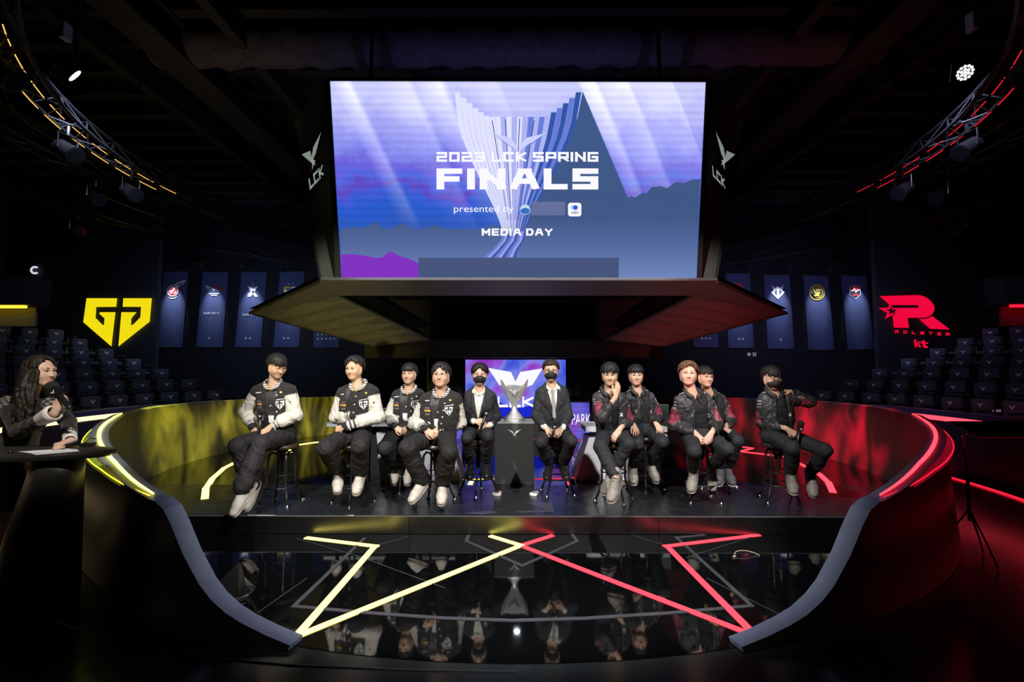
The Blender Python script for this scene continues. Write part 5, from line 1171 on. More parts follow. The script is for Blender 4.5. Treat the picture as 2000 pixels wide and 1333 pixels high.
def torso_shell(g, S_, sc_, col, w=.165, d=1.22, hem=-.02, shw=.062, shirt=False):
    pel, mid, up, xt, ft = g.pel, g.mid, g.upt, g.xt, g.ft; s = S_.get('s', 1.0)*S_.get('girth', 1.0)
    b0 = pel+up*hem+Vector((0, .0, .0)); b1 = pel.lerp(mid, .45)+ft*.01; b2 = mid-up*.11
    k = .055
    sc_.cone(b0-xt*.045*s, b1-xt*.05*s, (w-.045)*s, (w-.045)*s, col, k, ft, d); sc_.cone(b0+xt*.045*s, b1+xt*.05*s, (w-.045)*s, (w-.045)*s, col, k, ft, d)
    sc_.cone(b1-xt*.05*s, b2-xt*.06*s, (w-.045)*s, (w-.04)*s, col, k, ft, d); sc_.cone(b1+xt*.05*s, b2+xt*.06*s, (w-.045)*s, (w-.04)*s, col, k, ft, d)
    sc_.cone(b2-xt*.04, b2+xt*.04, .125*s, .125*s, col, k, ft, d)
    sc_.cone(g.shA+xt*.035-up*.012, g.mid+up*.062-xt*.050, shw, shw*.72, col, .04, ft, 1.02); sc_.cone(g.shB-xt*.035-up*.012, g.mid+up*.062+xt*.050, shw, shw*.72, col, .04, ft, 1.02)
def opening(g, sc_, top_w, bot_w, z_top, z_bot, skew=0.0, col=None, back=.03):
    """cut a front opening: half width top_w at z_top to bot_w at z_bot (fractions along pelvis->shoulder line)"""
    pel = np.array(g.pel, np.float32); up = np.array(g.upt, np.float32); xt = np.array(g.xt, np.float32); ft = np.array(g.ft, np.float32); H = (g.mid-g.pel).length
    def fn(Q):
        q = Q-pel; v = (q@up)/H; u = q@xt; dpt = q@ft; f = np.clip((v-z_bot)/(z_top-z_bot), 0, 1); hw = bot_w+(top_w-bot_w)*f
        return np.maximum(np.maximum(np.abs(u-skew*(1-f))-hw, (z_bot-v)*H), -dpt+back)
    c = g.pel.lerp(g.mid, .6); sc_.func(fn, c-Vector((.3, .35, .5)), c+Vector((.3, .3, .55)), col=col)
def sleeves(g, S_, sc_, colf, ru=.072, re=.064, rw=.050, cut=.93, parts='AB', k=.035):
    for side, sa, ea, wa in (('A', g.shA, g.elA, g.wrA), ('B', g.shB, g.elB, g.wrB)):
        if side not in parts: continue
        cu, cf = colf(side)
        inw = g.xt*(.02 if side == 'A' else -.02)
        sc_.cone(sa+inw-g.upt*.02, ea, ru, re, cu, k); sc_.ell(ea, (re*1.03, re*1.03, re*1.03), None, cf, min(k, .03)); sc_.cone(ea, ea.lerp(wa, cut-.13), re, rw*1.12, cf, min(k, .022)); sc_.cone(ea.lerp(wa, cut-.12), ea.lerp(wa, cut), rw*1.0, rw*.80, cf, .012)
def neck_hole(g, sc_, r=.062, dz=.0, tilt=.02, depth=.075):
    a = g.mid+g.upt*(.125+dz)+g.ft*tilt; sc_.cone(a, a-g.upt*depth+g.ft*.015, r, r*.92, None, .01, sub=True)
def collar_ring(g, sc_, col, r0=.070, z=.030, rad=.017, front_gap=.35, lift=.018, fwd=.012, stand=.018):
    n = 14; P = []
    for i in range(n+1):
        a = front_gap+(2*PI-2*front_gap)*i/n            # 0 = front
        c = abs(math.cos(a/2)); P.append(g.mid+g.upt*(z-.055*max(0, math.cos(a))+lift*max(0, -math.cos(a)))+g.xt*math.sin(a)*r0*1.02+g.ft*(math.cos(a)*r0*.98+fwd))
    for p, q in zip(P, P[1:]): sc_.cone(p, q, rad, rad, col, .006, g.upt, .78)
    return P
def varsity(g, S_):
    BK = (.021, .020, .020); W_ = (.66, .64, .60)
    open_ = S_.get('open', 0)
    sh = Sculpt(); GY = (.035, .034, .035)
    torso_shell(g, S_, sh, GY, .150, 1.26, .02, .05); neck_hole(g, sh, .058, .012, .02)
    shirt = put_sc('jersey', sh, .008, MP['nylon'], g.root, wrinkle(5, .002, .09))
    b = Sculpt(); P = collar_ring(g, b, (.55, .36, .04), .062, .070, .007, .18, .014, .012); put_sc('jersey_collar', b, .005, MP['cloth'], g.root)
    j = Sculpt(); H = (g.mid-g.pel).length; pel = np.array(g.pel, np.float32); up = np.array(g.upt, np.float32)
    def tcol(Q, p):
        v = ((Q-pel)@up); o = np.tile(np.array([BK], np.float32), (len(Q), 1)); st = (v < -.012)
        band = st & ~((v > -.035) & (v < -.026)); o[band] = W_; return o
    torso_shell(g, S_, j, tcol, .176, 1.18, -.005, .066)
    def colf(side):
        def lower(Q, p):
            t = along(p, Q); o = np.tile(np.array([CREAM], np.float32), (len(Q), 1))
            return o
        def upper(Q, p):
            t = along(p, Q); o = np.tile(np.array([CREAM], np.float32), (len(Q), 1)); o[t < .16] = BK; return o
        return upper, lower
    sleeves(g, S_, j, colf, .074, .068, .058, .66, k=.022)
    for sa, ea, wa in ((g.shA, g.elA, g.wrA), (g.shB, g.elB, g.wrB)):
        def cuff(Q, p):
            t = along(p, Q); o = np.tile(np.array([W_], np.float32), (len(Q), 1)); o[((t > .24) & (t < .40)) | ((t > .56) & (t < .72)) | (t > .90)] = BK; return o
        j.cone(ea.lerp(wa, .60), ea.lerp(wa, .97), .047, .045, cuff, .008)
    neck_hole(g, j, .066, .012, .022, .085)
    if open_: opening(g, j, S_.get('otop', .055), open_, 1.05, S_.get('obot', -.2), S_.get('oskew', 0.0))
    else: opening(g, j, .045, .004, 1.08, .80)
    jk = put_sc('jacket', j, .0072, MP['cloth'], g.root, wrinkle(S_.get('seed', 1), .006, .12))
    c = Sculpt()
    def ccol(Q, p):
        h = np.sin(((Q-np.array(g.mid, np.float32))@up)*330); o = np.tile(np.array([W_], np.float32), (len(Q), 1)); o[h > .25] = BK; return o
    collar_ring(g, c, ccol, .080, .082, .0165, .38, .022, .010); put_sc('rib_collar', c, .005, MP['cloth'], g.root)
    # press studs
    b = MB(); side = 1 if S_.get('stud', 'b') == 'b' else -1; 
    org = WL[g.root.name]; bvh = BVHTree.FromPolygons([v.co for v in jk.data.vertices], [tuple(p.vertices) for p in jk.data.polygons])
    for k in range(6):
        v = .92-.17*k; f = max(0, min(1, (v+.2)/1.25)); u = (open_+(S_.get('otop', .055)-open_)*f+.016 if open_ else .014); o = g.pel+g.upt*v*H+g.xt*(u*side+S_.get('oskew', 0)*(1-f))+g.ft*.3-org
        h = bvh.ray_cast(o, -g.ft, .6)
        if h[0] is not None:
            p = h[0]+org; s_ = MB(); s_.tube([p-g.ft*.003, p+g.ft*.005], [.0085, .007], 8); s_.build('stud', M['white_print'], g.root)
    # prints: shield on the image-right chest, gold lettering and small marks on the image-left chest
    H_ = g.upt*H; W1, BKm = M['white_print'], M['satin_black']
    ck = S_.get('print_k', 1.0); cB = g.pel+H_*.72+g.xt*.108*ck+g.ft*.12; cA = g.pel+H_*.74-g.xt*.112*ck+g.ft*.12
    decal(g, sc_polys(SHIELD, .085, .085), cB, g.xt, g.upt, jk, W1, 'shield_print', g.ft); decal(g, sc_polys(SHIELD_CUT, .085, .085), cB, g.xt, g.upt, jk, BKm, 'shield_lines', g.ft, .0055)
    decal(g, [[(-.05, .052), (.052, .060), (.052, .066), (-.03, .060)]], cB, g.xt, g.upt, jk, W1, 'lettering', g.ft)
    pur = M.setdefault('plum_print', mat('plum_print', (.20, .13, .20), .7)); grp = M.setdefault('grey_print', mat('grey_print', (.20, .19, .20), .7))
    bars = [[(-.022+.013*k, .022), (-.013+.013*k, .022), (-.013+.013*k, .042), (-.022+.013*k, .042)] for k in range(4)]
    decal(g, bars, cA, g.xt, g.upt, jk, pur, 'patch_print', g.ft); decal(g, [[(u, v-.066) for u, v in q] for q in bars], cA, g.xt, g.upt, jk, grp, 'patch_print', g.ft)
    q_, w0 = stroke_text('GOLD', .7, .26, .12); decal(g, [[(-.036+u/w0*.072, -.012+v*.026) for u, v in q] for q in [p for p in q_]], cA, g.xt, g.upt, jk, M['gold_print'], 'gold_lettering', g.ft) if False else decal(g, [[(-.034, -.006), (-.034, .014), (-.020, .016), (-.020, .010), (-.028, .009), (-.028, -.001), (-.020, .001), (-.020, -.006)], [(-.016, -.006), (-.013, .016), (-.006, .014), (-.004, .0), (.002, .014), (.008, .014), (.006, -.008)], [(.010, -.006), (.012, .014), (.034, .012), (.034, .006), (.020, .004), (.034, .0), (.034, -.008)]], cA, g.xt, g.upt, jk, M['gold_print'], 'gold_lettering', g.ft)
    cL = g.pel+H_*.45-g.xt*.085+g.ft*.12; decal(g, [[(-.026, .018), (-.012, .006), (.004, .008), (.022, -.016), (.012, -.016), (0, -.004), (-.014, -.002)], [(-.010, .004), (-.002, .006), (.012, -.022), (.006, -.022)]], cL, g.xt, g.upt, jk, W1, 'leaping_mark', g.ft)
    decal(g, [[(-.03, -.006), (.03, -.004), (.03, .006), (-.03, .004)]], g.pel+H_*1.0-g.xt*.125+g.ft*.1, g.xt, g.upt, jk, W1, 'lettering', g.ft+g.upt*.8); decal(g, [disc(0, 0, .012, 10)], g.pel+H_*.99+g.xt*.115+g.ft*.1, g.xt, g.upt, jk, M['gold_print'], 'badge', g.ft+g.upt*.5)
    cE = g.shB.lerp(g.elB, .42)+g.ft*.07; decal(g, [[(-.010, -.004), (-.003, .007), (.004, .010), (.012, .005), (.004, .002), (.004, -.009), (-.001, -.009), (-.001, .0)]], cE, g.xt, g.upt, jk, BKm, 'sleeve_mark', g.ft)
    if open_: decal(g, [[(-.03, .05), (.03, .05), (.03, .025), (-.01, .025), (-.01, -.02), (.012, -.02), (.012, .0), (.03, .0), (.03, -.045), (-.01, -.045), (-.03, -.02)]], g.pel+H_*.40+g.xt*S_.get('oskew', 0)*.5+g.ft*.12, g.xt, g.upt, shirt, W1, 'jersey_letter', g.ft); decal(g, [[(-.014, .012), (-.004, .0), (.012, .014), (.004, -.008), (-.004, -.006)]], g.pel+H_*.70+g.xt*S_.get('oskew', 0)*.3+g.ft*.12, g.xt, g.upt, shirt, W1, 'jersey_mark', g.ft)
def trackjacket(g, S_):
    DK = (.025, .025, .027); TE = (.012, .013, .015); MG = (.22, .035, .060); GR = (.052, .050, .062)
    sh = Sculpt(); torso_shell(g, S_, sh, TE, .152, 1.26, .02, .05); neck_hole(g, sh, .057, .016, .02); put_sc('t_shirt', sh, .0075, MP['suit'], g.root, wrinkle(S_.get('seed', 1)+9, .005, .10))
    j = Sculpt()
    torso_shell(g, S_, j, DK, .172, 1.2, S_.get('hem', -.03), .064)
    def colf(side):
        s_ax = np.array(g.xt if side == 'B' else -g.xt, np.float32)
        def upper(Q, p):
            t = along(p, Q); o = np.tile(np.array([DK], np.float32), (len(Q), 1)); n_ = np.sin(Q@np.array([90, 70, 120], np.float32))+np.sin(Q@np.array([-120, 60, 80], np.float32))
            top = t < .22; o[top & (n_ > -.2)] = GR
            r_ = ((Q-p.a-t[:, None]*(p.b-p.a))@s_ax); m = (np.abs(t-.66)*.85+np.abs(r_-.055)*2.2 < .30) & (r_ > -.02); o[m] = MG; o[m & (t < .58)] = (.13, .03, .045)
            return o
        return upper, DK
    sleeves(g, S_, j, colf, .070, .063, .050, .86 if not S_.get('pushed') else .55, k=.022)
    if S_.get('pushed_b'): pass
    for ea, wa in ((g.elA, g.wrA), (g.elB, g.wrB)):
        f = .90 if not S_.get('pushed') else .60; j.cone(ea.lerp(wa, f-.1), ea.lerp(wa, f), .046, .041, TE, .008)
    neck_hole(g, j, .066, .014, .022, .085)
    ow = S_.get('open', .05)
    opening(g, j, S_.get('otop', .06), ow, 1.06, S_.get('obot', -.3), S_.get('oskew', 0))
    jk = put_sc('jacket', j, .0072, MP['nylon'], g.root, wrinkle(S_.get('seed', 1), .008, .11))
    c = Sculpt(); P = collar_ring(g, c, DK, .079, .084, .022, .44, .024, .010)
    for e, p in ((1, P[0]), (-1, P[-1])): c.cone(p, p-g.upt*.06+g.xt*e*.012+g.ft*.028, .016, .009, DK, .01, g.ft, 1.6)
    put_sc('jacket_collar', c, .0055, MP['nylon'], g.root)
    H = (g.mid-g.pel).length; H_ = g.upt*H; W1 = M.setdefault('pale_print', mat('pale_print', (.55, .55, .56), .6))
    RR = [[(-.022, .018), (.010, .018), (.018, .008), (.008, -.002), (.022, -.018), (.008, -.018), (-.004, -.002), (-.006, -.018), (-.014, -.018), (-.012, .006)]]
    decal(g, RR, g.pel+H_*.60+g.xt*.095+g.ft*.12, g.xt, g.upt, jk, W1, 'chest_letter', g.ft)
    decal(g, [[(-.004, -.014), (.001, -.014), (.005, .014), (0, .014)]], g.pel+H_*.62-g.xt*.075+g.ft*.12, g.xt, g.upt, jk, W1, 'chest_mark', g.ft)
    for e, sa, ea in ((-1, g.shA, g.elA), (1, g.shB, g.elB)):
        c0 = sa+g.xt*e*.02; dn = (ea-sa).normalized(); nrm = (g.xt*e*.75+g.ft*.8+g.upt*.25); rt = dn.cross(nrm).normalized()*(-1)
        rt = g.upt.cross(nrm).normalized(); rt = rt if rt.x > 0 else -rt
        for k in range(3): decal(g, [[(-.022+.013*i, -.005), (-.013+.013*i, -.005), (-.012+.013*i, .005), (-.021+.013*i, .005)] for i in range(4)], c0+dn*(.035+.034*k)+nrm.normalized()*.05, rt, -dn, jk, W1, 'sleeve_lettering', nrm)
        n2 = g.upt+g.ft*.9; decal(g, [[(-.03+.02*i, -.006), (-.016+.02*i, -.004), (-.018+.02*i, .008), (-.032+.02*i, .006)] for i in range(3)], g.mid.lerp(sa, .72)+g.upt*.05, g.xt, g.ft*-1+g.upt, jk, W1, 'shoulder_print', n2)
def suit(g, S_):
    DK = (.022, .023, .027)
    sh = Sculpt(); torso_shell(g, S_, sh, (.66, .64, .60), .150, 1.26, .02, .05); neck_hole(g, sh, .056, .02, .02); shirt = put_sc('shirt', sh, .0075, MP['cloth'], g.root)
    c = Sculpt(); P = collar_ring(g, c, (.70, .68, .64), .062, .070, .0115, .24, .012, .012)
    for e, p in ((1, P[0]), (-1, P[-1])): c.cone(p, p-g.upt*.045+g.xt*e*.022+g.ft*.010, .014, .006, (.70, .68, .64), .008, g.ft, 1.6)
    put_sc('shirt_collar', c, .005, MP['cloth'], g.root)
    j = Sculpt(); torso_shell(g, S_, j, DK, .160, 1.2, -.05, .062); sleeves(g, S_, j, lambda s_: (DK, DK), .062, .054, .044, .93, k=.016); neck_hole(g, j, .068, .01, .022, .085); opening(g, j, .072, .004, 1.02, .38)
    jk = put_sc('jacket', j, .0072, MP['suit'], g.root, wrinkle(S_.get('seed', 1), .0045, .13))
    for wa, ea in ((g.wrA, g.elA), (g.wrB, g.elB)):
        b = Sculpt(); b.cone(ea.lerp(wa, .88), ea.lerp(wa, .97), .040, .036, (.66, .64, .60), .01); put_sc('shirt_cuff', b, .006, MP['cloth'], g.root)
    H = (g.mid-g.pel).length
    for e in (-1, 1):
        b = Sculpt(); p0 = g.mid+g.upt*.02+g.xt*e*.072+g.ft*.075; p1 = g.pel+g.upt*H*.72+g.xt*e*.062+g.ft*.138; p2 = g.pel+g.upt*H*.40+g.xt*e*.010+g.ft*.140
        b.cone(p0, p1, .016, .026, DK, .01, g.ft, 3.5); b.cone(p1, p2, .026, .008, DK, .01, g.ft, 3.5); put_sc('lapel', b, .0055, MP['suit'], g.root)
    b = MB(); p = g.pel+g.upt*H*.37+g.ft*.145; b.tube([p, p+g.ft*.006], [.009, .007], 8); b.build('button', M['black'], g.root)
    if S_.get('tie'):
        b = Sculpt(); p0 = g.mid+g.upt*.022+g.ft*.088; p1 = p0-g.upt*.040+g.ft*.03; p2 = g.pel+g.upt*H*.42+g.ft*.150; b.cone(p0, p1, .016, .011, (.26, .26, .27), .006, g.ft, 1.6); b.cone(p1, p2, .012, .022, (.30, .30, .31), .006, g.ft, 2.6); put_sc('tie', b, .005, MP['suit'], g.root)
    decal(g, [disc(0, 0, .008, 8)], g.pel+g.upt*H*.74+g.xt*.085+g.ft*.12, g.xt, g.upt, jk, M['white_print'], 'lapel_pin', g.ft, .012)

# ---------------------------------------------------------------- stools
def make_stool(loc, rot, label):
    t = thing('bar_stool', label, 'stool', loc, 'black bar stools on the stage'); o = Vector(loc); L = WL[t.name]; 
    b = MB(); b.lathe([(.001, .598), (.150, .598), (.165, .606), (.168, .625), (.160, .640), (.14, .645), (.001, .645)], o, 28); b.build('seat', M['stool_seat'], t, 'auto')
    b = MB(); b.lathe([(.013, .30), (.013, .60)], o, 10); b.lathe([(.05, .555), (.06, .565), (.06, .597)], o, 14); b.lathe([(.024, .36), (.024, .50)], o, 10); b.build('screw_post', M['black_metal'], t)
    for k in range(4):
        a = rot+PI/2*k; d = Vector((math.cos(a), math.sin(a), 0)); Z = lambda z: Vector((0, 0, z))
        pts = [o+d*.025+Z(.47), o+d*.06+Z(.545), o+d*.105+Z(.56), o+d*.135+Z(.525), o+d*.142+Z(.44), o+d*.142+Z(.26), o+d*.15+Z(.20), o+d*.19+Z(.10), o+d*.222+Z(.03)]
        b = MB(); b.tube(pts, .0125, 8); lg = b.build('leg', M['black_metal'], t, True)
        b = MB(); c = o+d*.226; b.lathe([(.024, .002), (.026, .008), (.014, .02), (.007, .032)], c, 12); b.build('foot', M['chrome'], lg)
    b = MB(); b.tube([o+Vector((.166*math.cos(2*PI*i/28), .166*math.sin(2*PI*i/28), .195)) for i in range(28)], .009, 6, closed=True); b.build('foot_ring', M['black_metal'], t, True)
    b = MB()
    b.tube([o+Vector((.142*math.cos(rot+2*PI*i/20), .142*math.sin(rot+2*PI*i/20), .33)) for i in range(20)], .007, 6, closed=True); b.build('brace_ring', M['black_metal'], t, True)
    return t
M['stool_seat'] = mat('dark_wood_seat', (.040, .024, .018), .35, vary=.25, vscale=9)
def make_mic(label, base, tip, cube=True, head_col=(.012, .012, .013), s=1.0):
    """hand microphone: base = lower end of handle, tip = top of foam"""
    a = Vector(base); t = Vector(tip); d = (t-a).normalized(); L = (t-a).length; r = thing('microphone', label, 'microphone', tuple(a), 'hand microphones')
    b = MB(); b.tube([a, a+d*.02, a+d*(L-.07)], [.013*s, .0145*s, .018*s], 12); b.build('handle', M['satin_black'], r, True)
    x = d.orthogonal().normalized(); y = d.cross(x); n_ = 16; b = MB()
    c = t-d*.030*s; pr = [(-.036, .014), (-.030, .026), (-.015, .033), (.0, .035), (.014, .032), (.024, .022), (.030, .008)]
    b.tube([c+d*z*s for z, _ in pr], [q*s for _, q in pr], 16); b.build('foam_head', M.setdefault('foam', mat('foam', head_col, .95, bump=.6, bscale=300)), r, True)
    if cube:
        f = (Vector((0, -1, .15))-d*Vector((0, -1, .15)).dot(d)).normalized(); sdx = d.cross(f); c2 = t-d*.085*s; h = .026*s; e = .024*s
        v = [c2+d*h*i+f*e*j+sdx*e*k for i in (-1, 1) for j in (-1, 1) for k in (-1, 1)]; b = MB(); b.add(v, [(0, 1, 3, 2), (4, 6, 7, 5), (0, 4, 5, 1), (2, 3, 7, 6), (0, 2, 6, 4), (1, 5, 7, 3)]); b.build('flag_cube', M['satin_black'], r)
        flat('flag_print', wings(-.5, -.5, 1, .7), lambda u, v: c2+f*(e+.0015)+sdx*(-u)*.032*s*(1 if sdx.x < 0 else -1)+d*v*.034*s, M['white_print'], r)
    return r
# ================================================================ the seated men
def ST(px, py): p = on_z(px, py, .1805); return (p.x, p.y, .1805)
SPOTS = dict(P1=(549, 985), P2=(690, 984), P3=(786, 958), P4=(850, 984), S1=(935, 966), S2=(1089, 966), R1=(1199, 979), R2=(1262, 957), R3=(1370, 979), R4=(1405, 956), R5=(1522, 980))
VG = dict(outfit=varsity, shoe='white', bunch=True, legw=(.095, .088, .084), trouser=(.018, .017, .018))
KG = dict(outfit=trackjacket, shoe='grey', legw=(.082, .072, .058), trouser=(.018, .019, .023))
SG = dict(outfit=suit, shoe='leather', legw=(.078, .066, .055), trouser=(.016, .016, .019), hair='fringe')
F_ = {}
F_['P1'] = dict(VG, head=(541, 717), face=(56, 22, 0), sha=(501, 762), shb=(569, 761), ela=(480, 806), elb=(577, 812), wra=(493, 834), wrb=(529, 834), handA=dict(to=(506, 856), dy=-.03, n=(-.2, -1, .3), curl=.35), handB=dict(to=(504, 852), dy=-.05, n=(.1, -1, .6), curl=.3),
    pelx=541, kna=(464, 872), knb=(509, 868), ana=(492, 945), anb=(474, 952), anb_n=True, toeA=(478, 978), toeB=(449, 990), hair='bowl', glasses='thin', open=.05, otop=.06, seed=3, lean=-.06, sleepy=True, headf=.07)
F_['P2'] = dict(VG, head=(692, 721), face=(-14, 8, 0), sha=(668, 766), shb=(730, 762), ela=(656, 815), elb=(738, 815), wra=(690, 812), wrb=(674, 834), handA=dict(to=(708, 806), dy=.02, n=(0, -1, .4), curl=.4), handB=dict(to=(660, 838), dy=.01, n=(-.1, -1, .3), curl=.7),
    pelx=690, kna=(636, 876), knb=(703, 872), ana=(661, 915), anb=(703, 920), toeA=(659, 945), toeB=(695, 946), hair='wavy', open=0, seed=5, lean=-.05)
F_['P3'] = dict(VG, head=(799, 732), face=(-6, 2, 0), sha=(774, 771), shb=(822, 770), ela=(760, 815), elb=(822, 815), wra=(770, 833), wrb=(797, 835), handA=dict(to=(784, 842), dy=-.02, n=(0, -.8, .8), curl=.7), handB=dict(to=(783, 843), dy=-.03, n=(0, -1, .5), curl=.8),
    pelx=793, kna=(752, 876), knb=(800, 876), ana=(774, 905), anb=(800, 905), toeA=(768, 930), toeB=(795, 930), hair='fringe', open=.05, otop=.05, seed=8)
F_['P4'] = dict(VG, s=1.05, girth=1.1, head=(861, 735), face=(-2, -3, 0), hs=1.07, fat=.007, sha=(829, 779), shb=(893, 777), ela=(811, 828), elb=(898, 826), wra=(829, 838), wrb=(857, 838), handA=dict(to=(844, 848), dy=-.02, n=(0, -1, .6), curl=.6), handB=dict(to=(841, 849), dy=-.05, n=(0, -1, .6), curl=.5),
    pelx=855, kna=(795, 876), knb=(878, 884), ana=(823, 936), anb=(864, 940), toeA=(802, 962), toeB=(862, 966), hair='curtain', glasses='thin', open=.02, otop=.05, oskew=-.01, seed=12, print_k=1.05)
F_['S1'] = dict(SG, head=(937, 733), face=(4, 4, 0), sha=(911, 771), shb=(962, 771), ela=(904, 816), elb=(970, 814), wra=(926, 824), wrb=(957, 831), handA=dict(to=(943, 822), dy=-.03, n=(0, -1, .5), curl=.8), handB=dict(to=(943, 834), dy=-.03, n=(0, -1, .4), curl=.7),
    pelx=935, kna=(912, 856), knb=(953, 853), ana=(918, 903), anb=(949, 902), toeA=(917, 922), toeB=(951, 920), hair='curtain', mask=True, seed=14)
F_['S2'] = dict(SG, s=1.03, head=(1076, 726), face=(-4, 2, 0), sha=(1053, 764), shb=(1103, 763), ela=(1047, 813), elb=(1110, 813), wra=(1064, 835), wrb=(1099, 837), handA=dict(to=(1080, 846), dy=-.03, n=(0, -1, .7), curl=.6), handB=dict(to=(1083, 848), dy=-.03, n=(0, -1, .3), curl=.7),
    pelx=1083, kna=(1056, 865), knb=(1116, 862), ana=(1072, 905), anb=(1101, 905), toeA=(1067, 923), toeB=(1108, 923), hair='up', hair_col=(.022, .014, .010), mask=True, glasses='dark', tie=True, seed=16)
F_['R1'] = dict(KG, head=(1191, 733), face=(-11, 10, 0), sha=(1165, 776), shb=(1215, 776), ela=(1176, 815), ela_n=True, elb=(1226, 824), wra=(1202, 776), wrb=(1211, 838), handA=dict(to=(1209, 750), dy=-.0, n=(.35, -1, 0), curl=.18, spread=.05, th=-1), handB=dict(to=(1197, 857), dy=-.04, n=(-.2, -1, .6), curl=.3),
    pelx=1197, kna=(1172, 872), knb=(1228, 868), ana=(1202, 932), anb=(1190, 928), ana_n=True, toeA=(1192, 958), toeB=(1180, 945), hair='bowl', open=.012, otop=.05, pushed=True, seed=21, headf=.06)
F_['R2'] = dict(KG, head=(1242, 735), face=(-6, 2, 0), sha=(1223, 774), shb=(1270, 774), ela=(1231, 818), elb=(1286, 816), wra=(1237, 829), wrb=(1281, 827), handA=dict(to=(1244, 845), dy=-.11, n=(0, -.7, 1), curl=.25, spread=.25), handB=dict(to=(1290, 843), dy=-.11, n=(0, -.7, 1), curl=.25, spread=.25),
    pelx=1256, kna=(1245, 868), knb=(1294, 864), ana=(1237, 910), anb=(1272, 903), toeA=(1237, 928), toeB=(1282, 925), hair='fringe', open=.045, seed=23)
F_['R3'] = dict(KG, s=1.04, head=(1344, 732), face=(-15, -1, 2), sha=(1325, 780), shb=(1382, 778), hs=1.05, fat=.003, ela=(1316, 830), elb=(1401, 830), wra=(1357, 846), wrb=(1390, 846), handA=dict(to=(1375, 865), dy=-.04, n=(-.2, -1, .4), curl=.45), handB=dict(to=(1379, 862), dy=-.06, n=(.3, -1, .4), curl=.5),
    pelx=1364, kna=(1356, 882), knb=(1420, 878), ana=(1353, 918), anb=(1390, 910), toeA=(1349, 942), toeB=(1392, 946), hair='wavy', hair_col=(.085, .045, .026), skin=(.66, .40, .30), open=.075, otop=.075, seed=25)
F_['R4'] = dict(KG, head=(1377, 738), face=(10, 2, 0), sha=(1364, 778), shb=(1408, 778), ela=(1372, 822), elb=(1426, 822), wra=(1408, 842), wrb=(1416, 838), handA=dict(to=(1420, 850), dy=-.02, n=(0, -.8, .8), curl=.3), handB=dict(to=(1430, 848), dy=-.04, n=(0, -.8, .8), curl=.3),
    pelx=1400, kna=(1398, 866), knb=(1440, 862), ana=(1407, 912), anb=(1421, 912), toeA=(1402, 930), toeB=(1430, 930), hair='fringe', glasses='thin', shoe='dark', open=.04, seed=27)
F_['R5'] = dict(KG, head=(1507, 740), face=(4, 10, 0), sha=(1488, 778), shb=(1536, 776), ela=(1490, 826), elb=(1580, 785), elb_n=False, wra=(1536, 838), wrb=(1545, 766), handA=dict(to=(1556, 850), dy=-.03, n=(-.1, -1, .2), curl=.8), handB=dict(to=(1526, 762), dy=-.02, n=(0, -.3, 1), curl=.4),
    pelx=1519, kna=(1548, 876), knb=(1612, 880), ana=(1545, 923), anb=(1584, 922), toeA=(1550, 945), toeB=(1590, 953), hair='bowl', mask=True, glasses='thin', open=.07, otop=.065, oskew=.02, seed=31)
LAB = dict(P1='young man in black and cream jacket and round spectacles, head bowed, outermost on the left', P2='young man in buttoned black and cream jacket with folded arms', P3='young man in black and cream jacket sitting behind the stout one, hands clasped',
    P4='stout young man with spectacles in black and cream jacket, hands clasped', S1='man in dark suit and black mask, tieless, holding a microphone', S2='man in dark suit with grey tie, spectacles and black mask', R1='young man in black track jacket resting his cheek on one hand',
    R2='young man in black track jacket, both hands on his knees', R3='brown haired young man in open black jacket, hands clasped', R4='young man with spectacles in black jacket, half hidden behind the brown haired man', R5='masked young man in black jacket with one hand at his neck, outermost right')
SLAB = dict(P1='black stool under the bowed man in spectacles, far left', P2='black stool under the man with folded arms', P3='black stool under the man behind the stout one', P4='black stool under the stout man in spectacles', S1='black stool under the tieless suited man, left of the plinth',
    S2='black stool under the man with the grey tie, right of the plinth', R1='black stool under the man resting his cheek on his hand', R2='black stool under the man with hands on his knees', R3='black stool under the brown haired man', R4='black stool mostly hidden behind the brown haired man', R5='black stool under the masked man, far right')
FIG = {}
for k_, q in F_.items():
    if ONLY and k_ not in ONLY: continue
    q['stool'] = ST(*SPOTS[k_]); make_stool(q['stool'], PI/4+.5*q['seed'], SLAB[k_])
    FIG[k_] = person(LAB[k_], q, 'seated players and coaches')
def mic_px(lab, lo, hi, Y, dy=0, **k): make_mic(lab, at_y(*lo, Y), at_y(*hi, Y+dy), **k)
if not ONLY:
    mic_px('microphone held upright by the bowed man in spectacles', (505, 850), (512, 797), FIG['P1'].wrB.y-.05, .02)
    mic_px('microphone held by the tieless suited man in a mask', (938, 842), (955, 793), FIG['S1'].wrA.y-.07, .0)
    mic_px('microphone held low by the man with the grey tie', (1078, 856), (1087, 818), FIG['S2'].wrB.y-.08, -.02)
    mic_px('microphone held by the masked man with a hand at his neck', (1557, 868), (1565, 822), FIG['R5'].wrA.y-.07, 0)
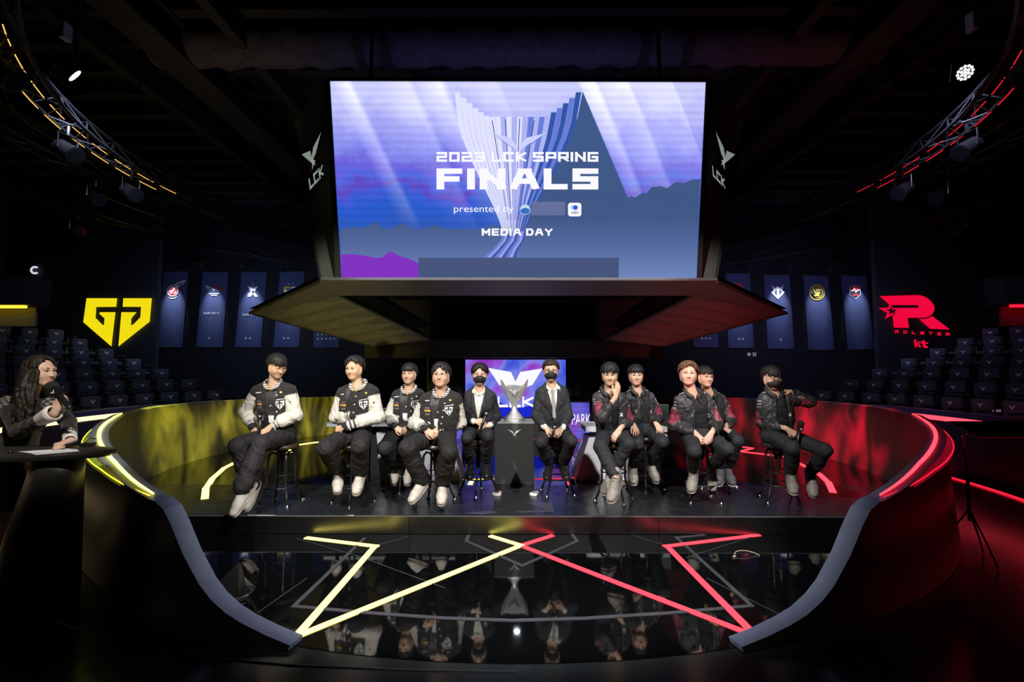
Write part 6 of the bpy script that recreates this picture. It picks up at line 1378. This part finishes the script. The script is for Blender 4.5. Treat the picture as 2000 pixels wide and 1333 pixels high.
# ================================================================ host, desk and small things
M['podium'] = mat('podium_paint', (.040, .038, .034), .38, vary=.08)
pc = Vector((-3.50, 3.52, 0)); PT = 1.055
pod = thing('host_podium', 'dark tapered podium with an oval top, in front of the woman', 'podium', tuple(pc))
b = MB(); nn = 32; vs = []
for z, cx, rx, ry in ((.004, -3.40, .27, .24), (.03, -3.40, .27, .24), (.5, -3.335, .215, .19), (.9, -3.275, .165, .14), (1.02, -3.262, .155, .13)):
    vs += [Vector((cx+rx*math.cos(2*PI*i/nn), 3.50+ry*math.sin(2*PI*i/nn), z)) for i in range(nn)]
b.add(vs, [(i*nn+j, i*nn+(j+1) % nn, (i+1)*nn+(j+1) % nn, (i+1)*nn+j) for i in range(4) for j in range(nn)]+[tuple(4*nn+j for j in range(nn))]); b.build('column', M['podium'], pod, True)
b = MB(); nn = 48; pr = [(.97, PT-.035), (1.0, PT-.02), (1.0, PT-.004), (.985, PT)]; vs = []
for k, z in pr: vs += [Vector((-3.50+.60*k*math.cos(2*PI*i/nn), 3.53+.25*k*math.sin(2*PI*i/nn), z)) for i in range(nn)]
b.add(vs, [(i*nn+j, i*nn+(j+1) % nn, (i+1)*nn+(j+1) % nn, (i+1)*nn+j) for i in range(3) for j in range(nn)]+[tuple(3*nn+j for j in range(nn)), tuple(reversed(range(nn)))]); b.build('top', mat('podium_top', (.035, .034, .032), .3), pod, 'auto')
pap = mat('paper', (.72, .72, .74), .8)
for pts, lab, z in (([(36, 882.5), (130, 876.5), (153, 878.5), (60, 885.5)], 'sheet of white paper lying on the podium, lower of the two', PT+.003), ([(62, 886.5), (70, 889), (155, 881.5), (148, 878.5)], 'narrow white card lying on the podium over the paper', PT+.008)):
    t = thing('paper_sheet', lab, 'paper', tuple(on_z(90, 882, PT)), 'papers on the podium'); P = [on_z(x, y, z) for x, y in pts]
    b = MB(); k = Vector((0, 0, .002)); b.add(P+[p-k for p in P], [(0, 1, 2, 3), (7, 6, 5, 4), (0, 4, 5, 1), (1, 5, 6, 2), (2, 6, 7, 3), (3, 7, 4, 0)]); b.build('sheet', pap, t)
p = on_z(172, 872, PT); t = thing('black_receiver', 'small black wireless receiver with clip on the right end of the podium', 'receiver', tuple(p))
b = MB(); b.box(p.x-.045, p.x+.04, p.y-.03, p.y+.03, PT+.001, PT+.026, bev=.006); b.build('body', M['satin_black'], t); b = MB(); b.tube([(p.x-.04, p.y+.01, PT+.02), (p.x-.01, p.y+.03, PT+.055), (p.x+.035, p.y+.03, PT+.05)], .004, 6); b.build('clip', M['black_metal'], t)
p = on_z(20, 886, PT); t = thing('ear_piece', 'tiny black earpiece lying on the podium left of the paper', 'earpiece', tuple(p))
b = MB(); b.lathe([(.001, .001), (.014, .002), (.012, .016), (.005, .026)], p, 12); b.build('bud', M['satin_black'], t, True); b = MB(); b.tube([p+Vector((.01, 0, .006)), p+Vector((.03, .01, .004))], .004, 6); b.build('stem', M['black_metal'], t)

# ---- the woman
def woman():
    Y0 = 3.93; g = Fig(); fx = at_y(8, 1000, Y0).x; loc = (fx, Y0+.02, 0)
    root = thing('person', 'long haired woman in black jacket with white cuffs speaking into a microphone', 'person', loc); g.root = root
    pel = Vector((at_y(32, 905, Y0).x, Y0+.0, .98)); shA = at_y(14, 787, Y0-.03); shB = at_y(103, 789, Y0+.02); mid = (shA+shB)/2; hc = at_y(80, 727, Y0-.10)
    # wide-angle edge: shoulders kept at a natural width
    c_ = mid; w_ = .165; d_ = (shB-shA).normalized(); shA = c_-d_*w_; shB = c_+d_*w_
    elA = at_y(36, 843, Y0-.24); wrA = at_y(107, 806, Y0-.38); elB = bone(shB, 134, 826, .27, False); wrB = on_z(137, 862, PT+.052); 
    xt = d_; up = (mid-pel).normalized(); ft = xt.cross(up).normalized(); ft = ft if ft.y < 0 else -ft
    g.__dict__.update(pel=pel, shA=shA, shB=shB, mid=mid, elA=elA, elB=elB, wrA=wrA, wrB=wrB, xt=xt, upt=up, ft=ft, hc=hc)
    R = head_frame(86, 3, -2); skin = (.60, .40, .31); hs = .98
    bd = Sculpt(); T = build_head(bd, hc, R, hs, skin); nb = mid+up*.02
    bd.cone(T(0, .02, -.06), nb, .043, .05, skin, .03); bd.cone(nb, mid-up*.1, .055, .08, skin, .03, ft, 1.5); bd.cone(mid-up*.1, pel, .08, .10, skin, .04, ft, 1.4); bd.cone(shA, shB, .038, .038, skin, .03)
    for sa, ea, wa in ((shA, elA, wrA), (shB, elB, wrB)): bd.cone(sa, ea, .040, .034, skin, .02); bd.cone(ea, wa, .032, .021, skin, .02)
    for e in (-1, 1):
        h_ = pel+Vector((e*.085, 0, -.03)); k_ = Vector((h_.x-.03+e*.0, Y0+.02, .50)); a_ = Vector((h_.x-.05, Y0+.05, .11)); bd.cone(h_, k_, .085, .055, skin, .03); bd.cone(k_.lerp(a_, 0), k_.lerp(a_, .35), .052, .050, skin, .02); bd.cone(k_.lerp(a_, .35), a_, .050, .034, skin, .02); bd.cone(a_, a_+Vector((.02, -.13, -.06)), .034, .026, skin, .02)
        f = a_+Vector((0, 0, -.0)); sh = Sculpt(); sh.cone(a_+Vector((0, .03, -.05)), a_+Vector((.02, -.13, -.082)), .030, .032, (.012, .012, .012), .01); sh.cone(a_+Vector((.02, -.13, -.086)), a_+Vector((.025, -.18, -.09)), .030, .018, (.012, .012, .012), .01); sh.cone(a_+Vector((0, .035, -.05)), a_+Vector((0, .04, -.103)), .014, .008, (.012, .012, .012), .006); put_sc('shoe', sh, .007, MP['shine'], root)
    dA = at_y(119, 782, wrA.y-.0)-wrA; hand(bd, wrA+dA.normalized()*.015, dA, (.2, -1, .15), -1, .9, .02, .95, skin)
    dB = Vector((.02, -1, -.12)); hand(bd, wrB+Vector((0, -.01, .0)), dB, (0, .1, 1), 1, 1.25, .0, .95, skin)
    put_sc('body', bd, .0048, MP['skin'], root); face_bits(root, T, R, hs, brow=(.03, .02, .015))
    # hair: crown cap plus long waves to the chest
    hcol = (.012, .009, .007); hr = hair(root, T, R, hs, hcol, 'long', 77); rr_ = random.Random(5)
    for a_, b_, r0, r1 in ((T(0, .05, -.02), mid-ft*.10+up*.0, .085, .075), (T(-.05, .05, -.04), mid-xt*.09+ft*.01-up*.06, .055, .045), (mid-ft*.1, mid-ft*.13-up*.16, .075, .05)): hr.cone(a_, b_, r0, r1, hcol, .03)
    for i in range(120):
        az = rr_.uniform(2.3, 2*PI-.80); sgn = math.sin(az); st = T(.078*sgn*1.1, -.095*math.cos(az)*1.05+.018, -.01+.02*rr_.random()); pts = [st]; L_ = rr_.uniform(.24, .42); ph = rr_.uniform(0, 6)
        out = (R @ Vector((sgn, -math.cos(az)*.8, 0))).normalized()
        for k in range(1, 8):
            f = k/7; pts.append(st+Vector((0, 0, -L_*f))+out*(.030*math.sin(f*PI*.9)+.016*math.sin(f*9+ph))+Vector((.012*math.sin(f*8+ph), -.05*f*(1 if math.cos(az) > -.2 else -.4), 0)))
        cc = hcol if i % 4 else (.026, .018, .013)
        for k in range(7): hr.cone(pts[k], pts[k+1], .0105-.0006*k, .0105-.0006*(k+1), cc, .011)
    put_sc('hair', hr, .0055, MP['hair'], root)
    BK = (.014, .013, .013); j = Sculpt()
    j.cone(pel+up*.0, pel.lerp(mid, .45), .135, .108, BK, .05, ft, 1.25); j.cone(pel.lerp(mid, .45), mid-up*.10, .108, .125, BK, .05, ft, 1.2); j.cone(mid-up*.1-xt*.03, mid-up*.1+xt*.03, .115, .115, BK, .05, ft, 1.1); j.cone(shA+xt*.03-up*.015, mid+up*.03, .054, .046, BK, .03); j.cone(shB-xt*.03-up*.015, mid+up*.03, .054, .046, BK, .03); j.ell(mid-up*.13+ft*.055, (.10, .075, .075), None, BK, .04)
    def yoke(Q, p):
        n_ = np.sin(Q@np.array([110, 60, 160], np.float32))+np.sin(Q@np.array([-150, 90, 70], np.float32)); o = np.tile(np.array([BK], np.float32), (len(Q), 1)); o[(n_ > .15) & (along(p, Q) < .28)] = (.20, .19, .18); return o
    for sa, ea, wa in ((shA, elA, wrA), (shB, elB, wrB)):
        j.cone(sa-up*.01, ea, .064, .052, yoke, .03); j.cone(ea, ea.lerp(wa, .72), .053, .045, BK, .02)
    neck = mid+up*.10+ft*.02; j.cone(neck, neck-up*.075, .056, .05, None, .01, sub=True); jk = put_sc('jacket', j, .006, MP['cloth'], root, wrinkle(41, .004, .10))
    for ea, wa, r1 in ((elA, wrA, .062), (elB, wrB, .044)):
        c = Sculpt(); c.cone(ea.lerp(wa, .62), ea.lerp(wa, .93), .046, r1, (.70, .67, .62), .01); c.cone(ea.lerp(wa, .90), ea.lerp(wa, 1.02), r1*.72, r1*.72, None, .006, sub=True); put_sc('cuff', c, .005, MP['cloth'], root)
    sk_ = Sculpt(); sk_.cone(pel+up*.02, pel-Vector((.01, 0, .10)), .132, .155, BK, .04, ft, 1.2); sk_.cone(pel-Vector((.01, 0, .10)), Vector((pel.x-.03, Y0+.01, .66)), .155, .165, BK, .03, ft, 1.15); put_sc('skirt', sk_, .009, MP['suit'], root, wrinkle(44, .004, .15))
    for k in range(4):
        p = pel.lerp(mid, .12+.2*k)+ft*.20+xt*.03; bvh = BVHTree.FromPolygons([v.co for v in jk.data.vertices], [tuple(q.vertices) for q in jk.data.polygons]); h = bvh.ray_cast(p-WL[root.name], -ft, .4)
        if h[0] is not None: q = h[0]+WL[root.name]; b = MB(); b.tube([q-ft*.002, q+ft*.006], [.011, .009], 10); b.build('button', M['gold_print'], root)
    # microphone with its square flag
    mdir = (at_y(99, 757, wrA.y-.07)-at_y(136, 797, wrA.y-.05)); a_m = at_y(138, 799, wrA.y-.035); t_m = at_y(96, 750, wrA.y+.03)
    make_mic('large microphone with a dark square flag held by the long haired woman', a_m, t_m, True, s=1.25)
if not ONLY or 'W' in ONLY: woman()

# ---- music stand outside the red barrier
p = Vector((at_y(1888, 900, 4.35).x, 4.35, 0)); t = thing('music_stand', 'thin black music stand outside the red lit barrier', 'stand', tuple(p))
b = MB(); b.tube([p+Vector((0, 0, .32)), p+Vector((0, 0, .8))], .013, 8); b.tube([p+Vector((0, 0, .8)), p+Vector((-.02, 0, 1.06))], .009, 8); b.build('pole', M['black_metal'], t)
for k in range(3):
    a = 2*PI*k/3+.5; b = MB(); b.tube([p+Vector((0, 0, .42)), p+Vector((.16*math.cos(a), .16*math.sin(a), .16)), p+Vector((.24*math.cos(a), .24*math.sin(a), .008))], .008, 6); b.build('leg', M['black_metal'], t, True)
b = MB(); b.add([(p.x-.04, p.y-.16, 1.07), (p.x+.62, p.y-.16, 1.07), (p.x+.62, p.y+.12, 1.17), (p.x-.04, p.y+.12, 1.17), (p.x-.04, p.y-.16, 1.055), (p.x+.62, p.y-.16, 1.055), (p.x+.62, p.y+.12, 1.155), (p.x-.04, p.y+.12, 1.155)], [(0, 1, 2, 3), (7, 6, 5, 4), (0, 4, 5, 1), (1, 5, 6, 2), (2, 6, 7, 3), (3, 7, 4, 0)]); b.build('tray', M['satin_black'], t)
b = MB(); b.tube([(p.x-.10, p.y-.12, 1.085), (p.x-.02, p.y-.12, 1.095)], .008, 6); b.build('clip', M['chrome'], t)

# ---- cable heap by the yellow barrier, thin headset on the floor
p = on_z(452, 1178, 0); t = thing('cable_heap', 'heap of coiled black cable on the floor inside the yellow lit barrier', 'cable', tuple(p)); r_ = random.Random(3)
b = MB()
for k in range(6):
    a0 = r_.uniform(0, 6); rx, ry = r_.uniform(.07, .12), r_.uniform(.06, .10); c = p+Vector((r_.uniform(-.04, .05), r_.uniform(-.03, .03), .012+.010*k)); b.tube([c+Vector((rx*math.cos(a0+i*.4), ry*math.sin(a0+i*.4), .012*math.sin(i*.9))) for i in range(16)], .006, 5)
b.build('coil', M['black_metal'], t)
P = [on_z(*q, .006) for q in ((475, 1178), (490, 1200), (478, 1216), (455, 1232), (425, 1243), (400, 1243), (375, 1236), (340, 1220), (320, 1205))]; b = MB(); b.tube([p+Vector((.08, 0, .03)), p+Vector((.16, -.02, .008))]+[on_z(*q, .008) for q in ((500, 1195), (520, 1215), (540, 1232))], .006, 5); b.build('trailing_end', M['black_metal'], t)
q = p+Vector((-.04, .03, 0)); t = thing('folded_bag', 'small black folded bag standing behind the cable heap', 'bag', tuple(q))
b = MB(); b.add([q+Vector(v) for v in ((-.11, -.04, .085), (.10, -.05, .085), (.09, .06, .085), (-.10, .05, .085), (-.05, -.01, .15), (.06, .0, .26), (.065, .03, .25), (-.05, .04, .15))], [(0, 1, 5, 4), (1, 2, 6, 5), (2, 3, 7, 6), (3, 0, 4, 7), (4, 5, 6, 7), (3, 2, 1, 0)]); b.add([q+Vector(v) for v in ((-.12, -.05, .002), (.11, -.06, .002), (.10, .07, .002), (-.11, .06, .002), (-.11, -.04, .085), (.10, -.05, .085), (.09, .06, .085), (-.10, .05, .085))], [(0, 1, 5, 4), (1, 2, 6, 5), (2, 3, 7, 6), (3, 0, 4, 7), (3, 2, 1, 0)]); b.build('body', M['satin_black'], t)
p = on_z(1450, 1078, 0); t = thing('headset', 'thin pale headset wire lying on the polished floor by the red line', 'headset', tuple(p)); beige = mat('beige_wire', (.35, .28, .24), .4)
b = MB(); b.tube([on_z(*q, .004+z) for q, z in (((1434, 1086), 0), ((1436, 1079), .02), ((1445, 1076), .03), ((1458, 1076.5), .03), ((1472, 1080), .012), ((1484, 1086), 0))], .004, 5); b.build('band', beige, t, True); b = MB(); b.tube([on_z(1431, 1088, .006), on_z(1437, 1087, .008)], .008, 6); b.build('capsule', beige, t); b = MB(); b.tube([on_z(*q, .004) for q in ((1468, 1080), (1482, 1081), (1496, 1088))], .003, 5); b.build('ear_loop', M['black_metal'], t)

# ================================================================ rig over the arena
M['truss'] = mat('dull_truss_metal', (.06, .06, .07), .45, .5, bump=.2, bscale=30); M['lamp'] = mat('lamp_black', (.013, .013, .015), .5)
for sx, col, led_m in ((-1, 'yellow', 'led_y2'), (1, 'red', 'led_r2')):
    for r_, z, nm, lacing in ((6.0, 4.72, 'inner', False), (7.3, 4.95, 'middle', True), (8.9, 4.75, 'outer', True)):
        t = thing('lighting_truss', f'{nm} curved lighting truss over the stand on the {col} side', 'truss', tuple(polar(sx*90, r_, z)), 'curved lighting trusses')
        A = [44+3*i for i in range(33)]
        for dr, dz in ((-.14, 0), (.14, 0), (0, .26)):
            b = MB(); b.tube([polar(sx*a, r_+dr, z+dz) for a in A], .024, 6); b.build('chord', M['truss'], t)
        b = MB(); 
        for i, a in enumerate(A[:-1]):
            for o0, o1 in (((-.14, 0), (0, .26)), ((.14, 0), (0, .26)), ((-.14, 0), (.14, 0))): p_, q_ = (o0, o1) if i % 2 else (o1, o0); b.tube([polar(sx*a, r_+p_[0], z+p_[1]), polar(sx*(a+3), r_+q_[0], z+q_[1])], .010, 4)
        b.build('lacing', M['truss'], t, kind='stuff')
        for a in (55, 85, 115): b = MB(); b.tube([polar(sx*a, r_, z+.26), polar(sx*a, r_, 6.8)], .012, 5); b.build('drop_rod', M['black_metal'], t)
        if nm == 'inner':
            for row, (dr, dz) in enumerate(((-.02, .0), (.12, -.03))):
                for k in range(9):
                    a = 50+5.0*k+row*2.4
                    if a > 90: continue
                    b = MB(); b.tube([polar(sx*(a+.7*i), r_+dr, z+dz) for i in range(6)], .0055, 4); b.build('light_dash', M.setdefault('dash_y', emat('amber_dash', (255, 196, 100), 1.2)) if sx < 0 else M.setdefault('dash_r', emat('red_dash', (240, 30, 50), 1.0)), t)
    # hanging lamps on the trusses
    for i, (r_, z, a) in enumerate(((6.0, 4.72, 52), (6.0, 4.72, 70), (6.0, 4.72, 84), (6.0, 4.72, 98), (7.3, 4.95, 76), (7.3, 4.95, 92), (7.3, 4.95, 108), (8.9, 4.75, 86), (8.9, 4.75, 100), (8.9, 4.75, 116))):
        c = polar(sx*a, r_, z-.34); wd = ('first', 'second', 'third', 'fourth')[i if i < 4 else (i-4) % 3]; rn = 'inner' if i < 4 else 'middle' if i < 7 else 'outer'
        t = thing('stage_lamp', f'{wd} black stage lamp from the front on the {rn} truss, {col} side', 'lamp', tuple(c), 'lamps hanging from the trusses')
        tgt = Vector((0, 5.8, 1)); d = (tgt-c).normalized(); x = d.cross(Vector((0, 0, 1))).normalized()
        b = MB(); b.tube([c-d*.16, c-d*.12, c+d*.10, c+d*.13], [.06, .10, .11, .12], 14); b.build('housing', M['lamp'], t, 'auto')
        b = MB(); b.tube([c+x*.13, c+x*.13+Vector((0, 0, .2)), c-x*.13+Vector((0, 0, .2)), c-x*.13], .012, 6); b.tube([c+Vector((0, 0, .2)), c+Vector((0, 0, .34))], .02, 6); b.tube([polar(sx*a, r_-.15, z), polar(sx*a, r_+.15, z)], .015, 5); b.build('yoke', M['black_metal'], t)
        b = MB(); b.tube([c+d*.128, c+d*.134], [.10, .10], 16); b.build('lens', M.setdefault('lens', mat('lamp_lens', (.015, .018, .024), .08, 0, .8)), t)
    # bright LED lamp head and small white speaker
    c = at_y(1885 if sx > 0 else 146, 142 if sx > 0 else 148, 4.75); t = thing('led_lamp_head', f'large round lamp head with lit white cells on the {col} side of the roof', 'lamp', tuple(c), 'large lit lamp heads')
    d = (Vector((-.4*sx, -1.2, -.95)) if sx > 0 else Vector((.62, .62, -.62))).normalized(); x = d.orthogonal().normalized(); y = d.cross(x)
    b = MB(); b.tube([c-d*.16, c-d*.11, c-d*.03, c+d*.0], [.05, .08, .088, .085], 18); b.build('housing', M['lamp'], t, 'auto')
    b = MB(); b.tube([c+x*.11-d*.06, c+x*.11+Vector((0, 0, .2)), c-x*.11+Vector((0, 0, .2)), c-x*.11-d*.06], .012, 6); b.tube([c+Vector((0, 0, .2)), (c.x, c.y, 6.78)], .02, 6); b.build('yoke', M['black_metal'], t)
    cells = [(0, 0)]+[(.030*math.cos(2*PI*k/6), .030*math.sin(2*PI*k/6)) for k in range(6)]+[(.060*math.cos(2*PI*k/12), .060*math.sin(2*PI*k/12)) for k in range(12)]
    for u, v in cells: b = MB(); q = c+x*u+y*v; b.tube([q, q+d*.006], [.0135, .012], 8); b.build('light_cell', M.setdefault('cell', emat('lamp_cell', (245, 250, 255), 2.2)), t)
    c = at_y(127 if sx < 0 else 1898, 62 if sx < 0 else 44, 5.0); t = thing('small_speaker', f'small pale box speaker hanging under the roof on the {col} side', 'speaker', tuple(c), 'small pale speakers')
    b = MB(); b.box(c.x-.032, c.x+.032, c.y-.05, c.y+.06, c.z-.09, c.z+.10, bev=.01); b.build('cabinet', M.setdefault('pale_case', mat('pale_case', (.35, .37, .42), .5)), t); b = MB(); b.tube([c+Vector((0, 0, .1)), (c.x, c.y, 6.8)], .01, 5); b.build('rod', M['black_metal'], t); b = MB(); b.box(c.x-.022, c.x+.022, c.y-.055, c.y-.049, c.z-.07, c.z+.03); b.build('grille', M['black'], t)
# loose cables draped along the trusses
for sx, col in ((-1, 'yellow'), (1, 'red')):
    for k, (r_, z) in enumerate(((6.3, 4.7), (7.6, 4.85), (8.2, 4.7))):
        t = thing('draped_cable', f'{("inner", "middle", "outer")[k]} thin cable sagging below the trusses on the {col} side', 'cable', tuple(polar(sx*90, r_, z)), 'cables below the trusses')
        b = MB(); b.tube([polar(sx*(48+2.2*i), r_+.08*math.sin(i*.9), z-.10*abs(math.sin(i*.42))) for i in range(42)], .008, 5); b.build('cable', M['black_metal'], t)
